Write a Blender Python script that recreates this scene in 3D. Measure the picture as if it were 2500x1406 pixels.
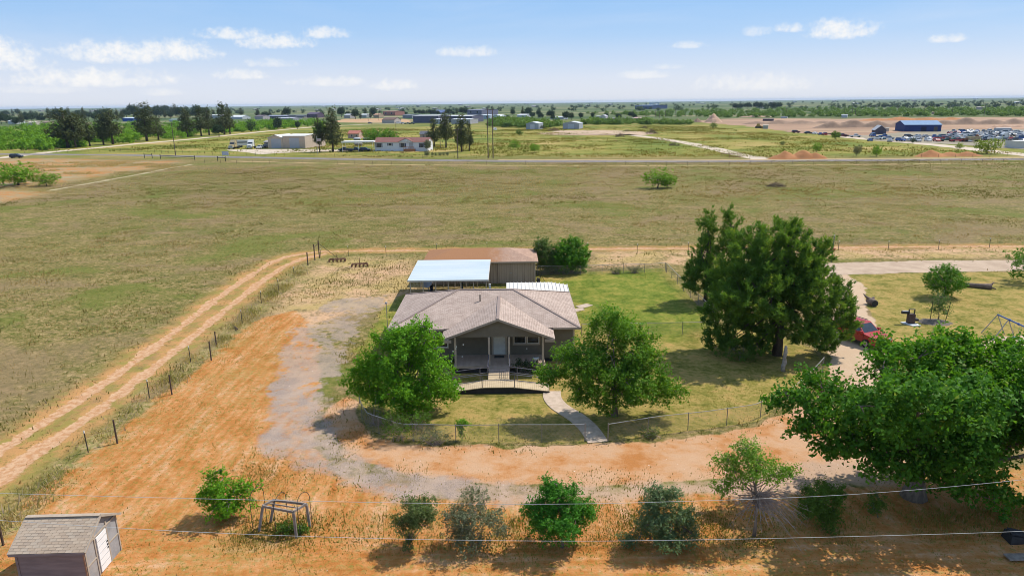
import bpy, math, random
import numpy as np
from mathutils import Vector, Matrix

# ---------------------------------------------------------------- scene reset
for o in list(bpy.data.objects):
    bpy.data.objects.remove(o, do_unlink=True)
SC = bpy.context.scene
COL = SC.collection
R = math.radians

# ---------------------------------------------------------------- camera
CAM_H = 19.6                      # metres above the yard (drone)
FPX = 1690.0                      # focal length in photograph pixels (2500 wide)
PITCH = math.atan((703 - 251) / FPX)
ROLL = R(0.64)
_F = Vector((0, math.cos(PITCH), -math.sin(PITCH)))
_R0 = Vector((1, 0, 0))
_U0 = Vector((0, math.sin(PITCH), math.cos(PITCH)))
_R = _R0 * math.cos(ROLL) - _U0 * math.sin(ROLL)
_U = _U0 * math.cos(ROLL) + _R0 * math.sin(ROLL)
cam = bpy.data.cameras.new('camera')
cam.sensor_width = 36.0
cam.lens = 36.0 * FPX / 2500.0
cam.clip_start = 0.5
cam.clip_end = 90000
camo = bpy.data.objects.new('camera', cam)
COL.objects.link(camo)
camo.matrix_world = Matrix(((_R.x, _U.x, -_F.x, 0), (_R.y, _U.y, -_F.y, 0), (_R.z, _U.z, -_F.z, CAM_H), (0, 0, 0, 1)))
SC.camera = camo
SC.render.resolution_x, SC.render.resolution_y = 1024, 575
SC.view_settings.view_transform = 'Standard'
SC.view_settings.look = 'None'
SC.view_settings.gamma = 1.0
SC.view_settings.exposure = 0.2
SC.view_settings.use_curve_mapping = False

# ---------------------------------------------------------------- sun and sky
SHADOW = Vector((-0.66, -0.36, -1.0)).normalized()          # direction in which light travels
SUN_EL = math.asin(-SHADOW.z)
SUN_AZ = math.atan2(-SHADOW.x, -SHADOW.y)                     # from +Y towards +X
sun = bpy.data.lights.new('sun', 'SUN')
sun.energy = 4.4
sun.angle = R(0.53)
sun.color = (1.0, 0.945, 0.855)
suno = bpy.data.objects.new('sun', sun)
suno.rotation_euler = SHADOW.to_track_quat('-Z', 'Y').to_euler()
suno.location = (60, 40, 120)
COL.objects.link(suno)


class NT:
    """small helper that writes shader node trees"""
    def __init__(s, tree):
        s.t = tree
        s.t.nodes.clear()

    def n(s, typ, **kw):
        nd = s.t.nodes.new(typ)
        for k, v in kw.items():
            setattr(nd, k, v)
        return nd

    def set(s, sock, v):
        if v is None:
            return
        if isinstance(v, bpy.types.NodeSocket):
            s.t.links.new(v, sock)
        elif hasattr(sock.default_value, '__len__') and not hasattr(v, '__len__'):
            sock.default_value = [v] * len(sock.default_value)
        else:
            if hasattr(sock.default_value, '__len__') and len(sock.default_value) == 4 and len(v) == 3:
                v = (*v, 1)
            sock.default_value = v

    def math(s, op, a, b=None, c=None, clamp=False):
        nd = s.n('ShaderNodeMath', operation=op, use_clamp=clamp)
        s.set(nd.inputs[0], a)
        s.set(nd.inputs[1], b)
        if c is not None:
            s.set(nd.inputs[2], c)
        return nd.outputs[0]

    def vmath(s, op, a, b=None):
        nd = s.n('ShaderNodeVectorMath', operation=op)
        s.set(nd.inputs[0], a)
        s.set(nd.inputs[1], b)
        return nd.outputs['Value'] if op in ('LENGTH', 'DOT_PRODUCT') else nd.outputs[0]

    def mix(s, f, a, b, blend='MIX'):
        nd = s.n('ShaderNodeMix', data_type='RGBA', blend_type=blend)
        s.set(nd.inputs[0], f)
        s.set(nd.inputs[6], a)
        s.set(nd.inputs[7], b)
        return nd.outputs[2]

    def noise(s, vec, scale, detail=3.0, rough=0.55, dist=0.0):
        nd = s.n('ShaderNodeTexNoise')
        s.set(nd.inputs['Vector'], vec)
        nd.inputs['Scale'].default_value = scale
        nd.inputs['Detail'].default_value = detail
        nd.inputs['Roughness'].default_value = rough
        nd.inputs['Distortion'].default_value = dist
        return nd.outputs['Fac']

    def ss(s, x, lo, hi):
        nd = s.n('ShaderNodeMapRange', interpolation_type='SMOOTHSTEP')
        s.set(nd.inputs['Value'], x)
        s.set(nd.inputs['From Min'], lo)
        s.set(nd.inputs['From Max'], hi)
        return nd.outputs[0]

    def ramp(s, x, stops):
        nd = s.n('ShaderNodeValToRGB')
        s.set(nd.inputs[0], x)
        el = nd.color_ramp.elements
        while len(el) < len(stops):
            el.new(0.5)
        for e, (p, c) in zip(el, stops):
            e.position = p
            e.color = (*c, 1) if len(c) == 3 else c
        return nd.outputs[0]

    def mapping(s, vec, scale=(1, 1, 1), rot=(0, 0, 0), loc=(0, 0, 0)):
        nd = s.n('ShaderNodeMapping')
        s.set(nd.inputs['Vector'], vec)
        nd.inputs['Scale'].default_value = scale
        nd.inputs['Rotation'].default_value = rot
        nd.inputs['Location'].default_value = loc
        return nd.outputs[0]

    def bump(s, h, strength=0.3, dist=0.05):
        nd = s.n('ShaderNodeBump')
        s.set(nd.inputs['Height'], h)
        nd.inputs['Strength'].default_value = strength
        nd.inputs['Distance'].default_value = dist
        return nd.outputs[0]


world = bpy.data.worlds.new('World')
SC.world = world
world.use_nodes = True
w = NT(world.node_tree)
sky = w.n('ShaderNodeTexSky', sky_type='NISHITA')
sky.sun_disc = False
sky.sun_elevation = SUN_EL
sky.sun_rotation = SUN_AZ
sky.altitude = 900
sky.air_density = 1.0
sky.dust_density = 0.5
sky.ozone_density = 2.2
tc = w.n('ShaderNodeTexCoord')
D = w.vmath('NORMALIZE', tc.outputs['Generated'])
sp = w.n('ShaderNodeSeparateXYZ')
w.set(sp.inputs[0], D)
az = w.math('ARCTAN2', sp.outputs[0], sp.outputs[1])
el = w.math('ARCSINE', sp.outputs[2])
comb = w.n('ShaderNodeCombineXYZ')
w.set(comb.inputs[0], w.math('MULTIPLY', az, 57.2958))
w.set(comb.inputs[1], w.math('MULTIPLY', el, 57.2958))
AE = comb.outputs[0]
# fair weather cumulus: (azimuth deg, elevation deg, half width, half height, density)
CLOUDS = [(-35.2, 2.9, 2.6, 1.0, .95), (-36.0, 3.9, 1.4, .5, .8), (-28.0, 3.4, 3.6, .75, .95), (-24.8, 3.6, 2.6, .8, .95),
          (-30.0, 1.75, 4.2, .65, .9), (-20.6, 4.9, 2.0, .45, .8), (-17.9, 4.45, 2.4, .6, .9), (-14.0, 5.1, 1.6, .45, .8),
          (-20.3, 2.1, 1.6, .4, .75), (-18.3, 2.95, 1.4, .35, .6), (-14.0, 1.6, 2.4, .4, .65), (-9.2, 1.3, 1.7, .42, .7),
          (-3.2, 3.75, 2.1, .42, .7), (-25.8, .9, 1.2, .3, .5), (10.2, 1.9, 1.7, .35, .55), (12.3, 2.5, 1.0, .25, .45),
          (13.8, 4.0, 1.1, .3, .55), (18.6, 4.75, .9, .35, .45), (21.0, 4.9, .9, .35, .75), (24.4, 4.6, 1.9, .75, .95),
          (19.0, 1.05, 3.8, .7, .6), (30.9, 3.75, 1.0, .3, .7), (-38.5, 1.2, 1.6, .4, .6), (-33, 1.1, 2.5, .3, .4),
          (48, 3.5, 3, .8, .9), (62, 2.8, 5, .9, .9), (-50, 4, 3, .9, .9), (-64, 2.8, 5, .9, .9)]
cn1 = w.noise(AE, 0.85, 5, 0.62)
cn2 = w.noise(AE, 2.6, 4, 0.6)
pert = w.math('ADD', w.math('MULTIPLY', w.math('SUBTRACT', cn1, 0.5), 2.6), w.math('MULTIPLY', w.math('SUBTRACT', cn2, 0.5), 1.3))
cov = None
sae = w.n('ShaderNodeSeparateXYZ')
w.set(sae.inputs[0], AE)
for (ca, ce, ra, rh, de) in CLOUDS:
    ra, rh = ra * 1.4, rh * 1.5
    dx = w.math('MULTIPLY_ADD', sae.outputs[0], 1 / ra, -ca / ra)
    dy = w.math('MULTIPLY_ADD', sae.outputs[1], 1 / rh, -ce / rh)
    dy = w.math('MAXIMUM', dy, w.math('MULTIPLY', dy, -2.0))          # flat bases, rounded tops
    q = w.math('MULTIPLY_ADD', dx, dx, w.math('MULTIPLY', dy, dy))
    m = w.math('MULTIPLY', w.ss(w.math('SUBTRACT', pert, q), -1.05, 0.45), de)
    cov = m if cov is None else w.math('MAXIMUM', cov, m)
# thin high veil
veil = w.noise(w.mapping(AE, (0.035, 0.16, 1), (0, 0, R(-7))), 1.0, 5, 0.6, 0.6)
veil = w.math('MULTIPLY', w.ss(veil, 0.42, 0.78), 0.30)
# summer sky: pale lavender air at the horizon, azure above, the same all the way round
base = w.ramp(w.math('DIVIDE', w.math('MAXIMUM', sae.outputs[1], 0.0), 90.0),
              [(0.0, (.83, .86, .96)), (0.020, (.77, .83, .98)), (0.055, (.46, .68, 1.0)), (0.10, (.28, .57, 1.0)), (0.30, (.36, .53, .82)), (1.0, (.38, .52, .76))])
base = w.mix(1.0, base, (10.0, 10.0, 10.0, 1), 'MULTIPLY')
c1 = w.mix(0.15, base, sky.outputs[0])
c2 = w.mix(veil, c1, (7.6, 8.4, 9.8, 1))
c3 = w.mix(w.math('MULTIPLY', cov, 0.94), c2, (10.3, 10.1, 9.8, 1))
bg = w.n('ShaderNodeBackground')
w.set(bg.inputs[0], c3)
bg.inputs[1].default_value = 0.085
w.set(w.n('ShaderNodeOutputWorld').inputs[0], bg.outputs[0])
world.cycles.sampling_method = 'MANUAL'
world.cycles.sample_map_resolution = 256


# ---------------------------------------------------------------- survey helpers (metres)
def _ray(px, py):
    return _F + _R * ((px - 1250) / FPX) - _U * ((py - 703) / FPX)


def gp(px, py, z=0.0):
    """point on the level z that the survey photograph shows at this pixel"""
    d = _ray(px, py)
    t = (z - CAM_H) / d.z
    return Vector((d.x * t, d.y * t, z))


def at(px, py, Y):
    """point on the upright plane y = Y"""
    d = _ray(px, py)
    t = Y / d.y
    return Vector((d.x * t, Y, CAM_H + d.z * t))


def mpp(p):
    """metres per photograph pixel at a point"""
    return (Vector(p) - Vector((0, 0, CAM_H))).dot(_F) / FPX


rng = np.random.default_rng(7)
rnd = random.Random(11)


# ---------------------------------------------------------------- object helpers
def tag(o, label=None, cat=None, group=None, kind=None):
    if label: o['label'] = label
    if cat: o['category'] = cat
    if group: o['group'] = group
    if kind: o['kind'] = kind
    return o


def thing(name, label, cat, loc=(0, 0, 0), rz=0.0, group=None):
    o = bpy.data.objects.new(name, None)
    o.empty_display_size = 0.3
    o.location = loc
    o.rotation_euler = (0, 0, rz)
    COL.objects.link(o)
    return tag(o, label, cat, group)


def link(name, me, m=None, parent=None, loc=None, rot=None, kind=None):
    if m is not None and not me.materials:
        me.materials.append(m)
    o = bpy.data.objects.new(name, me)
    COL.objects.link(o)
    if parent: o.parent = parent
    if loc is not None: o.location = loc
    if rot is not None: o.rotation_euler = rot
    if kind: o['kind'] = kind
    return o


def copy_tree(o, parent=None):
    c = o.copy()
    COL.objects.link(c)
    c.parent = parent
    for ch in o.children:
        copy_tree(ch, c)
    return c


def np_mesh(name, V, Fa, nv, cols=None, smooth=False):
    """fast mesh from arrays: V (n,3), Fa (m,nv); cols: per-vertex (n,4) attribute 'tint'"""
    me = bpy.data.meshes.new(name)
    V = np.asarray(V, np.float32)
    Fa = np.asarray(Fa, np.int32)
    me.vertices.add(len(V))
    me.vertices.foreach_set('co', V.ravel())
    me.loops.add(Fa.size)
    me.loops.foreach_set('vertex_index', Fa.ravel())
    me.polygons.add(len(Fa))
    me.polygons.foreach_set('loop_start', np.arange(0, Fa.size, nv, dtype=np.int32))
    if smooth:
        me.polygons.foreach_set('use_smooth', np.ones(len(Fa), bool))
    me.update(calc_edges=True)
    if cols is not None:
        a = me.color_attributes.new('tint', 'FLOAT_COLOR', 'POINT')
        a.data.foreach_set('color', np.asarray(cols, np.float32).ravel())
    return me


class MB:
    """collects simple solids into one mesh"""
    def __init__(s):
        s.v, s.f = [], []

    def add(s, vs, fs):
        b = len(s.v)
        s.v += [tuple(p) for p in vs]
        s.f += [tuple(i + b for i in f) for f in fs]
        return s

    def hexa(s, p):
        return s.add(p, [(0, 3, 2, 1), (4, 5, 6, 7), (0, 1, 5, 4), (1, 2, 6, 5), (2, 3, 7, 6), (3, 0, 4, 7)])

    def box(s, x0, x1, y0, y1, z0, z1):
        return s.hexa([(x0, y0, z0), (x1, y0, z0), (x1, y1, z0), (x0, y1, z0), (x0, y0, z1), (x1, y0, z1), (x1, y1, z1), (x0, y1, z1)])

    def slab(s, quad, t):
        """quad (4 points, counter-clockwise seen from above/outside) thickened downwards by t along its normal"""
        q = [Vector(p) for p in quad]
        n = (q[1] - q[0]).cross(q[2] - q[0]).normalized()
        return s.hexa([p - n * t for p in q] + q)

    def beam(s, a, b, w, h, up=(0, 0, 1)):
        a, b = Vector(a), Vector(b)
        d = (b - a).normalized()
        u = Vector(up)
        if abs(d.dot(u)) > 0.98: u = Vector((0, 1, 0))
        sd = d.cross(u).normalized()
        uu = sd.cross(d).normalized()
        sd *= w / 2
        uu *= h / 2
        return s.hexa([a - sd - uu, a + sd - uu, b + sd - uu, b - sd - uu, a - sd + uu, a + sd + uu, b + sd + uu, b - sd + uu])

    def tube(s, pts, rad, n=6, cap=True):
        pts = [Vector(p) for p in pts]
        if not hasattr(rad, '__len__'): rad = [rad] * len(pts)
        b = len(s.v)
        ref = Vector((0.37, 0.91, 0.19))
        for i, p in enumerate(pts):
            d = (pts[min(i + 1, len(pts) - 1)] - pts[max(i - 1, 0)])
            d = d.normalized() if d.length > 1e-6 else Vector((0, 0, 1))
            u = d.cross(ref)
            if u.length < 1e-3: u = d.cross(Vector((1, 0, 0)))
            u.normalize()
            v = d.cross(u)
            for k in range(n):
                a = 2 * math.pi * k / n
                s.v.append(tuple(p + (u * math.cos(a) + v * math.sin(a)) * rad[i]))
        for i in range(len(pts) - 1):
            for k in range(n):
                s.f.append((b + i * n + k, b + i * n + (k + 1) % n, b + (i + 1) * n + (k + 1) % n, b + (i + 1) * n + k))
        if cap:
            s.f.append(tuple(b + k for k in range(n - 1, -1, -1)))
            s.f.append(tuple(b + (len(pts) - 1) * n + k for k in range(n)))
        return s

    def prism(s, poly, vec):
        """closed polygon swept along vec"""
        n = len(poly)
        v = Vector(vec)
        a = [Vector(p) for p in poly]
        return s.add(a + [p + v for p in a], [tuple(range(n - 1, -1, -1)), tuple(range(n, 2 * n))] + [(i, (i + 1) % n, n + (i + 1) % n, n + i) for i in range(n)])

    def ball(s, c, r, seg=10, rings=6, sq=(1, 1, 1), jit=0.0, rg=None):
        vs, fs = [], []
        for i in range(rings + 1):
            th = math.pi * i / rings
            for k in range(seg):
                a = 2 * math.pi * k / seg
                j = 1 + (rg.uniform(-jit, jit) if rg else 0)
                vs.append((c[0] + r * sq[0] * math.sin(th) * math.cos(a) * j, c[1] + r * sq[1] * math.sin(th) * math.sin(a) * j, c[2] + r * sq[2] * math.cos(th) * j))
        for i in range(rings):
            for k in range(seg):
                fs.append((i * seg + k, (i + 1) * seg + k, (i + 1) * seg + (k + 1) % seg, i * seg + (k + 1) % seg))
        return s.add(vs, fs)

    def mesh(s, name, smooth=False):
        me = bpy.data.meshes.new(name)
        me.from_pydata(s.v, [], s.f)
        if smooth:
            me.polygons.foreach_set('use_smooth', [True] * len(me.polygons))
        me.validate()
        me.update()
        return me

    def build(s, name, m, parent=None, loc=None, rot=None, smooth=False, kind=None):
        return link(name, s.mesh(name, smooth), m, parent, loc, rot, kind)


# ---------------------------------------------------------------- materials
MATS = {}


def pm(name, c1, c2=None, scale=3.0, rough=0.8, bump=0.0, bscale=None, metal=0.0, detail=4, spec=0.3, stretch=(1, 1, 1), dirt=None):
    """surface material: two tones mixed by noise, fine grain bump"""
    if name in MATS: return MATS[name]
    m = bpy.data.materials.new(name)
    m.use_nodes = True
    t = NT(m.node_tree)
    co = t.n('ShaderNodeTexCoord').outputs['Object']
    v = t.mapping(co, stretch)
    c2 = c2 or tuple(x * 0.8 for x in c1)
    f = t.noise(v, scale, detail)
    col = t.mix(t.ss(f, 0.32, 0.68), c1, c2)
    if dirt:
        col = t.mix(t.math('MULTIPLY', t.ss(t.noise(co, scale * 0.37, 5, 0.65), 0.5, 0.75), dirt[3] if len(dirt) > 3 else 0.6), col, dirt[:3])
    p = t.n('ShaderNodeBsdfPrincipled')
    t.set(p.inputs['Base Color'], col)
    t.set(p.inputs['Roughness'], t.math('MULTIPLY_ADD', f, 0.16, rough - 0.08))
    p.inputs['Metallic'].default_value = metal
    p.inputs['Specular IOR Level'].default_value = spec
    if bump:
        t.set(p.inputs['Normal'], t.bump(t.noise(v, bscale or scale * 6, 3), bump, 0.03))
    t.set(t.n('ShaderNodeOutputMaterial').inputs[0], p.outputs[0])
    MATS[name] = m
    return m


def glass(name='window_glass', c=(0.02, 0.025, 0.03), rough=0.08):
    if name in MATS: return MATS[name]
    m = pm(name, c, tuple(x * 1.5 for x in c), 1.2, rough + 0.02, 0, spec=0.8)
    return m


def leafm(name, c1, c2, c3=None, trans=0.42, rough=0.55):
    """foliage: per-clump tint attribute drives hue variation, leaves let light through"""
    if name in MATS: return MATS[name]
    m = bpy.data.materials.new(name)
    m.use_nodes = True
    t = NT(m.node_tree)
    a = t.n('ShaderNodeAttribute', attribute_name='tint')
    s = t.n('ShaderNodeSeparateColor')
    t.set(s.inputs[0], a.outputs['Color'])
    col = t.mix(s.outputs[0], c1, c2)
    if c3:
        col = t.mix(t.ss(s.outputs[1], 0.80, 0.97), col, c3)
    p = t.n('ShaderNodeBsdfPrincipled')
    t.set(p.inputs['Base Color'], col)
    p.inputs['Roughness'].default_value = rough + .1
    p.inputs['Specular IOR Level'].default_value = 0.22
    tr = t.n('ShaderNodeBsdfTranslucent')
    t.set(tr.inputs[0], t.mix(1.0, col, (1.5, 1.35, 0.6, 1), 'MULTIPLY'))
    mx = t.n('ShaderNodeMixShader')
    mx.inputs[0].default_value = trans
    t.set(mx.inputs[1], p.outputs[0])
    t.set(mx.inputs[2], tr.outputs[0])
    t.set(t.n('ShaderNodeOutputMaterial').inputs[0], mx.outputs[0])
    MATS[name] = m
    return m


def shingle_mat(name, c1, c2, mortar, w=0.32, h=0.14, stain=None):
    if name in MATS: return MATS[name]
    m = bpy.data.materials.new(name)
    m.use_nodes = True
    t = NT(m.node_tree)
    uv = t.n('ShaderNodeUVMap').outputs[0]
    br = t.n('ShaderNodeTexBrick')
    t.set(br.inputs['Vector'], uv)
    br.inputs['Color1'].default_value = (*c1, 1)
    br.inputs['Color2'].default_value = (*c2, 1)
    br.inputs['Mortar'].default_value = (*mortar, 1)
    br.inputs['Scale'].default_value = 1.0
    br.inputs['Mortar Size'].default_value = 0.012
    br.inputs['Mortar Smooth'].default_value = 0.3
    br.inputs['Brick Width'].default_value = w
    br.inputs['Row Height'].default_value = h
    n = t.noise(uv, 1.1, 5, 0.65)
    col = t.mix(t.math('MULTIPLY', t.ss(n, 0.4, 0.7), 0.45), br.outputs['Color'], tuple(x * 1.25 for x in c1))
    n2 = t.noise(uv, 9, 3, 0.7)
    col = t.mix(t.math('MULTIPLY', t.ss(n2, 0.45, 0.7), 0.4), col, tuple(x * 0.62 for x in c2))
    if stain:
        s = t.n('ShaderNodeSeparateXYZ')
        t.set(s.inputs[0], t.n('ShaderNodeTexCoord').outputs['Object'])
        f = t.math('ADD', s.outputs[0], t.math('MULTIPLY', t.noise(uv, 1.3, 5, 0.65), 5.0))
        col = t.mix(t.math('MULTIPLY', t.ss(f, stain[3] + 1.6, stain[3] - 1.6), 0.92), col, t.mix(n2, stain[:3], tuple(x * .6 for x in stain[:3])))
    p = t.n('ShaderNodeBsdfPrincipled')
    t.set(p.inputs['Base Color'], col)
    p.inputs['Roughness'].default_value = 0.9
    p.inputs['Specular IOR Level'].default_value = 0.2
    t.set(p.inputs['Normal'], t.bump(t.math('ADD', br.outputs['Fac'], t.math('MULTIPLY', n2, 0.5)), 0.5, -0.02))
    t.set(t.n('ShaderNodeOutputMaterial').inputs[0], p.outputs[0])
    MATS[name] = m
    return m


def uv_slope(me):
    """UVs in metres: u along the eave, v up the slope, for every face"""
    uv = me.uv_layers.new(name='slope')
    for p in me.polygons:
        n = p.normal
        up = Vector((0, 0, 1))
        e = up.cross(n)
        e = e.normalized() if e.length > 1e-4 else Vector((1, 0, 0))
        v = n.cross(e)
        for li in p.loop_indices:
            c = me.vertices[me.loops[li].vertex_index].co
            uv.data[li].uv = (c.dot(e), c.dot(v))
    return me


def fbm(x, y, scale, seed=0, octv=4):
    """value noise in [0,1] on arrays"""
    g = np.random.default_rng(seed).random((256, 256))
    out = np.zeros_like(x)
    amp, tot, s = 1.0, 0.0, scale
    for o in range(octv):
        X, Y = x * s + 17.3 * o, y * s + 5.1 * o
        xi, yi = np.floor(X).astype(int), np.floor(Y).astype(int)
        fx, fy = X - xi, Y - yi
        fx, fy = fx * fx * (3 - 2 * fx), fy * fy * (3 - 2 * fy)
        a, b = g[xi % 256, yi % 256], g[(xi + 1) % 256, yi % 256]
        c, d = g[xi % 256, (yi + 1) % 256], g[(xi + 1) % 256, (yi + 1) % 256]
        out += amp * ((a * (1 - fx) + b * fx) * (1 - fy) + (c * (1 - fx) + d * fx) * fy)
        tot += amp
        amp *= 0.5
        s *= 2
    return out / tot


def poly_sd(x, y, poly):
    """signed distance to polygon (negative inside)"""
    P = np.asarray(poly, float)
    d = np.full(x.shape, 1e9)
    ins = np.zeros(x.shape, bool)
    n = len(P)
    for i in range(n):
        ax, ay = P[i]
        bx, by = P[(i + 1) % n]
        ex, ey = bx - ax, by - ay
        t = np.clip(((x - ax) * ex + (y - ay) * ey) / (ex * ex + ey * ey + 1e-9), 0, 1)
        d = np.minimum(d, np.hypot(x - ax - t * ex, y - ay - t * ey))
        c = ((ay > y) != (by > y))
        with np.errstate(divide='ignore', invalid='ignore'):
            ins ^= c & (x < ex * (y - ay) / (by - ay + 1e-12) + ax)
    return np.where(ins, -d, d)


def line_d(x, y, pts):
    d = np.full(x.shape, 1e9)
    for (ax, ay), (bx, by) in zip(pts[:-1], pts[1:]):
        ex, ey = bx - ax, by - ay
        t = np.clip(((x - ax) * ex + (y - ay) * ey) / (ex * ex + ey * ey + 1e-9), 0, 1)
        d = np.minimum(d, np.hypot(x - ax - t * ex, y - ay - t * ey))
    return d


def sstep(x, lo, hi):
    t = np.clip((x - lo) / (hi - lo), 0, 1)
    return t * t * (3 - 2 * t)


def gpl(pts):
    return [(gp(a, b).x, gp(a, b).y) for a, b in pts]


# ================================================================ GROUND
def grow(start, step, limit, fac):
    out, v, s = [], start, step
    while v < limit:
        s *= fac
        v += s
        out.append(v)
    return out


STEP = 0.3
xs_d = list(np.arange(-40, 48, STEP))
xs = sorted([-40 - (v - 48) for v in grow(48, STEP, 18000, 1.045)] + xs_d + grow(xs_d[-1], STEP, 18000, 1.045))
ys_d = list(np.arange(23, 84, STEP))
ys = sorted([23 - v for v in grow(0, STEP, 900, 1.12)] + ys_d + grow(ys_d[-1], STEP, 19000, 1.035))
GX, GY = np.meshgrid(np.array(xs), np.array(ys), indexing='xy')
ny, nx = GX.shape
gx, gy = GX.ravel(), GY.ravel()

RUT_L = gpl([(-260, 1310), (0, 1096), (175, 990), (279, 918), (398, 831), (518, 737), (597, 681), (660, 641), (705, 625), (780, 613), (950, 612), (1290, 609), (1660, 606), (2040, 604), (2500, 600), (3000, 598)])
RUT_R = gpl([(-260, 1385), (0, 1168), (64, 1118), (199, 1030), (319, 938), (398, 879), (478, 815), (557, 751), (637, 687), (697, 648), (740, 630), (790, 620)])
P_DIRT = gpl([(-300, 1700), (-60, 1330), (110, 1190), (250, 1085), (330, 1010), (430, 945), (540, 850), (610, 790), (660, 770), (720, 760), (770, 830), (790, 930), (760, 1030), (760, 1090), (800, 1140), (900, 1180), (1050, 1205), (1250, 1215), (1700, 1195), (1900, 1190), (2100, 1180), (2700, 1140), (2800, 1700)])
P_BACK = gpl([(770, 640), (860, 630), (1010, 630), (1015, 700), (960, 745), (880, 760), (800, 800), (720, 830), (660, 790), (690, 720)])
P_GRAV = gpl([(800, 740), (860, 724), (950, 720), (945, 745), (905, 768), (880, 800), (855, 850), (830, 905), (805, 960), (800, 1005), (805, 1045), (860, 1095), (960, 1140), (1100, 1165), (1400, 1180), (1750, 1170), (1900, 1135), (2050, 1120), (2200, 1140), (2200, 1190), (2000, 1210), (1700, 1215), (1500, 1232), (1250, 1240), (1050, 1228), (900, 1205), (780, 1165), (690, 1120), (632, 1100), (642, 1040), (662, 960), (685, 880), (710, 810)])
P_DRIVE = gpl([(790, 1015), (850, 960), (870, 1020), (900, 1062), (980, 1088), (1200, 1090), (1430, 1088), (1490, 1082), (1600, 1078), (1700, 1060), (1850, 1040), (1910, 1010), (1970, 980), (2020, 930), (2025, 885), (2010, 850), (2020, 800), (2000, 730), (1960, 672), (2060, 668), (2100, 690), (2125, 760), (2150, 830), (2180, 900), (2260, 1000), (2330, 1100), (2200, 1150), (1900, 1160), (1400, 1195), (1000, 1160), (850, 1115)])
P_ROAD = gpl([(1900, 645), (2040, 642), (2250, 636), (2480, 635), (3200, 632), (3200, 658), (2470, 661), (2250, 665), (2100, 669), (1900, 678)])
P_SAND = gpl([(2340, 850), (2420, 826), (2500, 820), (2640, 830), (2640, 990), (2480, 985), (2390, 940)])
P_LAWN = gpl([(872, 1000), (890, 1045), (975, 1074), (1200, 1079), (1430, 1079), (1500, 1074), (1600, 1062), (1720, 1048), (1850, 1028), (1950, 965), (1985, 920), (2008, 885), (1985, 850), (1900, 820), (1745, 790), (1690, 730), (1640, 668), (1618, 654), (1445, 664), (1310, 674), (1310, 705), (1300, 800), (1000, 800), (950, 900)])
P_STRIP = gpl([(850, 960), (872, 860), (920, 775), (945, 745), (985, 716), (1100, 716), (1100, 900), (950, 990)])
P_RYARD = gpl([(2040, 671), (2250, 667), (2480, 663), (3200, 660), (3200, 850), (2640, 828), (2420, 822), (2340, 845), (2160, 860), (2115, 760)])
P_GREEN = gpl([(1330, 690), (1440, 668), (1620, 656), (1690, 740), (1745, 795), (1640, 835), (1440, 800)])
P_BARE = gpl([(1440, 617), (1660, 612), (2040, 609), (2500, 604), (3200, 600), (3200, 624), (2040, 632), (1640, 645), (1440, 655)])
FENCE_W = gpl([(-100, 1390), (5, 1290), (213, 1105), (365, 972), (465, 883), (529, 845), (591, 790), (638, 742), (678, 710), (718, 676), (752, 645), (770, 637), (900, 628), (1040, 624)])
P_BANK = gpl([(-300, 520), (0, 492), (150, 450), (330, 420), (445, 408), (400, 396), (200, 388), (-300, 392)])
P_FAR = gpl([(-2500, 372), (500, 384), (3600, 384), (3600, 330), (2100, 300), (1200, 290), (-2500, 330)])
WALK = gpl([(1347, 956), (1350, 975), (1368, 995), (1405, 1018), (1436, 1045), (1460, 1080)])

near = (gx > -75) & (gx < 90) & (gy > 5) & (gy < 130)
nX, nY = gx[near], gy[near]
N1 = fbm(nX, nY, 0.35, 1, 4)
N2 = fbm(nX, nY, 1.1, 2, 3)
wob = (N1 - 0.5) * 2.2 + (N2 - 0.5) * 1.1


def zmask(poly, soft=0.5, wobble=0.6):
    return sstep(-(poly_sd(nX, nY, poly) + wob * wobble), -soft, soft)


def full(vals):
    o = np.zeros(len(gx))
    o[near] = vals
    return o


m_dirt = zmask(P_DIRT, 0.9, 0.8)
m_grav = zmask(P_GRAV, 0.8, 0.7)
m_drive = zmask(P_DRIVE, 0.6, 0.5)
m_road = zmask(P_ROAD, 0.4, 0.35)
m_sand = zmask(P_SAND, 0.6, 0.5)
m_lawn = np.maximum(np.maximum(zmask(P_LAWN, 0.25, 0.15), zmask(P_STRIP, 0.9, 0.9)), zmask(P_RYARD, 0.6, 0.4))
m_green = np.maximum(zmask(P_GREEN, 1.6, 1.2), .7 * zmask(P_STRIP, 1.2, 1.0))
m_bare = np.maximum(zmask(P_BARE, 1.0, 1.0), zmask(P_BACK, 1.6, 1.6))
dl, dr = line_d(nX, nY, RUT_L), line_d(nX, nY, RUT_R)
m_track = np.maximum(sstep(-(dl + wob * 0.3), -0.80, -0.30), sstep(-(dr + wob * 0.3), -0.80, -0.30))
m_shoulder = sstep(-(np.minimum(dl, dr) + wob * 0.8), -2.6, -0.6)
m_weed = sstep(-(line_d(nX, nY, FENCE_W) + wob * 0.7), -1.6, -0.4)
m_lawn *= (1 - m_drive) * (1 - m_road)
A = np.zeros((len(gx), 4))
B = np.zeros((len(gx), 4))
C = np.zeros((len(gx), 4))
A[:, 0], A[:, 1], A[:, 2], A[:, 3] = full(m_dirt), full(m_grav), full(m_lawn), full(m_track)
B[:, 0], B[:, 1], B[:, 2], B[:, 3] = full(m_drive), full(m_weed), full(m_green), full(np.maximum(m_road, m_sand))
C[:, 0], C[:, 1] = full(m_bare), full(m_shoulder)
C[:, 2] = sstep(-poly_sd(gx, gy, P_FAR), -25, 25)
C[:, 3] = sstep(-(poly_sd(gx, gy, P_BANK) + (fbm(gx, gy, 0.05, 5) - .5) * 22), -5, 5)

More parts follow.
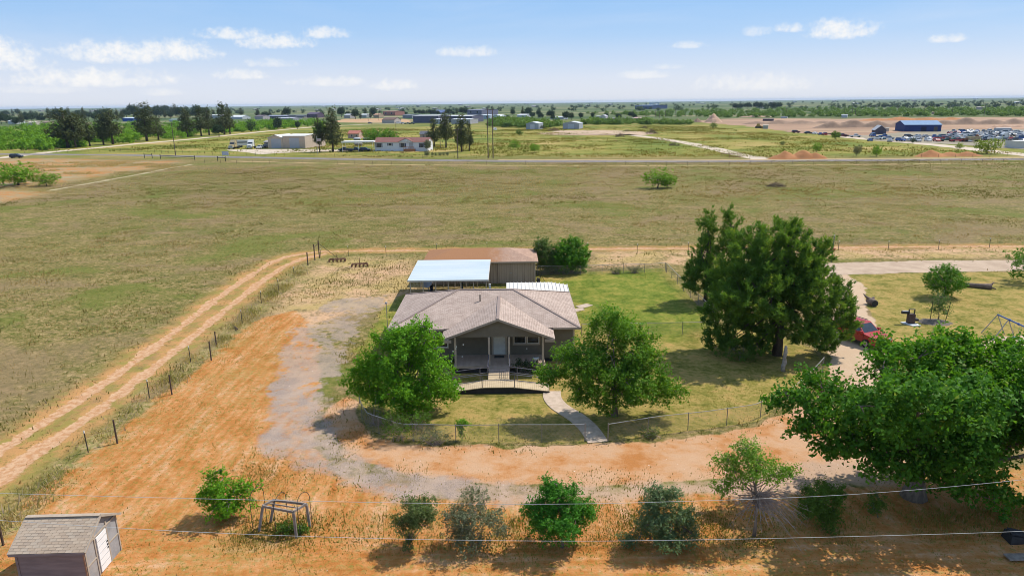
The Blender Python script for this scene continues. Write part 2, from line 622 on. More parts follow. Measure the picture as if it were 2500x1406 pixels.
# gentle relief: a few centimetres near the house, ruts pressed in, long swells in the distance
dist = np.hypot(gx, gy - 50)
gz = (fbm(gx, gy, 0.22, 9, 4) - 0.5) * 0.10 * sstep(dist, 18, 70) + (fbm(gx, gy, 1.3, 4, 2) - .5) * 0.03
gz -= 0.05 * A[:, 3]
gz += 0.9 * C[:, 3] * (fbm(gx, gy, 0.06, 12, 3) - 0.25)
gz[dist > 200] = 0

GM = bpy.data.materials.new('ground_soil_and_grass')
GM.use_nodes = True
t = NT(GM.node_tree)
P0 = t.n('ShaderNodeNewGeometry').outputs['Position']


def att(n):
    a = t.n('ShaderNodeAttribute', attribute_name=n)
    s = t.n('ShaderNodeSeparateColor')
    t.set(s.inputs[0], a.outputs['Color'])
    return s.outputs[0], s.outputs[1], s.outputs[2], a.outputs['Alpha']


aD, aG, aL, aT = att('zone_a')
bD, bW, bG, bP = att('zone_b')
cB, cS, cF, cK = att('zone_c')
n_big = t.noise(P0, 0.022, 4, 0.6)
n_mid = t.noise(P0, 0.13, 5, 0.62)
n_str = t.noise(t.mapping(P0, (0.7, 1.0, 1), (0, 0, R(2))), 0.42, 6, 0.70)
n_str2 = t.noise(t.mapping(P0, (0.55, 1.0, 1), (0, 0, R(-5)), (31, 7, 0)), 0.24, 6, 0.68)
n_m2 = t.noise(t.mapping(P0, (1, 1, 1), (0, 0, 0), (50, 20, 0)), 0.5, 5, 0.65)
n_f = t.noise(P0, 2.6, 5, 0.68)
n_g = t.noise(P0, 14.0, 2, 0.65)
n_o = t.noise(t.mapping(P0, (1, 1, 1), (0, 0, 0), (11, 90, 0)), 1.1, 4, 0.65)

# rough pasture
n_ff = t.noise(P0, 1.5, 6, 0.8)
fld = t.ramp(t.math('ADD', t.math('MULTIPLY', n_str, 0.22), t.math('ADD', t.math('MULTIPLY', n_f, 0.38), t.math('MULTIPLY', n_ff, 0.40))),
             [(0.40, (0.048, 0.055, 0.011)), (0.455, (0.108, 0.106, 0.022)), (0.50, (0.185, 0.150, 0.046)), (0.55, (0.295, 0.212, 0.088)), (0.62, (0.44, 0.325, 0.165))])
fld = t.mix(t.math('MULTIPLY', t.ss(t.math('ADD', n_mid, t.math('MULTIPLY', n_big, 0.6)), 0.80, 1.05), 0.55), fld, t.mix(n_f, (0.070, 0.100, 0.014), (0.135, 0.150, 0.030)))
fld = t.mix(t.math('MULTIPLY', t.ss(n_str2, 0.53, 0.66), 0.55), fld, t.mix(n_f, (0.20, 0.13, 0.07), (0.38, 0.25, 0.14)))
fld = t.mix(t.math('MULTIPLY', t.ss(t.math('MULTIPLY', n_big, n_m2), 0.30, 0.40), 0.3), fld, (0.17, 0.12, 0.075))
fld = t.mix(t.math('MULTIPLY', t.ss(t.math('ADD', n_o, t.math('MULTIPLY', n_g, 0.4)), 0.76, 0.90), 0.75), fld, (0.045, 0.058, 0.014))
patch = t.noise(t.mapping(P0, (.8, 1, 1), (0, 0, 0), (3, 77, 0)), 0.055, 6, 0.68, 0.6)
fld = t.mix(t.math('MULTIPLY', t.ss(patch, 0.52, 0.62), 0.72), fld, t.mix(n_ff, (0.055, 0.085, 0.010), (0.185, 0.195, 0.034)))
fld = t.mix(t.math('MULTIPLY', t.ss(patch, 0.49, 0.37), 0.72), fld, t.mix(n_ff, (0.10, 0.07, 0.035), (0.36, 0.25, 0.13)))
barep = t.noise(t.mapping(P0, (.45, 1, 1), (0, 0, 0), (43, 17, 0)), 0.16, 5, 0.7)
fld = t.mix(t.math('MULTIPLY', t.ss(barep, 0.64, 0.72), 0.75), fld, t.mix(n_f, (0.40, 0.23, 0.11), (0.46, 0.33, 0.19)))
# pasture beyond the road is greener and yellower
farc = t.ramp(t.math('ADD', t.math('MULTIPLY', t.noise(t.mapping(P0, (0.5, 1, 1)), 0.045, 7, 0.78), 0.75), t.math('MULTIPLY', n_big, 0.25)), [(0.37, (0.075, 0.13, 0.016)), (0.46, (0.16, 0.19, 0.024)), (0.53, (0.28, 0.245, 0.05)), (0.60, (0.42, 0.30, 0.11)), (0.70, (0.50, 0.37, 0.18))])
fld = t.mix(t.math('MULTIPLY', cF, 0.85), fld, farc)
# bushy plain towards the horizon
sx = t.n('ShaderNodeSeparateXYZ')
t.set(sx.inputs[0], P0)
plain = t.ramp(t.noise(t.mapping(P0, (0.4, 1, 1)), 0.006, 6, 0.7), [(0.40, (0.05, 0.085, 0.028)), (0.52, (0.10, 0.135, 0.045)), (0.60, (0.24, 0.21, 0.11)), (0.7, (0.40, 0.33, 0.22))])
fld = t.mix(t.ss(sx.outputs[1], 520, 900), fld, plain)
# red banks at the left
bank = t.mix(t.ss(t.math('ADD', t.math('MULTIPLY', n_mid, .5), t.math('MULTIPLY', n_str, .5)), 0.44, 0.56), (0.43, 0.195, 0.06), (0.33, 0.26, 0.14))
bank = t.mix(t.ss(n_f, 0.5, 0.7), bank, (0.24, 0.22, 0.15))
fld = t.mix(cK, fld, bank)
# yellowed verge beside the ruts
fld = t.mix(t.math('MULTIPLY', cS, t.ss(n_ff, 0.30, 0.50)), fld, t.mix(t.ss(t.math('ADD', t.math('MULTIPLY', n_m2, .5), t.math('MULTIPLY', n_ff, .5)), .46, .56), (0.45, 0.235, 0.09), (0.27, 0.21, 0.055)))
# sandy strip behind the yard
fld = t.mix(t.math('MULTIPLY', cB, t.ss(t.math('ADD', t.math('MULTIPLY', n_f, .5), t.math('MULTIPLY', n_m2, .5)), 0.38, 0.55)), fld, t.mix(t.ss(n_mid, .4, .6), (0.53, 0.33, 0.19), (0.42, 0.30, 0.12)))
# tilled red soil with seedlings
nearrow_ = t.ss(sx.outputs[1], 30.0, 27.5)
n_row = t.noise(t.mapping(P0, (1, .16, 1)), 1.3, 4, 0.65)
n_row2 = t.noise(t.mapping(P0, (.16, 1, 1)), 1.3, 4, 0.65)
n_row = t.mix(nearrow_, n_row, n_row2)
drt = t.ramp(t.math('ADD', t.math('MULTIPLY', n_row, 0.45), t.math('ADD', t.math('MULTIPLY', n_m2, 0.25), t.math('MULTIPLY', n_f, 0.3))), [(0.39, (0.33, 0.115, 0.024)), (0.46, (0.42, 0.17, 0.046)), (0.53, (0.49, 0.23, 0.085)), (0.61, (0.55, 0.325, 0.18))])
FPHI = 88.0
furrow = t.n('ShaderNodeTexWave', wave_type='BANDS')
t.set(furrow.inputs['Vector'], t.mapping(P0, (1, 1, 1), (0, 0, R(90 - FPHI))))
furrow.inputs['Scale'].default_value = 0.5
furrow.inputs['Distortion'].default_value = 0.7
furrow.inputs['Detail'].default_value = 3
furrow.inputs['Detail Scale'].default_value = 1.6
fur2 = t.n('ShaderNodeTexWave', wave_type='BANDS', bands_direction='Y')
t.set(fur2.inputs['Vector'], P0)
fur2.inputs['Scale'].default_value = 0.45
fur2.inputs['Distortion'].default_value = 1.0
fur2.inputs['Detail'].default_value = 3
nearrow = t.ss(sx.outputs[1], 30.0, 27.5)
fur = t.mix(nearrow, furrow.outputs[1], fur2.outputs[1])
drt = t.mix(t.math('MULTIPLY', t.ss(fur, 0.55, 0.95), t.math('MULTIPLY', t.ss(n_o, 0.35, 0.6), 0.22)), drt, (0.27, 0.17, 0.04))
drt = t.mix(t.math('MULTIPLY', t.ss(t.math('ADD', n_mid, t.math('MULTIPLY', n_f, 0.35)), 0.68, 0.86), 0.38), drt, t.mix(n_f, (0.22, 0.19, 0.04), (0.36, 0.25, 0.085)))
sd1 = t.noise(P0, 3.4, 3, 0.6)
sd2 = t.noise(t.mapping(P0, (1, 1, 1), (0, 0, 0), (7, 3, 0)), 6.5, 2, 0.6)
sdm = t.math('MULTIPLY', t.ss(t.math('ADD', t.math('MULTIPLY', sd1, 0.6), t.math('MULTIPLY', sd2, 0.4)), 0.51, 0.58), t.ss(t.math('ADD', n_mid, t.math('MULTIPLY', fur, 0.25)), 0.38, 0.62))
drt = t.mix(t.math('MULTIPLY', sdm, 0.7), drt, t.mix(t.ss(n_m2, .4, .6), (0.19, 0.165, 0.028), (0.31, 0.24, 0.075)))
col = t.mix(t.ss(t.math('ADD', aD, t.math('MULTIPLY', t.math('SUBTRACT', n_f, 0.5), 0.9)), 0.32, 0.68), fld, drt)
# grey-green weeds under the fence
wd = t.mix(t.ss(n_f, 0.4, 0.62), (0.22, 0.20, 0.06), (0.38, 0.27, 0.13))
col = t.mix(t.math('MULTIPLY', bW, t.ss(n_m2, 0.44, 0.60)), col, wd)
# lawn
lw = t.ramp(t.math('ADD', t.math('MULTIPLY', n_m2, 0.55), t.math('MULTIPLY', n_f, 0.45)), [(0.38, (0.11, 0.115, 0.018)), (0.46, (0.21, 0.18, 0.038)), (0.53, (0.31, 0.235, 0.07)), (0.63, (0.42, 0.26, 0.09))])
lg = t.ramp(t.math('ADD', t.math('MULTIPLY', n_m2, 0.6), t.math('MULTIPLY', n_f, 0.4)), [(0.38, (0.075, 0.115, 0.010)), (0.49, (0.145, 0.18, 0.022)), (0.60, (0.28, 0.245, 0.05))])
lw = t.mix(bG, lw, lg)
col = t.mix(t.ss(t.math('ADD', aL, t.math('MULTIPLY', t.math('SUBTRACT', n_f, 0.5), 0.7)), 0.35, 0.65), col, lw)
# driveway: red dirt, grey gravel over it, pale road base
dv = t.ramp(t.math('ADD', t.math('MULTIPLY', n_str, 0.5), t.math('MULTIPLY', n_m2, 0.5)), [(0.40, (0.40, 0.165, 0.05)), (0.46, (0.46, 0.23, 0.10)), (0.52, (0.49, 0.285, 0.155)), (0.60, (0.50, 0.31, 0.185))])
dv = t.mix(t.math('MULTIPLY', t.ss(n_g, 0.55, 0.8), 0.25), dv, (0.62, 0.47, 0.34))
pale = t.ss(sx.outputs[0], 17.0, 26.0)
dv = t.mix(t.math('MULTIPLY', pale, 0.75), dv, t.mix(n_f, (0.48, 0.36, 0.24), (0.55, 0.43, 0.31)))
col = t.mix(t.ss(t.math('ADD', bD, t.math('MULTIPLY', t.math('SUBTRACT', n_m2, 0.5), 0.6)), 0.38, 0.62), col, dv)
gv = t.mix(t.math('MULTIPLY', t.ss(n_g, 0.40, 0.62), 0.5), t.mix(t.ss(n_m2, .35, .65), (0.25, 0.195, 0.165), (0.38, 0.275, 0.205)), (0.45, 0.35, 0.28))
gv = t.mix(t.ss(sx.outputs[0], -6.0, 6.0), gv, t.mix(n_f, (0.40, 0.26, 0.17), (0.48, 0.33, 0.225)))
gfac = t.ss(t.math('ADD', aG, t.math('MULTIPLY', t.math('SUBTRACT', t.math('ADD', t.math('MULTIPLY', n_mid, 0.55), t.math('MULTIPLY', n_o, 0.45)), 0.5), t.math('MULTIPLY_ADD', t.ss(sx.outputs[1], 41.0, 49.0), 6.0, 3.6))), 0.30, 1.1)
col = t.mix(t.math('MULTIPLY', t.math('MULTIPLY', gfac, t.ss(aG, 0.03, 0.3)), t.math('MULTIPLY_ADD', t.ss(sx.outputs[1], 44.0, 53.0), -0.30, 1.0)), col, gv)
# ruts and pale road base
tk = t.mix(t.ss(n_f, 0.38, 0.62), (0.44, 0.23, 0.11), (0.54, 0.34, 0.20))
col = t.mix(t.ss(t.math('ADD', aT, t.math('MULTIPLY', t.math('SUBTRACT', t.math('ADD', t.math('MULTIPLY', n_f, .5), t.math('MULTIPLY', n_o, .5)), 0.5), 2.6)), 0.42, 0.82), col, tk)
rd = t.mix(t.ss(n_m2, 0.35, 0.65), (0.40, 0.295, 0.21), (0.49, 0.37, 0.27))
col = t.mix(t.ss(bP, 0.3, 0.7), col, rd)
# small clods, pebbles and dark crumbs
clod = t.ss(t.noise(P0, 5.5, 2, 0.6), 0.64, 0.74)
col = t.mix(t.math('MULTIPLY', t.math('MULTIPLY', clod, 0.55), t.math('SUBTRACT', 1.0, t.math('MAXIMUM', bP, t.math('MULTIPLY', bD, 0.6)))), col, t.mix(1.0, col, (0.50, 0.50, 0.42, 1), 'MULTIPLY'))
pebb = t.n('ShaderNodeTexVoronoi')
t.set(pebb.inputs['Vector'], P0)
pebb.inputs['Scale'].default_value = 1.7
pebm = t.math('MULTIPLY', t.ss(pebb.outputs['Distance'], 0.085, 0.05), t.math('MAXIMUM', t.math('MAXIMUM', aG, bD), t.math('MULTIPLY', aD, 0.35)))
col = t.mix(t.math('MULTIPLY', pebm, t.ss(n_o, 0.45, 0.62)), col, (0.62, 0.56, 0.50))
hgt = t.math('ADD', t.math('MULTIPLY', n_f, 0.7), t.math('ADD', t.math('MULTIPLY', n_g, 0.35), t.math('MULTIPLY', t.math('MULTIPLY', fur, t.math('SUBTRACT', aD, aG)), 0.15)))
pr = t.n('ShaderNodeBsdfPrincipled')
t.set(pr.inputs['Base Color'], col)
pr.inputs['Roughness'].default_value = 0.95
pr.inputs['Specular IOR Level'].default_value = 0.12
t.set(pr.inputs['Normal'], t.bump(hgt, 0.55, 0.12))
t.set(t.n('ShaderNodeOutputMaterial').inputs[0], pr.outputs[0])

# one continuous sheet, cut along the zone borders so that each surface is its own object
VV = np.stack([gx, gy, gz], 1)
ii = (np.arange(ny - 1)[:, None] * nx + np.arange(nx - 1)[None, :]).ravel()
Q = np.stack([ii, ii + 1, ii + nx + 1, ii + nx], 1)


def fmean(a):
    return a[Q].mean(1)


zone = np.zeros(len(Q), int)
fm = {k: fmean(v) for k, v in dict(t=A[:, 3], g=A[:, 1], l=A[:, 2], d=B[:, 0], p=full(m_road), s=full(m_sand)).items()}
zone[fm['l'] > .5] = 1
zone[(fm['d'] > .5) | (fm['g'] > .5)] = 2
zone[fm['p'] > .5] = 3
zone[fm['s'] > .5] = 4
zone[fm['t'] > .5] = 5
for zi, nm in enumerate(['ground', 'lawn', 'driveway', 'gravel_road', 'sand_patch', 'dirt_track']):
    q = Q[zone == zi]
    u, inv = np.unique(q, return_inverse=True)
    me = np_mesh(nm, VV[u], inv.reshape(-1, 4), 4, smooth=True)
    for an, arr in (('zone_a', A), ('zone_b', B), ('zone_c', C)):
        at_ = me.color_attributes.new(an, 'FLOAT_COLOR', 'POINT')
        at_.data.foreach_set('color', arr[u].astype(np.float32).ravel())
    link(nm, me, GM, kind='structure')


# ---------------------------------------------------------------- strips and sheets laid on the ground
def strip(name, pts, width, m, z=0.02, wob_=0.0, step=4.0):
    """road strip along ground points [(x, y)] with slightly uneven edges"""
    P = [Vector((a, b, 0)) for a, b in pts]
    L, R_ = [], []
    rg = random.Random(len(name))
    dense = []
    for a, b in zip(P[:-1], P[1:]):
        k = max(1, int((b - a).length / step))
        dense += [a.lerp(b, i / k) for i in range(k)]
    dense.append(P[-1])
    for i, p in enumerate(dense):
        d = (dense[min(i + 1, len(dense) - 1)] - dense[max(i - 1, 0)]).normalized()
        s = Vector((d.y, -d.x, 0))
        L.append(p - s * (width / 2 + rg.uniform(-wob_, wob_)))
        R_.append(p + s * (width / 2 + rg.uniform(-wob_, wob_)))
    n = len(dense)
    v = [(q.x, q.y, z) for q in L] + [(q.x, q.y, z) for q in R_]
    f = [(i, n + i, n + i + 1, i + 1) for i in range(n - 1)]
    me = bpy.data.meshes.new(name)
    me.from_pydata(v, [], f)
    return link(name, me, m, kind='structure')


def sheet(name, poly, m, z=0.03, jag=1.5, seg=6.0):
    rg = random.Random(len(poly) * 7 + len(name))
    pts = []
    for i in range(len(poly)):
        a, b = Vector((*poly[i], 0)), Vector((*poly[(i + 1) % len(poly)], 0))
        k = max(1, int((b - a).length / seg))
        for j in range(k):
            p = a.lerp(b, j / k)
            pts.append((p.x + rg.uniform(-jag, jag), p.y + rg.uniform(-jag, jag), z))
    me = bpy.data.meshes.new(name)
    me.from_pydata(pts, [], [tuple(range(len(pts)))])
    me.update()
    if me.polygons[0].normal.z < 0: me.flip_normals()
    return link(name, me, m, kind='structure')


M_asph = pm('road_asphalt', (0.17, 0.15, 0.145), (0.235, 0.205, 0.19), 0.25, 0.9)
M_caliche = pm('caliche_road', (0.50, 0.40, 0.29), (0.58, 0.48, 0.37), 0.15, 0.95)
M_verge = pm('dry_verge', (0.42, 0.29, 0.15), (0.34, 0.255, 0.11), 0.12, 0.95)
M_pit = pm('pit_soil', (0.46, 0.285, 0.18), (0.24, 0.145, 0.085), 0.045, 0.95, detail=9, stretch=(.35, 2.2, 1), dirt=(0.25, 0.20, 0.10, .9))
M_pad = pm('pad_soil', (0.50, 0.37, 0.25), (0.44, 0.30, 0.19), 0.08, 0.95, dirt=(0.24, 0.21, 0.09))
strip('paved_road', gpl([(-900, 372), (-100, 376), (300, 379), (560, 384), (900, 390), (1250, 394), (1700, 395), (2100, 392), (2500, 389), (3300, 382)]), 7.0, M_asph, 0.04, 0.15)
strip('dirt_verge', gpl([(1215, 391), (1500, 391.5), (1700, 391.6), (1900, 390.2), (2300, 387), (2600, 384)]), 5.5, M_verge, 0.02, 0.8)
strip('grass_verge', gpl([(560, 394), (900, 402), (1250, 405), (1700, 405), (2100, 402), (2500, 398)]), 3.0, pm('verge_grass', (0.42, 0.28, 0.13), (0.25, 0.22, 0.07), 0.2, 0.95), 0.025, 0.7)
strip('caliche_drive', gpl([(-200, 400), (0, 386), (120, 372), (230, 362), (330, 352), (470, 340), (640, 322), (780, 309), (900, 304), (1000, 302)]), 7.0, M_caliche, 0.03, 0.6)
strip('field_path', gpl([(-60, 506), (0, 491), (110, 468), (220, 448), (330, 428), (420, 410), (470, 402)]), 1.6, pm('path_grass', (0.42, 0.35, 0.21), (0.36, 0.29, 0.16), 0.3, 0.95), 0.02, 0.35)
strip('ranch_lane', gpl([(1365, 328.5), (1420, 328.5), (1530, 329), (1590, 336), (1680, 350), (1750, 365), (1815, 380), (1860, 389)]), 7.0, M_caliche, 0.03, 0.6)
strip('yard_lane', gpl([(2035, 326), (2075, 336), (2150, 343), (2250, 351), (2340, 360), (2440, 372), (2560, 384)]), 9.0, M_caliche, 0.03, 0.7)
sheet('bare_pad', gpl([(1310, 327), (1370, 319), (1470, 318), (1570, 321), (1600, 327), (1560, 331), (1420, 331), (1340, 330)]), M_pad, 0.03)
sheet('shop_apron', gpl([(560, 366), (640, 365), (770, 364), (860, 366), (840, 370), (720, 372), (640, 377), (600, 374)]), M_caliche, 0.03)
sheet('pit_floor', gpl([(1690, 298), (1760, 291), (1900, 289), (2050, 291), (2200, 289), (2400, 287), (2700, 285), (2700, 318), (2420, 322), (2250, 328), (2110, 336), (2030, 333), (1900, 320), (1800, 306)]), M_pit, 0.03, 5, 14)
sheet('car_lot_soil', gpl([(2090, 334), (2180, 326), (2300, 318), (2420, 316), (2560, 316), (2560, 368), (2440, 362), (2300, 352), (2160, 346)]), pm('lot_soil', (0.24, 0.21, 0.14), (0.31, 0.26, 0.19), 0.06, 0.95), 0.05, 3, 10)
sheet('construction_soil', gpl([(800, 299), (840, 291), (960, 289), (1010, 293), (1000, 299), (900, 300)]), pm('red_site_soil', (0.47, 0.24, 0.11), (0.42, 0.30, 0.17), 0.05, 0.95), 0.03, 4, 12)


# ================================================================ PLANTS
def blades(P, H, nb, wid, spread, tint, rg, lean=0.5):
    """tufts of grass: P (n,3) bases, H heights, nb blades each -> V, F, cols"""
    n = len(P)
    N = n * nb
    base = np.repeat(P, nb, 0) + np.c_[rg.normal(0, 1, (N, 2)) * np.repeat(spread, nb)[:, None], np.zeros(N)]
    h = np.repeat(H, nb) * rg.uniform(0.55, 1.1, N)
    a = rg.uniform(0, 2 * math.pi, N)
    d = np.c_[np.cos(a), np.sin(a), np.zeros(N)]
    s = np.c_[-np.sin(a), np.cos(a), np.zeros(N)] * (wid * h)[:, None]
    tip = base + d * (h * rg.uniform(0.1, 1, N) * lean)[:, None] + np.c_[np.zeros((N, 2)), h]
    V = np.stack([base - s, base + s, tip], 1).reshape(-1, 3)
    F = np.arange(3 * N).reshape(-1, 3)
    c = np.repeat(np.repeat(tint, nb, 0) + rg.normal(0, 0.06, (N, 1)), 3, 0)
    return V, F, np.c_[np.clip(c, 0, 1), np.ones(3 * N)]


M_dry = leafm('dry_grass', (0.34, 0.24, 0.10), (0.115, 0.125, 0.022), (0.33, 0.24, 0.15), 0.3, 0.8)
M_fweed = leafm('fence_weed', (0.48, 0.36, 0.16), (0.25, 0.24, 0.06), (0.38, 0.30, 0.22), 0.3, 0.8)
M_lawng = leafm('lawn_grass_blades', (0.30, 0.24, 0.07), (0.135, 0.165, 0.025), (0.36, 0.25, 0.1), 0.25, 0.8)
M_seed = leafm('seedling_grass', (0.26, 0.20, 0.045), (0.13, 0.15, 0.02), (0.30, 0.21, 0.10), 0.3, 0.8)


def scatter(name, label, cat, n, box, keep, hr, nb, wid, spr, m, seed, tintf, lean=0.5):
    rg = np.random.default_rng(seed)
    x, y = rg.uniform(box[0], box[1], n), rg.uniform(box[2], box[3], n)
    k = rg.random(n) < keep(x, y)
    x, y = x[k], y[k]
    n = len(x)
    H = rg.uniform(hr[0], hr[1], n) * (0.6 + 0.8 * fbm(x, y, 0.3, seed + 3, 2))
    tn = tintf(x, y, rg)
    V, F, c = blades(np.c_[x, y, np.full(n, -0.02)], H, nb, wid, np.full(n, spr) * (0.5 + H), np.stack([tn, rg.random(n), rg.random(n)], 1), rg, lean)
    o = link(name, np_mesh(name, V, F, 3, c), m)
    return tag(o, label, cat, kind='stuff')


def inv(*polys):
    def f(x, y):
        r = np.ones_like(x)
        for p, mg in polys:
            r *= sstep(poly_sd(x, y, p), -mg, mg)
        return r
    return f


HOUSE_BOX = [(-9.3, 48.6), (5.0, 48.6), (5.0, 66), (-10.5, 78), (-10.5, 66)]
not_built = inv((P_DRIVE, .5), (P_ROAD, .3), (P_SAND, .4), (HOUSE_BOX, 0.05))


def k_field(x, y):
    d = np.minimum(line_d(x, y, RUT_L), line_d(x, y, RUT_R))
    v = sstep(d, 0.7, 1.6) * (0.2 + .8 * sstep(fbm(x + 7 * fbm(x, y, .11, 49, 3), y + 7 * fbm(x, y, .13, 50, 3), 0.19, 41, 5), 0.40, 0.66))
    v *= sstep(poly_sd(x, y, P_DIRT), 0, 1.5) * sstep(poly_sd(x, y, P_GRAV), 0, 1) * sstep(poly_sd(x, y, P_LAWN), 0, .6) * sstep(poly_sd(x, y, P_RYARD), 0, 1)
    return v * not_built(x, y) * np.where(y > 84, 0.55, 1.0)


scatter('field_grass', 'rough dry and green tufts of pasture grass across the open field', 'grass', 80000, (-75, 85, 24, 140), k_field, (0.10, 0.28), 5, 0.20, 0.55, M_dry, 21,
        lambda x, y, r: np.clip(fbm(x, y, 0.10, 43, 4) * 1.9 - 0.45 + r.normal(0, .16, len(x)), 0, 1))


def k_dirt(x, y):
    v = sstep(-poly_sd(x, y, P_DIRT), -0.5, 1.0) * (0.25 + 0.75 * sstep(fbm(x, y, 0.5, 61, 4), 0.42, 0.62))
    return v * sstep(poly_sd(x, y, P_GRAV), -.2, 0.8) * not_built(x, y)


scatter('soil_weeds', 'small yellow green weeds sprouting from the red tilled soil', 'weeds', 56000, (-38, 40, 22, 66), k_dirt, (0.03, 0.10), 6, 0.34, 0.7, M_seed, 23,
        lambda x, y, r: np.clip(fbm(x, y, 0.3, 63, 3) * 1.4 - 0.2 + r.normal(0, .2, len(x)), 0, 1))


def k_edge(x, y):                         # ragged weeds where the drive meets soil and lawn
    d = np.minimum(np.abs(poly_sd(x, y, P_GRAV) - .3), np.abs(poly_sd(x, y, P_DRIVE) - .2))
    return np.exp(-(d / .8) ** 2) * sstep(fbm(x, y, 0.5, 91, 3), 0.42, 0.6) * sstep(poly_sd(x, y, HOUSE_BOX), 0, .3)


scatter('drive_edge_weeds', 'ragged green weeds along the edges of the driveway', 'weeds', 26000, (-18, 30, 28, 62), k_edge, (0.05, 0.16), 6, 0.24, 0.6, M_seed, 92,
        lambda x, y, r: np.clip(.35 + fbm(x, y, 0.4, 93, 3) + r.normal(0, .2, len(x)) - .2, 0, 1))


P_WEEDY = gpl([(610, 1120), (760, 1180), (950, 1228), (1250, 1250), (1900, 1225), (1900, 1330), (1250, 1345), (560, 1335), (520, 1270)])
scatter('verge_grass', 'tan and green grass between the driveway and the shrub row', 'grass', 30000, (-17, 14, 26, 40), lambda x, y: sstep(-poly_sd(x, y, P_WEEDY), -.6, .8) * sstep(fbm(x, y, 0.55, 191, 4), .36, .60), (0.05, 0.15), 6, 0.28, 0.6, M_seed, 192,
        lambda x, y, r: np.clip(fbm(x, y, 0.4, 193, 3) * 1.7 - .25 + r.normal(0, .2, len(x)), 0, 1))


def k_shr(x, y):                          # rank grass under the row of shrubs near the power lines
    yy = 28.9 + (x - 3) * 0.01
    return np.exp(-((y - yy) / 1.25) ** 2) * sstep(fbm(x, y, 0.45, 66, 3), 0.36, 0.58) * sstep(x, -15, -12)


scatter('shrub_row_grass', 'rank pale grass around the feet of the shrub row', 'grass', 16000, (-15, 30, 25, 33), k_shr, (0.10, 0.26), 6, 0.09, 0.35, M_seed, 24,
        lambda x, y, r: np.clip(fbm(x, y, 0.5, 67, 3) * 1.5 - 0.2 + r.normal(0, .2, len(x)), 0, 1))


_rg = np.random.default_rng(70)
_fw = []
for (ax_, ay_), (bx_, by_) in zip(FENCE_W[:-1], FENCE_W[1:]):
    for _i in range(max(1, int(math.hypot(bx_ - ax_, by_ - ay_) * 2.0))):
        _q = _rg.random()
        _fw.append((ax_ + (bx_ - ax_) * _q + _rg.normal(0, .55), ay_ + (by_ - ay_) * _q + _rg.normal(0, .55), _rg.uniform(.14, .42)))
_fw = np.array(_fw)


def K_CL(x, y):                           # separate bushy clumps
    out = np.zeros_like(x)
    for cx_, cy_, r_ in _fw:
        out = np.maximum(out, np.exp(-((x - cx_) ** 2 + (y - cy_) ** 2) / (r_ * r_)))
    return out


def k_weed(x, y):
    d = line_d(x, y, FENCE_W)
    return np.exp(-(d / 1.0) ** 2) * np.clip(K_CL(x, y), 0, 1)


scatter('fence_weeds', 'tall grey green weeds growing along the wire fence line', 'weeds', 90000, (-34, 0, 22, 84), k_weed, (0.16, 0.46), 7, 0.09, 0.40, M_fweed, 25,
        lambda x, y, r: np.clip(fbm(x, y, 0.35, 73, 3) * 1.5 - 0.25 + r.normal(0, .15, len(x)), 0, 1), 0.8)


def k_lawn(x, y):
    v = np.maximum(sstep(-poly_sd(x, y, P_LAWN), 0, .4), np.maximum(sstep(-poly_sd(x, y, P_STRIP), 0, .8) * .7, sstep(-poly_sd(x, y, P_RYARD), 0, .6) * .55))
    return v * not_built(x, y) * sstep(line_d(x, y, WALK), 0.7, 0.9) * (0.3 + .7 * sstep(fbm(x, y, 0.4, 81, 4), 0.38, 0.6))


scatter('lawn_grass', 'short yellow green turf tufts in the fenced yard', 'grass', 42000, (-12, 48, 36, 82), k_lawn, (0.04, 0.11), 5, 0.2, 0.5, M_lawng, 27,
        lambda x, y, r: np.clip(fbm(x, y, 0.22, 83, 4) * 1.6 - 0.35 + 0.25 * sstep(y, 50, 58) * sstep(x, 4, 8) + r.normal(0, .15, len(x)), 0, 1))


def k_mid(x, y):
    return (0.2 + .8 * sstep(fbm(x + 25 * fbm(x, y, .03, 149, 3), y + 25 * fbm(x, y, .035, 150, 3), 0.05, 141, 5), 0.25, 0.85)) * sstep(poly_sd(x, y, P_BANK), -1, 2)


scatter('field_grass', 'coarser grass clumps towards the far side of the big field', 'grass', 46000, (-170, 190, 138, 232), k_mid, (0.12, 0.30), 5, 0.45, 0.9, M_dry, 121,
        lambda x, y, r: np.clip(fbm(x, y, 0.04, 143, 5) * 2.2 - 0.6 + r.normal(0, .2, len(x)), 0, 1))
scatter('bank_grass', 'grey dry grass clumps on the red bank at the left', 'grass', 30000, (-190, -70, 120, 262), lambda x, y: sstep(-poly_sd(x, y, P_BANK), -2, 3) * sstep(fbm(x, y, 0.12, 151, 4), .42, .58), (0.2, 0.5), 6, 0.22, 0.8, M_fweed, 122,
        lambda x, y, r: np.clip(fbm(x, y, 0.08, 153, 4) * 1.6 - 0.5 + r.normal(0, .2, len(x)), 0, 1))
P_FARG = gpl([(-100, 366), (560, 380), (1100, 390), (1200, 386), (1760, 386), (1880, 386), (2500, 380), (2500, 372), (2340, 366), (2100, 345), (1900, 326), (1700, 306), (1250, 312), (1190, 322), (900, 312), (640, 330), (350, 356)])
scatter('pasture_grass', 'green and yellow clumps of growth in the pasture beyond the road', 'grass', 60000, (-260, 330, 240, 640), lambda x, y: sstep(-poly_sd(x, y, P_FARG), 0, 6) * (0.08 + sstep(fbm(x, y, 0.035, 161, 5), .44, .60)), (0.25, 0.7), 5, 0.4, 1.0, M_seed, 123,
        lambda x, y, r: np.clip(fbm(x, y, 0.03, 163, 5) * 2.4 - 0.6 + r.normal(0, .2, len(x)), 0, 1))


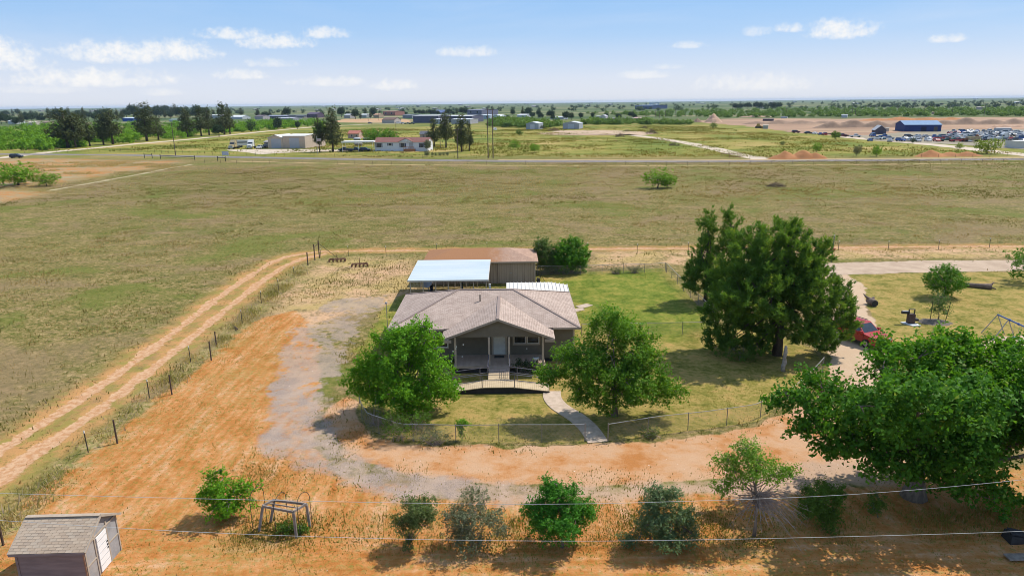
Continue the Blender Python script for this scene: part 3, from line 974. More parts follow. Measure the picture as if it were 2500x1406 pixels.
# ---------------------------------------------------------------- leaves
def boughs(lobes, k, rg, f=0.5, off=0.78):
    """break each lobe into smaller boughs so that the crown has lumps and gaps"""
    out = []
    for l in lobes:
        l = np.array(l, float)
        n = max(3, int(k * (l[3] * l[5]) ** .5 + 2))
        for i in range(n):
            d = rg.normal(0, 1, 3)
            d /= np.linalg.norm(d)
            s = f * rg.uniform(.65, 1.15)
            out.append(tuple(np.r_[l[:3] + d * l[3:6] * off * rg.uniform(.75, 1.1), l[3:6] * s * np.array([1, 1, .8])]))
    return out + [tuple(np.r_[l[:3], np.array(l[3:6]) * .4]) for l in lobes]


def leaf_quads(C, Nrm, L, Wd, tint, rg):
    """C (n,3) leaf centres, Nrm approximate normals; folded rhombic leaves"""
    n = len(C)
    Nrm = Nrm / (np.linalg.norm(Nrm, axis=1, keepdims=True) + 1e-9)
    r = rg.normal(0, 1, (n, 3))
    a = np.cross(Nrm, r)
    a /= np.linalg.norm(a, axis=1, keepdims=True) + 1e-9
    b = np.cross(Nrm, a)
    l = (L * rg.uniform(0.5, 1.45, n))[:, None]
    wv = (Wd * rg.uniform(0.7, 1.3, n))[:, None]
    fold = Nrm * wv * 0.25
    V = np.stack([C - a * l * .5, C + b * wv * .5 + fold, C + a * l * .5 - fold * .6, C - b * wv * .5 + fold], 1).reshape(-1, 3)
    F = np.arange(4 * n).reshape(-1, 4)
    return V, F, np.repeat(np.c_[np.clip(tint, 0, 1), np.ones(n)], 4, 0)


def crown_points(lobes, n, rg, surf=0.35, inside_drop=0.55):
    """clump centres through the lobes, mostly towards the outside"""
    Lb = np.array(lobes, float)
    wgt = (Lb[:, 3] * Lb[:, 4] * Lb[:, 5]) ** 0.72
    k = rg.choice(len(Lb), n, p=wgt / wgt.sum())
    d = rg.normal(0, 1, (n, 3))
    d /= np.linalg.norm(d, axis=1, keepdims=True)
    r = rg.random(n) ** surf
    r = r * (1 + rg.normal(0, 0.07, n))
    C = Lb[k, :3] + d * Lb[k, 3:6] * r[:, None]
    q = np.min([(((C - Lb[j, :3]) / Lb[j, 3:6]) ** 2).sum(1) + (k == j) * 9 for j in range(len(Lb))], 0)
    keep = (q > inside_drop) | (rg.random(n) < 0.35)
    return C[keep], d[keep], k[keep]


def leafy(lobes, nclump, per, cr, ll, lw_, rg, up=0.5, surf=0.35, floor=0.25, out=0.7, drop=0.55):
    C, d, k = crown_points(lobes, nclump, rg, surf, drop)
    C = C[C[:, 2] > floor] if floor is not None else C
    d = d[:len(C)]
    n = len(C)
    ct = np.stack([rg.random(n), rg.random(n), rg.random(n)], 1)
    mid = np.array([l[:3] for l in lobes]).mean(0)
    # every clump is a leafy spray along a short twig pointing outwards
    ax = (C - mid)
    ax /= np.linalg.norm(ax, axis=1, keepdims=True) + 1e-9
    ax = ax * 0.9 + rg.normal(0, 0.55, (n, 3)) + np.array([0, 0, 0.25])
    ax /= np.linalg.norm(ax, axis=1, keepdims=True) + 1e-9
    sz = np.repeat(rg.uniform(0.55, 1.5, n), per)[:, None]
    s_ = rg.uniform(-1.0, 1.25, (n * per, 1))
    CC = np.repeat(C, per, 0) + np.repeat(ax, per, 0) * s_ * cr * 1.15 * sz + rg.normal(0, 1, (n * per, 3)) * cr * 0.36 * sz * (1.15 - 0.45 * np.abs(s_))
    o = CC - mid
    o /= np.linalg.norm(o, axis=1, keepdims=True) + 1e-9
    Nn = o * out + rg.normal(0, 0.75, CC.shape) + np.array([0, 0, up])
    tn = np.repeat(ct, per, 0) * 0.65 + rg.random((n * per, 3)) * 0.35
    tn[:, 1] = np.repeat(ct[:, 1], per) * .6 + rg.random(n * per) * .4
    return C, leaf_quads(CC, Nn, ll, lw_, tn, rg)


def needles(C, Ax, per, ln, wd, plume, rg):
    """pine plumes: narrow needles leaving short shoots"""
    n = len(C)
    N = n * per
    ax = np.repeat(Ax / np.linalg.norm(Ax, axis=1, keepdims=True), per, 0)
    s = rg.uniform(-0.5, 0.5, N)
    base = np.repeat(C, per, 0) + ax * (s * plume)[:, None]
    d = rg.normal(0, 1, (N, 3))
    d = d - ax * (d * ax).sum(1, keepdims=True)
    d /= np.linalg.norm(d, axis=1, keepdims=True) + 1e-9
    dirv = ax * 0.75 + d * 0.8
    dirv /= np.linalg.norm(dirv, axis=1, keepdims=True)
    side = np.cross(dirv, rg.normal(0, 1, (N, 3)))
    side /= np.linalg.norm(side, axis=1, keepdims=True) + 1e-9
    l = ln * rg.uniform(0.7, 1.25, N)
    V = np.stack([base - side * wd, base + side * wd, base + dirv * l[:, None]], 1).reshape(-1, 3)
    F = np.arange(3 * N).reshape(-1, 3)
    tn = np.repeat(rg.random((n, 3)), per, 0) * .7 + rg.random((N, 3)) * .3
    return V, F, np.repeat(np.c_[tn, np.ones(N)], 3, 0)


def wood(trunk, tr, lobes, C, rg, nlimb=10, ntwig=60, r0=None, fork=0.55, twig_r=0.02, sides=7, limb=1.0):
    """trunk polyline, limbs curving into the lobes, twigs to leaf clumps"""
    mb = MB()
    T = [Vector(p) for p in trunk]
    k = len(T)
    rad = [tr * (1 - 0.55 * i / (k - 1)) for i in range(k)]
    rad[0] *= 1.35
    mb.tube(T, rad, sides + 2)
    tips = []
    for i in range(nlimb):
        lb = lobes[i % len(lobes)]
        f = fork + (1 - fork) * rg.random()
        j = min(int(f * (k - 1)), k - 2)
        st = T[j].lerp(T[j + 1], f * (k - 1) - j)
        en = Vector(lb[:3]) + Vector(rg.normal(0, 0.2, 3) * np.array(lb[3:6]))
        ctrl = st.lerp(en, 0.45) + Vector((0, 0, -0.10 * (en - st).length)) + Vector(rg.normal(0, .08 * (en - st).length, 3))
        pts = [st.lerp(ctrl, q).lerp(ctrl.lerp(en, q), q) for q in (0, .2, .4, .6, .8, 1)]
        rr = tr * rg.uniform(0.28, 0.5) * limb
        mb.tube(pts, [rr * (1 - .88 * q) for q in (0, .2, .4, .6, .8, 1)], 6)
        tips += pts[2:]
    if len(C):
        TA = np.array([tuple(p) for p in tips])
        for i in rg.choice(len(C), min(ntwig, len(C)), replace=False):
            c = C[i]
            st = Vector(TA[np.argmin(((TA - c) ** 2).sum(1))])
            en = Vector(c)
            md = st.lerp(en, .5) + Vector(rg.normal(0, .06, 3)) * (en - st).length + Vector((0, 0, .05 * (en - st).length))
            mb.tube([st, md, en], [twig_r * 1.6, twig_r, twig_r * .4], 3, cap=False)
    return mb


M_bark = pm('bark_grey_brown', (0.25, 0.20, 0.155), (0.15, 0.12, 0.095), 7, 0.95, 0.6, stretch=(1, 1, .3))
M_barkd = pm('bark_dark', (0.11, 0.085, 0.07), (0.07, 0.055, 0.045), 7, 0.95, 0.6, stretch=(1, 1, .3))
M_deadw = pm('dead_twigs', (0.34, 0.27, 0.235), (0.24, 0.19, 0.165), 5, 0.95)
M_mul1 = leafm('leaf_bright_green', (0.085, 0.255, 0.012), (0.18, 0.385, 0.022), (0.34, 0.40, 0.08))
M_mul2 = leafm('leaf_mid_green', (0.068, 0.19, 0.014), (0.15, 0.31, 0.024), (0.32, 0.37, 0.11))
M_mul3 = leafm('leaf_deep_green', (0.050, 0.160, 0.014), (0.108, 0.275, 0.022), (0.26, 0.37, 0.08))
M_pine = leafm('pine_needles', (0.062, 0.145, 0.028), (0.145, 0.27, 0.036), (0.28, 0.36, 0.06), 0.45)
M_jun = leafm('juniper_green', (0.04, 0.17, 0.012), (0.08, 0.28, 0.02), (0.14, 0.33, 0.04), 0.35)
M_sage = leafm('sage_leaf', (0.12, 0.15, 0.075), (0.19, 0.215, 0.125), (0.29, 0.28, 0.19), 0.25)
M_dsage = leafm('dark_sage_leaf', (0.085, 0.135, 0.04), (0.14, 0.19, 0.055), (0.22, 0.24, 0.11), 0.32)
M_olive = leafm('olive_bush_leaf', (0.07, 0.14, 0.02), (0.12, 0.22, 0.025), (0.2, 0.26, 0.05), 0.35)
M_mesq = leafm('mesquite_leaf', (0.11, 0.25, 0.014), (0.19, 0.36, 0.024), (0.30, 0.40, 0.06), 0.35)
M_fpine = leafm('far_pine_needles', (0.052, 0.070, 0.026), (0.095, 0.115, 0.038), (0.17, 0.165, 0.07), 0.2)
M_fdark = leafm('far_dark_leaf', (0.028, 0.055, 0.022), (0.045, 0.085, 0.028), (0.08, 0.11, 0.04), 0.15)


def pixlobes(base, lst):
    """lobes given in photograph pixels on the upright plane of the trunk: (px, py, half width px, half height px, depth offset m, depth radius factor)"""
    out = []
    for (px, py, rx, rz, dy, fy) in lst:
        c = at(px, py, base.y + dy)
        s = mpp(c)
        out.append((c.x - base.x, c.y - base.y, c.z, rx * s, rx * s * fy, rz * s))
    return out


def broadleaf(name, label, bpx, lobes_px, lm, nclump, per, cr, ll, lw_, seed, tr=0.16, bark=None, nlimb=12, ntwig=90, surf=0.33, up=0.5, group=None, trunk_to=0.5, floor=0.3, cat='tree', lean=(0, 0), drop=0.55, twig_r=0.02, bgh=0):
    b = gp(*bpx)
    rg = np.random.default_rng(seed)
    lobes = pixlobes(b, lobes_px)
    root = thing(name, label, cat, b, group=group)
    C, (V, F, c) = leafy(boughs(lobes, bgh, rg) if bgh else lobes, nclump, per, cr, ll, lw_, rg, up, surf, floor, drop=drop)
    mid = np.array([l[:3] for l in lobes]).mean(0)
    th = mid[2] * trunk_to * 1.6
    tk = [(0, 0, -0.15), (lean[0] * .3 + .02, lean[1] * .3, th * .3), (lean[0] * .6 - .03, lean[1] * .6 + .02, th * .65), (lean[0] + mid[0] * .3, lean[1] + mid[1] * .3, th)]
    wood(tk, tr, lobes, C, rg, nlimb, ntwig, twig_r=twig_r, limb=.75).build('trunk', bark or M_bark, root, smooth=True)
    link('crown', np_mesh('crown', V, F, 4, c), lm, root)
    return root

# ---------------------------------------------------------------- the yard trees
broadleaf('mulberry_tree', 'bright green mulberry tree in the yard left of the house porch', (1000, 1012),
          [(985, 870, 78, 62, 0, .95), (925, 905, 62, 62, .6, 1), (1065, 925, 60, 55, -.3, 1), (1010, 820, 52, 34, .5, 1), (940, 835, 30, 26, .4, 1), (905, 960, 52, 28, 0, 1), (985, 955, 66, 38, -1.0, .9), (1000, 985, 50, 22, -.6, .9), (1060, 965, 50, 26, .3, 1), (1040, 855, 44, 36, .2, 1), (1040, 790, 22, 13, .5, 1), (868, 940, 16, 26, .2, 1)],
          M_mul1, 1250, 36, .32, .15, .11, 101, tr=.17, nlimb=20, ntwig=160, surf=.42, bgh=8)
broadleaf('mulberry_tree', 'dense mid green mulberry tree in the yard right of the house porch', (1500, 1014),
          [(1505, 845, 80, 66, .3, 1), (1420, 880, 70, 56, -.2, 1), (1575, 905, 62, 58, .2, 1), (1500, 930, 88, 44, -.8, .9), (1350, 905, 44, 30, -.3, 1), (1490, 790, 44, 32, .2, 1), (1620, 955, 44, 34, 0, 1), (1420, 955, 48, 26, -.6, 1), (1540, 960, 52, 30, -.6, 1), (1480, 985, 36, 26, -.9, 1), (1575, 825, 32, 30, .3, 1)],
          M_mul2, 1400, 36, .32, .14, .10, 102, tr=.2, nlimb=24, ntwig=190, surf=.42, bgh=8)
broadleaf('mulberry_tree', 'huge spreading deep green mulberry tree filling the right foreground', (2230, 1212),
          [(2240, 1000, 165, 95, .5, .9), (2050, 985, 90, 52, .3, 1), (2385, 980, 130, 90, 1.0, 1), (2230, 880, 95, 42, 2.0, 1), (2360, 885, 110, 50, 2.4, 1), (2250, 970, 100, 55, -3.2, .9), (2400, 990, 100, 65, -3.2, .9), (2120, 1005, 80, 45, -2.8, .9), (2640, 1060, 110, 90, -2.4, 1), (2590, 900, 100, 80, -1.5, 1), (2700, 1000, 130, 100, -1.5, 1), (2600, 1010, 110, 70, -3.2, 1), (1945, 985, 62, 36, 0, 1), (2010, 940, 50, 30, .8, 1), (2030, 1080, 60, 26, -1, 1), (2300, 850, 70, 30, 3, 1), (2090, 1075, 90, 42, -1.2, .9), (2320, 1085, 110, 52, -1.8, .9), (2450, 1090, 95, 75, -1.0, 1), (2170, 1020, 105, 60, -2.0, .9), (2470, 885, 80, 54, 2.0, 1), (2560, 1000, 110, 110, 0, 1), (2140, 905, 55, 36, 1.4, 1), (2180, 1125, 70, 30, -1.6, .9), (2260, 1140, 60, 28, -1.2, .9), (2080, 1100, 60, 24, -.6, .9), (2400, 1185, 80, 34, -2.2, .9), (1990, 1040, 55, 22, -.6, 1), (1915, 960, 24, 16, 0, 1), (2440, 1225, 40, 20, -2, 1), (2330, 1180, 40, 22, -2.2, 1)],
          M_mul3, 3100, 38, .42, .20, .15, 103, tr=.52, nlimb=34, ntwig=260, surf=.42, trunk_to=.36, twig_r=.03, bgh=7)
broadleaf('ash_tree', 'round bright green small tree in the right hand yard', (2305, 726),
          [(2305, 682, 44, 30, 0, 1), (2285, 692, 26, 22, -.3, 1), (2335, 684, 24, 22, .2, 1), (2310, 664, 24, 16, 0, 1), (2312, 714, 14, 12, 0, 1)], M_mul3, 420, 20, .26, .15, .11, 104, tr=.1, nlimb=9, ntwig=40)
broadleaf('young_tree', 'slender pale green sapling held between two stakes', (2290, 782),
          [(2293, 740, 22, 27, 0, 1), (2300, 755, 18, 16, 0, 1), (2288, 722, 12, 13, 0, 1)], leafm('sapling_leaf', (.075, .15, .045), (.13, .22, .07)), 90, 16, .22, .12, .085, 105, tr=.04, nlimb=7, ntwig=30)
broadleaf('mulberry_tree', 'green tree reaching in from the right edge beside the gravel road', (2555, 690),
          [(2560, 632, 70, 36, 0, 1), (2490, 630, 36, 12, 0, 1), (2500, 652, 34, 14, .3, 1), (2485, 668, 20, 10, 0, 1), (2600, 660, 60, 26, 0, 1)], M_mul3, 330, 20, .3, .17, .12, 106, tr=.16, nlimb=12, ntwig=40)
broadleaf('round_bush', 'dark rounded shrub tree behind the tan barn, nearer the field', (1395, 664),
          [(1395, 622, 42, 38, 0, 1), (1375, 635, 30, 30, -.3, 1), (1412, 632, 26, 28, -.2, 1), (1392, 598, 24, 16, .2, 1)], M_mul3, 620, 22, .3, .2, .15, 107, tr=.14, nlimb=9, ntwig=30, floor=.2)
broadleaf('round_bush', 'grey green half bare shrub tree against the barn corner', (1338, 664),
          [(1330, 622, 30, 36, 0, 1), (1345, 638, 26, 26, -.2, 1), (1322, 602, 18, 18, 0, 1)], leafm('grey_green_leaf', (.06, .12, .03), (.11, .19, .05), (.24, .25, .14)), 420, 20, .3, .18, .13, 108, tr=.12, nlimb=9, ntwig=90, floor=.2)

# ---------------------------------------------------------------- pines
def pine(name, label, bpx, lobes_px, seed, nplume, tr=.3, per=10, ln=.27, wd=.036, plume=.35, top=None, lm=None, group=None, nlimb=26, dead=60):
    b = gp(*bpx)
    rg = np.random.default_rng(seed)
    lobes = pixlobes(b, lobes_px)
    root = thing(name, label, 'tree', b, group=group)
    # branch plumes: clusters of shoots on the lobes' surface
    sub_ = boughs(lobes, 11, rg, .48, .74)
    C0, d0, k0 = crown_points(sub_, nplume // 14, rg, .26, .75)
    m_ = 14
    Cc = np.repeat(C0, m_, 0) + rg.normal(0, .13, (len(C0) * m_, 3)) + (np.repeat(d0, m_, 0) * .7 + np.array([0, 0, .5])) * rg.uniform(-.35, .45, (len(C0) * m_, 1))
    ax = np.repeat(d0, m_, 0) * 0.75 + np.array([0, 0, 0.75]) + rg.normal(0, .25, (len(C0) * m_, 3))
    ok = Cc[:, 2] > .35
    V, F, c = needles(Cc[ok], ax[ok], per, ln, wd, plume, rg)
    tn_ = np.repeat(np.repeat(rg.random((len(C0), 3)), m_, 0)[ok], per * 3, 0)
    c[:, :3] = np.clip(c[:, :3] * .45 + tn_ * .6, 0, 1)
    mid = np.array([l[:3] for l in lobes]).mean(0)
    th = (top if top else max(l[2] for l in lobes) * .88)
    tk = [(0, 0, -.2), (.05, 0, th * .25), (mid[0] * .2, mid[1] * .2, th * .5), (mid[0] * .45, mid[1] * .45, th * .8), (mid[0] * .6, mid[1] * .6, th)]
    w_ = wood(tk, tr, lobes, C0, rg, nlimb, dead, fork=.22, twig_r=.02, limb=.6)
    w_.build('trunk', M_barkd, root, smooth=True)
    link('crown', np_mesh('crown', V, F, 3, c), lm or M_pine, root)
    return root


pine('pine_tree', 'big rounded dark pine with a thick bare trunk in the fenced yard', (1897, 866),
     [(1880, 640, 100, 84, .5, .9), (1790, 690, 62, 80, .8, 1), (1960, 680, 74, 80, .2, 1), (1850, 730, 100, 70, -1.2, .8), (1965, 770, 80, 56, -.6, .9), (2045, 720, 44, 44, .3, 1), (1775, 800, 52, 60, .6, 1), (1990, 630, 42, 50, 0, 1), (1900, 575, 60, 32, .6, 1), (2050, 790, 36, 36, 0, 1), (1850, 800, 70, 40, 1.5, .9), (1985, 815, 60, 26, -1, .9), (1735, 760, 34, 40, 1.2, 1), (1835, 845, 60, 26, 0, .9), (1760, 840, 40, 36, .4, 1), (2020, 835, 40, 24, 0, 1), (1880, 690, 110, 90, 0, .8), (2060, 760, 30, 46, 0, 1)],
     201, 30000, tr=.33, top=9.0, nlimb=34, dead=260)
pine('pine_tree', 'tall narrow dark conifer with a pointed top, left of the big pine', (1722, 735),
     [(1720, 640, 34, 70, 0, 1), (1728, 570, 24, 50, 0, 1), (1725, 528, 13, 28, 0, 1), (1700, 670, 32, 44, 0, 1), (1740, 690, 36, 40, 0, 1)], 202, 3900, tr=.18, nlimb=16, dead=40)
pine('pine_tree', 'tall dark conifer rising directly behind the big pine', (1790, 738),
     [(1780, 640, 36, 80, 0, 1), (1785, 560, 26, 46, 0, 1), (1782, 526, 15, 22, 0, 1), (1760, 690, 34, 50, 0, 1)], 203, 3700, tr=.18, nlimb=14, dead=30)
broadleaf('low_bush', 'low dark bush under the left side of the big pine', (1805, 882), [(1800, 860, 38, 22, 0, 1), (1830, 868, 22, 14, 0, 1)], M_olive, 120, 18, .2, .1, .05, 204, tr=.04, nlimb=6, ntwig=20, floor=.05, cat='bush')

# ---------------------------------------------------------------- shrub row under the power lines
broadleaf('bright_shrub', 'bright green leafy shrub beside the weathered timber frame', (548, 1262),
          [(545, 1200, 46, 46, 0, 1), (575, 1215, 40, 36, -.2, 1), (515, 1228, 34, 24, 0, 1), (600, 1190, 26, 26, .1, 1), (520, 1165, 24, 22, 0, 1), (545, 1148, 14, 16, 0, 1), (625, 1180, 11, 12, 0, 1), (560, 1240, 44, 18, -.2, 1)],
          M_mul1, 330, 20, .2, .125, .075, 301, bgh=7, tr=.06, nlimb=12, ntwig=60, floor=.12, cat='shrub')
broadleaf('dark_shrub', 'dark upright twiggy shrub, left end of the row by the driveway', (1003, 1336),
          [(1010, 1250, 44, 38, 0, 1), (985, 1275, 28, 24, 0, 1), (1035, 1260, 28, 26, 0, 1), (1000, 1318, 30, 14, 0, 1)], M_dsage, 460, 18, .17, .095, .05, 302, bgh=7, tr=.035, nlimb=22, ntwig=110, floor=.08, cat='shrub', trunk_to=.2, twig_r=.012)
broadleaf('sage_shrub', 'sparse silvery sage shrub between the dark shrub and the bright juniper', (1150, 1335),
          [(1165, 1245, 66, 36, 0, 1), (1130, 1280, 44, 40, 0, 1), (1205, 1270, 44, 36, .1, 1), (1150, 1315, 54, 20, -.1, 1), (1085, 1270, 14, 14, 0, 1)], M_sage, 560, 17, .17, .095, .05, 303, bgh=7, tr=.04, nlimb=30, ntwig=150, floor=.08, cat='shrub', trunk_to=.2, twig_r=.012)
b = broadleaf('juniper_tree', 'vivid green bushy juniper in the middle of the shrub row', (1372, 1335),
              [(1355, 1225, 62, 40, 0, 1), (1365, 1262, 78, 36, 0, 1), (1355, 1190, 34, 24, 0, 1), (1410, 1255, 40, 30, 0, 1), (1310, 1255, 36, 28, 0, 1), (1395, 1200, 24, 22, 0, 1), (1340, 1295, 50, 14, 0, 1), (1400, 1292, 36, 14, 0, 1)],
              M_jun, 900, 18, .18, .15, .05, 304, bgh=7, tr=.07, nlimb=20, ntwig=100, floor=.35, up=.8)
broadleaf('sage_shrub', 'broad blue green rounded shrub right of the vivid juniper', (1625, 1332),
          [(1635, 1258, 60, 44, 0, 1), (1580, 1260, 48, 30, 0, 1), (1620, 1208, 46, 24, .1, 1), (1625, 1305, 66, 30, -.1, 1), (1675, 1275, 32, 34, 0, 1), (1540, 1310, 30, 18, 0, 1)], leafm('blue_sage_leaf', (.10, .17, .075), (.16, .235, .10), (.25, .28, .15), .32), 900, 18, .17, .095, .06, 305, bgh=7, tr=.05, nlimb=20, ntwig=90, floor=.08, cat='shrub', trunk_to=.2, twig_r=.014)
broadleaf('olive_bush', 'dark olive bush in the shade of the big mulberry', (2015, 1292),
          [(2005, 1215, 46, 48, 0, 1), (1985, 1245, 34, 30, 0, 1), (2050, 1215, 24, 34, .1, 1), (2035, 1262, 40, 28, 0, 1)], M_olive, 620, 18, .17, .10, .05, 306, bgh=7, tr=.05, nlimb=14, ntwig=60, floor=.08, cat='shrub', trunk_to=.2)
broadleaf('olive_bush', 'small dark bush left of the big mulberry trunk', (2142, 1262), [(2138, 1228, 24, 28, 0, 1)], M_olive, 110, 16, .14, .08, .04, 307, tr=.03, nlimb=7, ntwig=30, floor=.06, cat='shrub', trunk_to=.2)
# half dead tree: green top, bare spray of dead twigs below
root = broadleaf('ash_tree', 'thin tree with a green top and a skirt of bare dead branches', (1841, 1308),
                 [(1835, 1125, 50, 40, 0, 1), (1775, 1130, 34, 26, 0, 1), (1880, 1150, 46, 24, .1, 1), (1820, 1095, 28, 24, 0, 1), (1765, 1185, 24, 22, -.1, 1), (1930, 1150, 14, 14, .1, 1), (1800, 1165, 30, 22, 0, 1)],
                 leafm('ash_leaf', (.095, .23, .02), (.18, .36, .04), (.26, .40, .08)), 380, 18, .22, .11, .055, 308, tr=.075, nlimb=26, ntwig=100, trunk_to=.5, twig_r=.012)
rg = np.random.default_rng(309)
mb = MB()
hz = at(1842, 1225, root.location.y).z
for i in range(150):
    a = rg.normal(0.1, 1.15) if rg.random() < .75 else rg.uniform(0, 6.28)
    L_ = rg.uniform(.7, 2.0) * (1.25 if abs(a) < 1 else .8)
    z0 = hz + rg.uniform(-.25, .5)
    e = rg.uniform(-.55, .35)
    d_ = Vector((math.cos(a), math.sin(a) * .9, e))
    p1 = Vector((.0, 0, z0)) + d_ * L_ * .5 + Vector((0, 0, .08))
    p2 = Vector((.0, 0, z0)) + d_ * L_ + Vector((0, 0, -.25 * L_))
    mb.tube([(0, 0, z0), p1, p2], [.018, .012, .005], 3, cap=False)
    for j in range(2):
        q = p1.lerp(p2, rg.random())
        mb.tube([q, q + Vector(rg.normal(0, .16, 3))], [.009, .004], 3, cap=False)
mb.build('dead_branches', M_deadw, root)

# sprouting vine on the front fence, dead brush at the fence corner
broadleaf('vine', 'small green vine climbing the front chain link fence', (1128, 1074), [(1130, 1035, 18, 12, 0, .7), (1126, 1055, 9, 14, 0, .7)], M_mul1, 70, 14, .12, .09, .06, 310, tr=.02, nlimb=5, ntwig=15, floor=.05, cat='vine')
for lab, bp, lb, lm_, nc, sd in (('dense dead grey brush at the left corner of the front fence', (905, 1035), [(905, 1005, 30, 34, 0, 1), (930, 1020, 34, 24, 0, 1)], M_sage, 60, 311),
                                 ('low green saplings tangled under the left mulberry tree', (985, 1072), [(975, 1040, 50, 28, 0, .8), (1030, 1020, 30, 16, 0, .8), (960, 1015, 34, 20, 0, .8)], M_olive, 190, 312),
                                 ('dry brown bush along the front fence left of the vine', (1060, 1082), [(1060, 1062, 46, 18, 0, .6)], M_sage, 60, 313),
                                 ('dark dry brush at the fence right of the walkway', (1590, 1066), [(1590, 1052, 30, 14, 0, .7)], M_dsage, 40, 314),
                                 ('green shrub standing at the back chain link fence', (1545, 666), [(1550, 656, 22, 10, 0, .6)], M_sage, 60, 315),
                                 ('low grey weed bush left of the back fence shrub', (1503, 668), [(1503, 661, 15, 8, 0, .7)], M_dsage, 40, 316),
                                 ('dark green foundation shrub below the porch right of the walkway', (1295, 912), [(1295, 893, 40, 13, .2, .5), (1270, 888, 20, 11, .2, .6)], M_fdark, 150, 317),
                                 ('small dark shrub at the house wall left of the porch', (1098, 905), [(1096, 885, 14, 20, .2, .6)], M_fdark, 60, 318)):
    b = gp(*bp)
    rg = np.random.default_rng(sd)
    lobes = pixlobes(b, lb)
    root = thing('brush', lab, 'bush', b)
    C, (V, F, c) = leafy(lobes, nc, 14, .16, .10, .05, rg, .4, .45, .04)
    link('foliage', np_mesh('foliage', V, F, 4, c), lm_, root)
    mb = MB()
    for i in range(60):
        l = lobes[i % len(lobes)]
        s = Vector((l[0] * rg.uniform(.3, 1), l[1], 0)) + Vector((rg.normal(0, .25), rg.normal(0, .2), 0))
        e = Vector(l[:3]) + Vector(rg.normal(0, .5, 3) * np.array(l[3:6]))
        mb.tube([s, s.lerp(e, .5) + Vector(rg.normal(0, .06, 3)), e], [.012, .009, .004], 3, cap=False)
    mb.build('stems', M_deadw, root)

# ---------------------------------------------------------------- far trees: a few shapes, copied
def far_tree_proto(kind, seed):
    rg = np.random.default_rng(seed)
    if kind == 'pine':           # about 10 m
        lobes = [(0, 0, 6.2, 2.2, 2.2, 3.0), (.9, .4, 4.4, 2.0, 2.0, 1.6), (-1.0, -.3, 4.8, 1.9, 1.9, 1.7), (.2, .3, 8.4, 1.3, 1.3, 1.6), (-.4, 0, 3.4, 2.2, 2.2, 1.0)]
        lobes = [tuple(np.array(l) * (1 + rg.normal(0, .08, 6))) for l in lobes]
        C, (V, F, c) = leafy(lobes, 330, 9, .55, .60, .22, rg, .5, .4, .8)
        lm, tr, h = M_fpine, .24, 9.0
    elif kind == 'round':        # broad crown about 7 m
        lobes = [(0, 0, 4.2, 3.0, 3.0, 2.3), (1.8, .5, 3.6, 2.2, 2.2, 1.8), (-1.9, -.4, 3.8, 2.2, 2.2, 1.8), (.3, .5, 5.6, 2.0, 2.0, 1.4)]
        lobes = [tuple(np.array(l) * (1 + rg.normal(0, .1, 6))) for l in lobes]
        C, (V, F, c) = leafy(lobes, 300, 9, .6, .6, .42, rg, .6, .4, .5)
        lm, tr, h = M_fdark, .25, 4.5
    elif kind == 'mesquite':     # airy bush tree about 3.5 m
        lobes = [(0, 0, 2.3, 2.0, 2.0, 1.2), (1.2, .3, 1.8, 1.3, 1.3, .9), (-1.2, -.2, 1.9, 1.4, 1.4, .9), (0, .2, 1.2, 1.8, 1.8, .8)]
        lobes = [tuple(np.array(l) * (1 + rg.normal(0, .12, 6))) for l in lobes]
        C, (V, F, c) = leafy(lobes, 190, 9, .36, .34, .16, rg, .7, .45, .25)
        lm, tr, h = M_mesq, .10, 2.2
    else:                        # bush about 2.4 m, for the thickets
        lobes = [(0, 0, 1.0, 1.5, 1.5, 1.1), (.8, .3, .9, 1.0, 1.0, .8), (-.8, -.4, 1.0, 1.0, 1.0, .9)]
        C, (V, F, c) = leafy(lobes, 34, 8, .5, .55, .36, rg, .7, .4, .05)
        return V, F, c
    tk = [(0, 0, -.3), (.1, 0, h * .3), (-.05, .05, h * .65), (0, 0, h)]
    tm = wood(tk, tr, lobes, C, rg, 9, 14, fork=.3, twig_r=.04, sides=5).mesh('trunk', True)
    tm.materials.append(M_barkd)
    cm = np_mesh('crown', V, F, 4, c)
    cm.materials.append(lm)
    return tm, cm


FT = {k: [far_tree_proto(k, 400 + 10 * j + i) for i in range(3)] for j, k in enumerate(('pine', 'round', 'mesquite'))}
FTH = dict(pine=9.9, round=6.9, mesquite=3.5)


def far_tree(kind, px, py, hpx, label, wf=1.0, group=None, var=None, mat=None, name=None):
    b = gp(px, py)
    h = hpx * mpp(b)
    s = h / FTH[kind]
    i = rnd.randrange(3) if var is None else var
    root = thing(name or dict(pine='pine_tree', round='broadleaf_tree', mesquite='mesquite_tree')[kind], label, 'tree', b, rnd.uniform(0, 6.28), group)
    root.scale = (s * wf, s * wf, s)
    tm, cm = FT[kind][i]
    link('trunk', tm, None, root)
    if mat:
        cm = cm.copy()
        cm.materials.clear()
        cm.materials.append(mat)
    link('crown', cm, None, root)
    return root


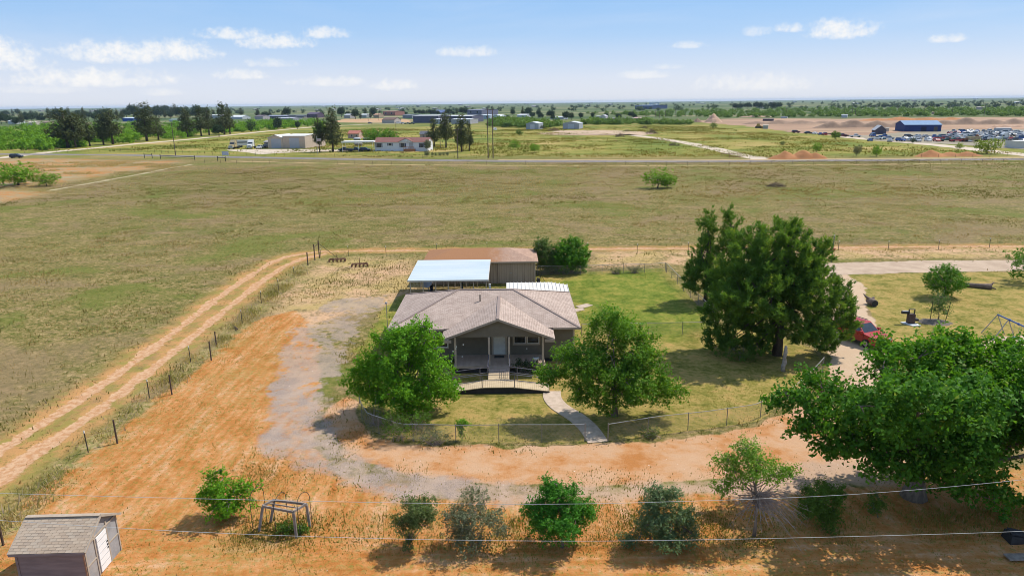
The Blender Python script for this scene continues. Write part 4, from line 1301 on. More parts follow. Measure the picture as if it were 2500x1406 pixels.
# ================================================================ THE HOUSE
M_wall = pm('house_siding_olive', (0.175, 0.150, 0.115), (0.155, 0.132, 0.10), 2, 0.85, 0.15)
M_trim = pm('beige_trim', (0.46, 0.38, 0.30), (0.40, 0.33, 0.26), 2, 0.8)
M_fascia = pm('taupe_fascia', (0.36, 0.29, 0.235), (0.31, 0.25, 0.20), 2, 0.8)
M_roof = shingle_mat('roof_shingles', (0.48, 0.375, 0.315), (0.38, 0.285, 0.235), (0.20, 0.15, 0.125))
M_deck = pm('deck_and_shaded_plank', (0.46, 0.35, 0.28), (0.39, 0.29, 0.23), 3, 0.85, stretch=(1, .2, 1))
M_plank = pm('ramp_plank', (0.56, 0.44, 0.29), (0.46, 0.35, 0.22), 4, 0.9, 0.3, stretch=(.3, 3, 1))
M_white = pm('white_paint', (0.72, 0.71, 0.67), (0.64, 0.63, 0.60), 2, 0.5)
M_rail = pm('rail_grey_blue', (0.16, 0.155, 0.19), (0.11, 0.105, 0.13), 4, 0.5, metal=.3)
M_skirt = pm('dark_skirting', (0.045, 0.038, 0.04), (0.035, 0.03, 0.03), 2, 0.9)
M_steel = pm('galvanised_steel', (0.42, 0.43, 0.45), (0.33, 0.34, 0.36), 6, 0.45, metal=.6)
M_black = pm('black_metal', (0.025, 0.025, 0.028), (0.04, 0.038, 0.038), 5, 0.6)
M_conc = pm('concrete', (0.55, 0.43, 0.33), (0.45, 0.345, 0.26), 2.5, 0.95, 0.2, dirt=(0.25, 0.19, 0.14))
M_glass = glass()

EX0, EX1, EY0, EY1, EZ = -9.62, 5.22, 50.50, 60.75, 2.9      # eaves
WX0, WX1, WY0, WY1 = EX0 + .48, EX1 - .48, EY0 + .45, EY1 - .48
RZ = 4.62
hy = (EY0 + EY1) / 2
RX0, RX1 = EX0 + (hy - EY0), EX1 - (hy - EY0)
H0 = Vector(((WX0 + WX1) / 2, WY0, 0))
house = thing('house', 'olive brown single storey house with a hipped shingle roof and gabled porch', 'house', H0)


def hl(p):
    return (p[0] - H0.x, p[1] - H0.y, p[2])


def hbox(x0, x1, y0, y1, z0, z1):
    return MB().box(x0 - H0.x, x1 - H0.x, y0 - H0.y, y1 - H0.y, z0, z1)


DX0, DX1 = -1.50, -0.56                       # front door
WINS = [(-6.15, -5.05, 1.25, 2.35, 1), (0.10, 2.05, 1.48, 2.38, 2), (-8.5, -7.4, 1.25, 2.35, 1)]
# walls with a real opening at each window and at the door
wb = MB()
cuts = sorted([(DX0 - .06, DX1 + .06, .58, 2.66)] + [(a, b_, c_, d_) for a, b_, c_, d_, _ in WINS])
x = WX0
for (a, b_, c_, d_) in cuts:
    wb.box(x - H0.x, a - H0.x, 0, .16, .28, 2.86)
    wb.box(a - H0.x, b_ - H0.x, 0, .16, .28, c_)
    wb.box(a - H0.x, b_ - H0.x, 0, .16, d_, 2.86)
    x = b_
wb.box(x - H0.x, WX1 - H0.x, 0, .16, .28, 2.86)
wb.box(WX0 - H0.x, WX0 + .16 - H0.x, .163, WY1 - WY0, .28, 2.86)
wb.box(WX1 - .16 - H0.x, WX1 - H0.x, .163, WY1 - WY0, .28, 2.86)
wb.box(WX0 + .163 - H0.x, WX1 - .163 - H0.x, WY1 - WY0 - .16, WY1 - WY0, .28, 2.86)
wb.build('wall', M_wall, house)
hbox(WX0 + .03, WX1 - .03, WY0 + .03, WY1 - .03, -.05, .279).build('skirting', M_skirt, house)
hbox(WX0 + .17, WX1 - .17, WY0 + 2.2, WY0 + 2.25, .3, 2.8).build('room_partition', pm('interior_dark', (.05, .045, .04), (.04, .04, .035), 2, .9), house)
for cx in (WX0, WX1):
    hbox(cx - .07, cx + .07, WY0 - .035, WY0 + .07, .28, 2.80).build('corner_board', M_trim if cx > 0 else M_fascia, house)

# roof: hip with a front gable, 12 cm thick, UVs in metres
e = [(EX0, EY0, EZ), (EX1, EY0, EZ), (EX1, EY1, EZ), (EX0, EY1, EZ)]
ra, rb = (RX0, hy, RZ), (RX1, hy, RZ)


def roof_mesh(faces, th=.13):
    mb = MB()
    vs, idx = [], {}
    for f in faces:
        mb.add([hl(p) for p in f], [tuple(range(len(f)))])
    return mb


hip = roof_mesh([[e[0], e[1], rb, ra], [e[1], e[2], rb], [e[2], e[3], ra, rb], [e[3], e[0], ra]])
rm = hip.mesh('roof')
uv_slope(rm)
roof = link('roof', rm, M_roof, house)
GX0, GX1, GXR, GY, GZ, GE = -5.28, 3.14, -1.07, 48.45, 4.30, 2.74
sl = (RZ - EZ) / (hy - EY0)
yb = EY0 + (GZ - EZ) / sl + .25
yl = EY0 + .30
gm = roof_mesh([[(GX0, GY, GE), (GXR, GY, GZ), (GXR, yb, GZ), (GX0, yl, GE)], [(GXR, GY, GZ), (GX1, GY, GE), (GX1, yl, GE), (GXR, yb, GZ)]]).mesh('gable_roof')
for p in gm.polygons:
    pass
gm.update()
if gm.polygons[0].normal.z < 0: gm.flip_normals()
uv_slope(gm)
link('gable_roof', gm, M_roof, roof)
# soffits and fascias
so = MB()
so.add([hl(p) for p in ((EX0, EY0, EZ - .10), (EX0, EY1, EZ - .10), (EX1, EY1, EZ - .10), (EX1, EY0, EZ - .10))], [(0, 1, 2, 3)])
so.build('soffit', M_fascia, house)
fb = MB()
fb.box(EX0 - H0.x, GX0 - H0.x, EY0 - .03 - H0.y, EY0 - H0.y, EZ - .15, EZ + .005)
fb.box(GX1 - H0.x, EX1 - H0.x, EY0 - .03 - H0.y, EY0 - H0.y, EZ - .15, EZ + .005)
fb.box(EX0 - .03 - H0.x, EX0 - H0.x, EY0 - .03 - H0.y, EY1 - H0.y, EZ - .15, EZ + .006)
fb.box(EX1 - H0.x, EX1 + .03 - H0.x, EY0 - .03 - H0.y, EY1 - H0.y, EZ - .15, EZ + .006)
fb.box(EX0 - H0.x, EX1 - H0.x, EY1 - H0.y, EY1 + .03 - H0.y, EZ - .15, EZ + .004)
fb.build('fascia', M_fascia, house)
rk = MB()
rk.slab([hl(p) for p in ((GX0, GY - .04, GE - .16), (GXR, GY - .04, GZ - .16), (GXR, GY - .04, GZ + .012), (GX0, GY - .04, GE + .012))], .05)
rk.slab([hl(p) for p in ((GXR, GY - .04, GZ - .16), (GX1, GY - .04, GE - .16), (GX1, GY - .04, GE + .012), (GXR, GY - .04, GZ + .012))], .05)
rk.box(GX0 - H0.x, GX0 + .75 - H0.x, GY - .10 - H0.y, GY - .045 - H0.y, GE - .24, GE - .02)
rk.box(GX1 - .75 - H0.x, GX1 - H0.x, GY - .10 - H0.y, GY - .045 - H0.y, GE - .24, GE - .02)
rk.build('rake_board', M_fascia, house)
gw = MB()
gy_ = GY + .32
gw.prism([hl(p) for p in ((GX0 + .75, gy_, 2.80), (GX1 - .75, gy_, 2.80), (GX1 - .75, gy_, GE + .18), (GXR, gy_, GZ - .12), (GX0 + .75, gy_, GE + .18))], (0, .10, 0))
gw.build('gable_wall', M_wall, house)
gs = MB()
gs.slab([hl(p) for p in ((GX0, GY, GE - .10), (GXR, GY, GZ - .10), (GXR, yl + .2, GZ - .10), (GX0, yl + .2, GE - .10))], .02)
gs.slab([hl(p) for p in ((GXR, GY, GZ - .10), (GX1, GY, GE - .10), (GX1, yl + .2, GE - .10), (GXR, yl + .2, GZ - .10))], .02)
gs.build('porch_ceiling', M_fascia, house)
MB().tube([hl((-2.6, 54.0, 4.0)), hl((-2.6, 54.0, 4.62))], .05, 8).build('vent_pipe', M_black, roof)
cap = MB()
for a, b_ in ((e[0], ra), (e[1], rb), (e[2], rb), (e[3], ra), (ra, rb)):
    cap.beam(Vector(hl(a)) + Vector((0, 0, .012)), Vector(hl(b_)) + Vector((0, 0, .012)), .22, .03)
cap.beam(Vector(hl((GXR, GY, GZ))) + Vector((0, 0, .012)), Vector(hl((GXR, yb, GZ))) + Vector((0, 0, .012)), .22, .03)
cap.build('ridge_cap', pm('ridge_cap_shingle', (.31, .235, .205), (.25, .19, .165), 6, .9, .3), roof)

# windows and door
for (a, b_, c_, d_, k) in WINS:
    fr = MB()
    t_ = .10
    for (x0, x1, z0, z1) in ((a - t_, b_ + t_, d_, d_ + t_), (a - t_, b_ + t_, c_ - t_, c_), (a - t_, a, c_, d_), (b_, b_ + t_, c_, d_)):
        fr.box(x0 - H0.x, x1 - H0.x, -.04, .08, z0, z1)
    if k == 2:
        fr.box((a + b_) / 2 - .07 - H0.x, (a + b_) / 2 + .07 - H0.x, -.03, .08, c_, d_)
    else:
        fr.box(a - H0.x, b_ - H0.x, 0.0, .06, (c_ + d_) / 2 - .03, (c_ + d_) / 2 + .03)
    wo = fr.build('window', M_trim, house)
    edges = [a, (a + b_) / 2, b_] if k == 2 else [a, b_]
    for i in range(len(edges) - 1):
        x0, x1 = edges[i] + (.07 if i else 0), edges[i + 1] - (.07 if k == 2 and i == 0 else 0)
        MB().box(x0 - H0.x, x1 - H0.x, .04, .055, c_, d_).build('pane', M_glass, wo)
        ib = MB()
        for (u0, u1, z0, z1) in ((x0, x1, c_, c_ + .045), (x0, x1, d_ - .045, d_), (x0, x0 + .045, c_ + .045, d_ - .045), (x1 - .045, x1, c_ + .045, d_ - .045)):
            ib.box(u0 - H0.x, u1 - H0.x, .0, .039, z0, z1)
        ib.build('sash', M_white, wo)
fr = MB()
fr.box(DX0 - .14 - H0.x, DX0 - H0.x, -.05, .05, .6, 2.66)
fr.box(DX1 - H0.x, DX1 + .14 - H0.x, -.05, .05, .6, 2.66)
fr.build('door_frame', M_trim, house)
do = MB().box(DX0 + .003 - H0.x, DX1 - .003 - H0.x, .02, .07, .62, 2.64).build('front_door', M_white, house)
do['label'] = 'white front door with a narrow glass light'
MB().box(-1.13 - H0.x, -.98 - H0.x, .0, .019, 2.05, 2.45).build('door_light', M_glass, do)
MB().ball((DX1 - .10 - H0.x, -.03, 1.6), .035, 8, 5).build('door_knob', M_black, do)
MB().box(-1.42 - H0.x, -.66 - H0.x, -.75, -.22, .605, .625).build('door_mat', M_black, house)
MB().box(1.05 - H0.x, 1.14 - H0.x, -.03, -.002, 1.0, 1.12).build('outlet_box', M_white, house)
# porch floor and posts
PY0 = 48.62
for (x0, x1) in ((-4.42, -1.80), (-.24, 2.45)):
    n = 12
    for i in range(n):
        y0 = PY0 + (WY0 - PY0) * i / n
        hbox(x0, x1, y0 + .006, PY0 + (WY0 - PY0) * (i + 1) / n - .004, .54, .60).build('porch_board', M_deck, house)
    hbox(x0 + .02, x1 - .02, PY0 + .03, WY0 - .02, .0, .535).build('porch_skirt', M_skirt, house)
    hbox(x0 - .02, x1 + .02, PY0 - .05, PY0 - .002, .40, .585).build('porch_rim', M_deck, house)
for px_ in (-4.28, -1.76, -.27, 2.26):
    hbox(px_ - .075, px_ + .075, PY0 + .08, PY0 + .23, .60, 2.81).build('porch_post', M_trim, house)
for (sx_, sz_) in ((-4.2, 2.1), (-4.24, 1.95), (-4.45, 1.75), (-3.7, 2.15), (-3.8, 1.2), (-4.6, .95)):
    MB().ball((sx_ - H0.x, PY0 + .06 - H0.y + (.3 if sx_ > -4 else 0), sz_), .055, 6, 4, (1, .5, 1.3)).build('porch_ornament', M_white, house)

# white pot on the porch
pt = thing('flower_pot', 'white plastic flower pot on the right end of the porch', 'pot', (1.75, 49.0, .60))
MB().tube([(0, 0, 0), (0, 0, .42), (0, 0, .45)], [.17, .24, .26], 14).build('pot', M_white, pt, smooth=True)

# ---------------------------------------------------------------- wheelchair ramp
rp = thing('wheelchair_ramp', 'pale wooden wheelchair ramp with dark metal railings in front of the porch', 'ramp', (-1.03, 45.3, 0))


def rl(p):
    return Vector((p[0] + 1.03, p[1] - 45.3, p[2]))


def zc(x):                                     # height of the cross ramp
    d = abs(x + 1.03) - 1.0
    return .50 if d < 0 else max(.10, .50 - d * .13)


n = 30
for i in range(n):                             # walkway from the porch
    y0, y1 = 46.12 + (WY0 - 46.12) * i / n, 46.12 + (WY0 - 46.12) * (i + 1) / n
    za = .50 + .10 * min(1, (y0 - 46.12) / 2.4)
    MB().box(rl((-1.78, 0, 0)).x, rl((-.26, 0, 0)).x, y0 + .006 - 45.3, y1 - .004 - 45.3, za - .05, za + (.006 if i % 2 else 0)).build('plank', M_deck if y0 > 47.2 else M_plank, rp)  # planks inside the gable's shadow get the darker colour, its shade painted in
x = -6.9
while x < 2.55:                                 # cross ramp boards
    x1 = x + .15
    za, zb = zc(x), zc(x1)
    MB().hexa([rl((x + .006, 44.75, za - .05)), rl((x1 - .006, 44.75, zb - .05)), rl((x1 - .006, 46.1, zb - .05)), rl((x + .006, 46.1, za - .05)),
               rl((x + .006, 44.75, za)), rl((x1 - .006, 44.75, zb)), rl((x1 - .006, 46.1, zb)), rl((x + .006, 46.1, za))]).build('plank', M_plank, rp)
    x = x1
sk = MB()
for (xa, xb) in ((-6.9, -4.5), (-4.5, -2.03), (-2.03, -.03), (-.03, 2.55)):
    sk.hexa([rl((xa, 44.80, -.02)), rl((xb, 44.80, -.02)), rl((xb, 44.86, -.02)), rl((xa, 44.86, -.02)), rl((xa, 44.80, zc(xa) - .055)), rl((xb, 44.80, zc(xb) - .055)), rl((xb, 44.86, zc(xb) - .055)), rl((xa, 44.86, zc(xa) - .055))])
sk.build('dark_front_strip', M_skirt, rp)  # near-black strip along the ramp front, below the board edges


def rail(pts, h=(.92, .5), posts=True):
    for q in h:
        MB().tube([rl((p[0], p[1], p[2] + q)) for p in pts], .028, 6).build('handrail', M_rail, rp)
    if posts:
        for p in pts:
            MB().tube([rl((p[0], p[1], p[2] - .1)), rl((p[0], p[1], p[2] + h[0]))], .03, 6).build('rail_post', M_rail, rp)


rail([(-1.80, 48.5, .6), (-1.80, 46.3, .5), (-2.35, 46.12, .48), (-4.6, 46.12, zc(-4.6)), (-6.8, 46.12, zc(-6.8))])
rail([(-.24, 48.5, .6), (-.24, 46.3, .5), (.30, 46.12, .48), (2.5, 46.12, zc(2.5))])
rail([(-6.8, 44.78, zc(-6.8)), (-4.6, 44.78, zc(-4.6)), (-2.15, 44.78, .5), (.1, 44.78, .5), (2.5, 44.78, zc(2.5))])
gt = MB()
for px_ in (-.98, -.70, -.42):
    gt.tube([rl((px_, 46.35, .5)), rl((px_, 46.35, 1.15))], .022, 6)
gt.tube([rl((-1.8, 46.35, 1.12)), rl((-.25, 46.35, 1.12))], .022, 6)
gt.build('ramp_gate', M_rail, rp)

# curved concrete walkway to the driveway
wp = [Vector((a, b_, 0)) for a, b_ in WALK]
fine = []
for i in range(len(wp) - 1):
    p0, p1, p2, p3 = wp[max(i - 1, 0)], wp[i], wp[i + 1], wp[min(i + 2, len(wp) - 1)]
    for k in range(8):
        q = k / 8
        fine.append(.5 * ((2 * p1) + (p2 - p0) * q + (2 * p0 - 5 * p1 + 4 * p2 - p3) * q * q + (3 * p1 - p0 - 3 * p2 + p3) * q ** 3))
fine.append(wp[-1])
mb = MB()
for i in range(len(fine) - 1):
    d = (fine[i + 1] - fine[max(i - 1, 0)]).normalized()
    d2 = (fine[min(i + 2, len(fine) - 1)] - fine[i]).normalized()
    s0, s1 = Vector((d.y, -d.x, 0)) * .62, Vector((d2.y, -d2.x, 0)) * .62
    z0, z1 = Vector((0, 0, -.1)), Vector((0, 0, .05))
    a, b_ = fine[i], fine[i + 1]
    mb.hexa([a + s0 + z0, b_ + s1 + z0, b_ - s1 + z0, a - s0 + z0, a + s0 + z1, b_ + s1 + z1, b_ - s1 + z1, a - s0 + z1])
mb.build('concrete_walkway', M_conc, kind='structure')
for i, q in enumerate([[(1405, 748), (1432, 742), (1448, 746), (1420, 754)], [(1396, 756), (1418, 752), (1428, 757), (1402, 763)]]):
    pp = [gp(a, b_) for a, b_ in q]
    if (pp[1] - pp[0]).cross(pp[2] - pp[0]).z < 0: pp.reverse()
    MB().slab([(p.x, p.y, .05) for p in pp], .08).build('paving_slab', M_conc, kind='structure')

# ---------------------------------------------------------------- back sheds
# white lean-to behind the house
lt = thing('lean_to', 'white ribbed metal lean-to roof on posts behind the house', 'shelter', (2.5, 61.5, 0))
M_wmetal = pm('white_metal_roof', (0.70, 0.66, 0.60), (0.62, 0.58, 0.52), 1.5, .5)
npn = 16
for i in range(npn):
    x0, x1 = -.55 + 5.95 * i / npn - 2.5, -.55 + 5.95 * (i + 1) / npn - 2.5
    zs = 2.55 if i < 12 else 2.55 - .06 * (i - 11)
    MB().slab([(x0 + .01, -.5, zs - .15), (x1 - .01, -.5, zs - .15), (x1 - .01, 4.2, zs + .02), (x0 + .01, 4.2, zs + .02)], .03).build('roof_panel', M_wmetal, lt)
    MB().beam((x1, -.5, zs - .13), (x1, 4.2, zs + .04), .05, .07).build('panel_rib', M_wmetal, lt)
for px_ in (-2.9, 0, 2.8):
    MB().tube([(px_, 4.0, 0), (px_, 4.0, 2.3)], .05, 6).build('post', M_steel, lt)
# carport
cp = thing('carport', 'carport with a pale blue corrugated metal roof behind the house', 'carport', (-6.3, 66.0, 0))
M_cpr = pm('pale_blue_metal', (0.50, 0.575, 0.60), (0.60, 0.65, 0.665), .55, .42, metal=.15, stretch=(.25, 2.2, 1), dirt=(.60, .62, .66, .5))
mb = MB()
NX, NYc = 24, 66
vs = []
for j in range(NYc + 1):
    for i in range(2):
        yv = .0 + 8.2 * j / NYc
        vs.append((-3.95 + 7.9 * i, yv, 2.80 + .22 * math.sin(math.pi * min(1, yv / 8.2) * .5) + (.02 if j % 2 else 0)))
fs = [(j * 2, j * 2 + 1, j * 2 + 3, j * 2 + 2) for j in range(NYc)]
mb.add(vs, fs)
mb.build('metal_roof', M_cpr, cp)
ed = MB()
ed.box(-3.97, 3.97, -.03, -.002, 2.68, 2.83)
ed.beam((-3.97, 0, 2.74), (-3.97, 8.2, 2.95), .04, .16)
ed.beam((3.97, 0, 2.74), (3.97, 8.2, 2.95), .04, .16)
ed.build('roof_trim', M_wmetal, cp)
for i in range(7):
    for yy in (.25, 7.9):
        MB().box(-3.75 + 1.25 * i - .05, -3.75 + 1.25 * i + .05, yy - .05, yy + .05, 0, 2.74 + .02 * yy).build('post', M_trim, cp)
# tan barn
brn = thing('storage_barn', 'tan board sided barn with double doors and a rust stained shingle roof', 'barn', (-3.5, 75.3, 0))
M_barn = pm('tan_siding', (0.47, 0.35, 0.26), (0.41, 0.305, 0.22), 1.6, .9, .15, stretch=(4, 4, .3))
bw, bd, be, br_ = 6.1, 6.2, 2.55, 3.45
mb = MB().box(-bw, bw, 0, bd, -.02, be)
mb.build('wall', M_barn, brn)
xx = -bw
while xx < bw:
    if not (1.85 < xx < 5.0):
        MB().box(xx, xx + .035, -.025, -.001, .0, be - .12).build('siding_batten', pm('barn_batten', (.27, .19, .135), (.23, .16, .11), 3, .9), brn)
    xx += .30
roofb = MB()
o_ = .35
A_, B_, C_, D_ = (-bw - o_, -o_, be), (bw + o_, -o_, be), (bw + o_, bd + o_, be), (-bw - o_, bd + o_, be)
r1, r2 = (-bw + 3.0, bd / 2, br_), (bw - 3.0, bd / 2, br_)
roofb.add([A_, B_, C_, D_, r1, r2], [(0, 1, 5, 4), (1, 2, 5), (2, 3, 4, 5), (3, 0, 4), (0, 3, 2, 1)])
me = uv_slope(roofb.mesh('roof'))
M_broof = shingle_mat('barn_shingles', (0.44, 0.29, 0.21), (0.38, 0.24, 0.175), (0.26, 0.16, 0.12), stain=(0.42, 0.20, 0.09, 4.6))
link('roof', me, M_broof, brn)
MB().box(-bw - o_, bw + o_, -o_ - .03, -o_ - .002, be - .14, be + .02).build('fascia', M_barn, brn)
for x0 in (1.95, 3.42):
    d_ = MB().box(x0, x0 + 1.42, -.06, -.027, .05, 2.3).build('barn_door', M_barn, brn)
    g_ = MB()
    for k in range(5):
        g_.box(x0 + .14 + k * .28, x0 + .16 + k * .28, -.072, -.061, .1, 2.25)
    g_.build('door_groove', pm('barn_batten', (.2, .14, .1)), d_)
MB().box(3.25, 3.55, -.09, -.073, 1.15, 1.22).build('door_latch', M_steel, brn)
ft = MB()
for xq in (1.90, 3.40, 4.88):
    ft.box(xq - .03, xq + .03, -.055, -.028, .05, 2.36)
ft.build('door_trim', pm('barn_batten', (.2, .14, .1)), brn)
MB().box(bw - .06, bw + .05, -.06, -.03, 0, be - .1).build('corner_board', M_trim, brn)


# ================================================================ YARD THINGS
# spare tyre leaning at the barn corner
ty = thing('tyre', 'black tyre leaning against the right corner of the tan barn', 'tyre', (2.95, 74.9, 0), R(70))
mb = MB()
for k in range(18):
    a0, a1 = 2 * math.pi * k / 18, 2 * math.pi * (k + 1) / 18
    q = []
    for a in (a0, a1):
        for (rr, yy) in ((.34, -.1), (.36, .1), (.20, .08), (.20, -.08)):
            q.append((rr * math.cos(a), yy + .05 * math.sin(a), .36 + rr * math.sin(a)))
    mb.add(q, [(0, 1, 5, 4), (1, 2, 6, 5), (2, 3, 7, 6), (3, 0, 4, 7)])
mb.build('tread', pm('rubber', (.02, .02, .021), (.03, .03, .03), 8, .9), ty)
# tripod
tp = thing('tripod_stand', 'dark metal tripod sprinkler stand on the grass beside the barn', 'tripod', gp(1321, 690))
for a in (0, 2.1, 4.2):
    MB().tube([(0, 0, 1.0), (math.cos(a) * .45, math.sin(a) * .45, 0)], .02, 5).build('leg', M_black, tp)
MB().tube([(0, 0, .95), (0, 0, 1.2)], .035, 6).build('head', M_black, tp)

# satellite dish and bundle by the carport
M_dish = pm('dish_grey', (.30, .30, .33), (.24, .24, .27), 3, .5)
sd = thing('satellite_dish', 'grey satellite dish on a short mast beside the carport', 'satellite dish', gp(1046, 711))
MB().tube([(0, 0, 0), (0, 0, .75)], .04, 8).build('mast', M_steel, sd)
mb = MB()
vs, fs = [], []
ax = Vector((-.35, -.75, .55)).normalized()
u = ax.cross(Vector((0, 0, 1))).normalized()
v = u.cross(ax)
for i in range(6):
    for k in range(18):
        a = 2 * math.pi * k / 18
        r_ = .52 * i / 5
        vs.append(Vector((0, 0, .9)) + u * math.cos(a) * r_ + v * math.sin(a) * r_ * 1.1 + ax * (r_ * r_ * .45))
for i in range(5):
    for k in range(18):
        fs.append((i * 18 + k, i * 18 + (k + 1) % 18, (i + 1) * 18 + (k + 1) % 18, (i + 1) * 18 + k))
mb.add(vs, fs)
mb.add([Vector(p) - ax * .015 for p in vs], [tuple(reversed(f)) for f in fs])
mb.build('reflector', M_dish, sd, smooth=True)
MB().tube([Vector((0, 0, .45)), Vector((0, 0, .6)) + ax * .45 - v * .35, Vector((0, 0, .85)) + ax * .6 - v * .1], .018, 5).build('feed_arm', M_steel, sd)
bd_ = thing('covered_bundle', 'dark blue and white upright bundle beside the satellite dish', 'bundle', gp(1053, 711))
MB().tube([(0, 0, 0), (.03, 0, .3), (0, .02, .62), (.02, 0, .86), (.0, 0, 1.0), (0, 0, 1.1)], [.15, .16, .19, .15, .07, .11], 10).build('cover', pm('navy_cloth', (.02, .025, .05), (.03, .035, .06), 8, .9, .5), bd_, smooth=True)
MB().ball((0, -.12, .78), .12, 8, 6, (1.1, .7, .8)).build('white_patch', M_white, bd_)
MB().ball((0, 0, 1.12), .11, 8, 6).build('knot', M_black, bd_)
# trailer under the carport
tr_ = thing('utility_trailer', 'low dark utility trailer parked under the carport', 'trailer', (-6.3, 68.0, 0), R(4))
mb = MB()
for yy in (-.8, .8):
    mb.box(-2.0, 2.0, yy - .04, yy + .04, .5, .6)
    mb.box(-2.0, 2.0, yy - .03, yy + .03, .9, .96)
    for xq in (-1.95, -.65, .65, 1.95):
        mb.box(xq - .03, xq + .03, yy - .028, yy + .028, .6, .9)
mb.beam((-2, 0, .52), (-3.2, 0, .48), .1, .08)
mb.build('frame', M_black, tr_)
MB().box(-2, 2, -.75, .75, .505, .55).build('bed', M_deck, tr_)
for yy in (-.95, .95):
    MB().tube([(.3, yy - .09, .33), (.3, yy + .09, .33)], .33, 14).build('wheel', M_black, tr_)
    MB().box(-.15, .75, yy - .13, yy + .13, .70, .73).build('mudguard', M_white, tr_)
dn = thing('stove_pipe', 'black upright pipe standing under the carport', 'pipe', (-5.1, 68.4, 0))
MB().tube([(0, 0, 0), (0, 0, 1.9), (0, 0, 1.95)], [.12, .12, .16], 10).build('pipe', M_black, dn)
wpst = thing('white_post', 'leaning white metal post at the right front of the carport', 'post', (-2.15, 65.9, 0), 0)
MB().beam((.05, 0, 0), (-.03, 0, 2.4), .2, .12, (0, 1, 0)).build('post', M_white, wpst)

# lamp pole left of the house
lp = thing('lamp_pole', 'thin pole with a small grey lamp head left of the house', 'lamp pole', gp(947, 812))
ph = at(945, 741, gp(947, 812).y).z
MB().tube([(0, 0, 0), (0, 0, ph)], .03, 6).build('pole', M_steel, lp)
MB().ball((0, 0, ph + .05), .12, 10, 6, (1, 1, .8)).build('lamp_head', M_dish, lp)
rd_ = thing('bent_rod', 'thin bent rusty rod stuck in the ground left of the front fence', 'rod', gp(840, 1014))
MB().tube([(0, 0, 0), (-.03, 0, .5), (.0, 0, .95), (.12, 0, 1.25)], .014, 5).build('rod', pm('rust', (.22, .09, .04), (.15, .06, .03), 8, .9), rd_)

# ---------------------------------------------------------------- chain link fences
M_link = pm('fence_galvanised', (.40, .39, .37), (.33, .32, .30), 8, .5, metal=.4)
M_post = pm('fence_post_grey', (.20, .19, .18), (.26, .24, .22), 8, .6, metal=.4)


def chainlink(label, pts, h=1.15, posts=None, top=True, step=.075):
    """pts ground polyline [(x,y)]; every post, the rail and the wire mesh are parts"""
    P = [Vector((a, b_, 0)) for a, b_ in pts]
    o = thing('chain_link_fence', label, 'fence', P[0])
    b0 = P[0]
    # resample
    seg = [(P[i + 1] - P[i]).length for i in range(len(P) - 1)]
    tot = sum(seg)

    def pos(s):
        for i, l in enumerate(seg):
            if s <= l or i == len(seg) - 1:
                return P[i].lerp(P[i + 1], min(1, s / l))
            s -= l
    npst = max(1, round(tot / 2.7))
    for i in range(npst + 1):
        p = pos(tot * i / npst) - b0
        MB().tube([p, p + Vector((0, 0, h + .06))], .032 if i in (0, npst) else .024, 6).build('post', M_post, o)
    n = max(2, int(tot / .5))
    line = [pos(tot * i / n) - b0 for i in range(n + 1)]
    if top:
        MB().tube([p + Vector((0, 0, h)) for p in line], .022, 5).build('top_rail', M_link, o)
    mb = MB()
    k = int(tot / step)
    wv = .0022
    for i in range(k):
        for sgn in (1, -1):
            s0 = i * step
            s1 = s0 + sgn * h * .9
            s1 = min(max(s1, 0), tot)
            hh = abs(s1 - s0) / .9
            if hh < .1: continue
            a, b_ = pos(s0) - b0 + Vector((0, 0, .03)), pos(s1) - b0 + Vector((0, 0, hh))
            d = (b_ - a).normalized()
            n_ = Vector((-d.y, d.x, 0))
            n_ = n_.normalized() if n_.length > 1e-4 else Vector((0, 1, 0))
            sd_ = d.cross(n_).normalized() * wv
            mb.add([a - sd_, b_ - sd_, b_ + sd_, a + sd_], [(0, 1, 2, 3)])
    mb.build('wire_mesh', M_link, o)
    return o


chainlink('chain link fence along the front of the yard, left of the walkway', gpl([(878, 985), (882, 1020), (900, 1050), (980, 1077), (1120, 1080), (1258, 1079), (1380, 1079), (1428, 1078)]))
chainlink('chain link fence curving along the front of the yard, right of the walkway', gpl([(1484, 1078), (1605, 1042), (1724, 1045), (1840, 1028), (1932, 984), (1975, 935), (1999, 912), (2008, 905)][:1] + [(1605, 1058), (1724, 1045), (1840, 1028), (1932, 984), (1972, 948), (1998, 920), (2008, 908)]))
chainlink('low chain link fence across the back of the yard behind the lawn', gpl([(1312, 672), (1440, 670), (1508, 668), (1578, 666), (1624, 664)]), 1.1)
chainlink('chain link fence running down the right side of the back lawn', gpl([(1627, 666), (1660, 702), (1720, 762), (1742, 788)]), 1.15)
chainlink('chain link cross fence dividing the lawn beside the right mulberry tree', gpl([(1420, 822), (1560, 819), (1670, 818), (1745, 815)]), 1.15)

# ---------------------------------------------------------------- barbed wire fences
M_tpost = pm('tpost_green_black', (.035, .035, .03), (.06, .045, .035), 6, .8)
M_wood = pm('weathered_post', (.11, .075, .055), (.075, .05, .04), 6, .95, .4)
M_wire = pm('fence_wire', (.16, .13, .11), (.22, .18, .15), 6, .6, metal=.4)


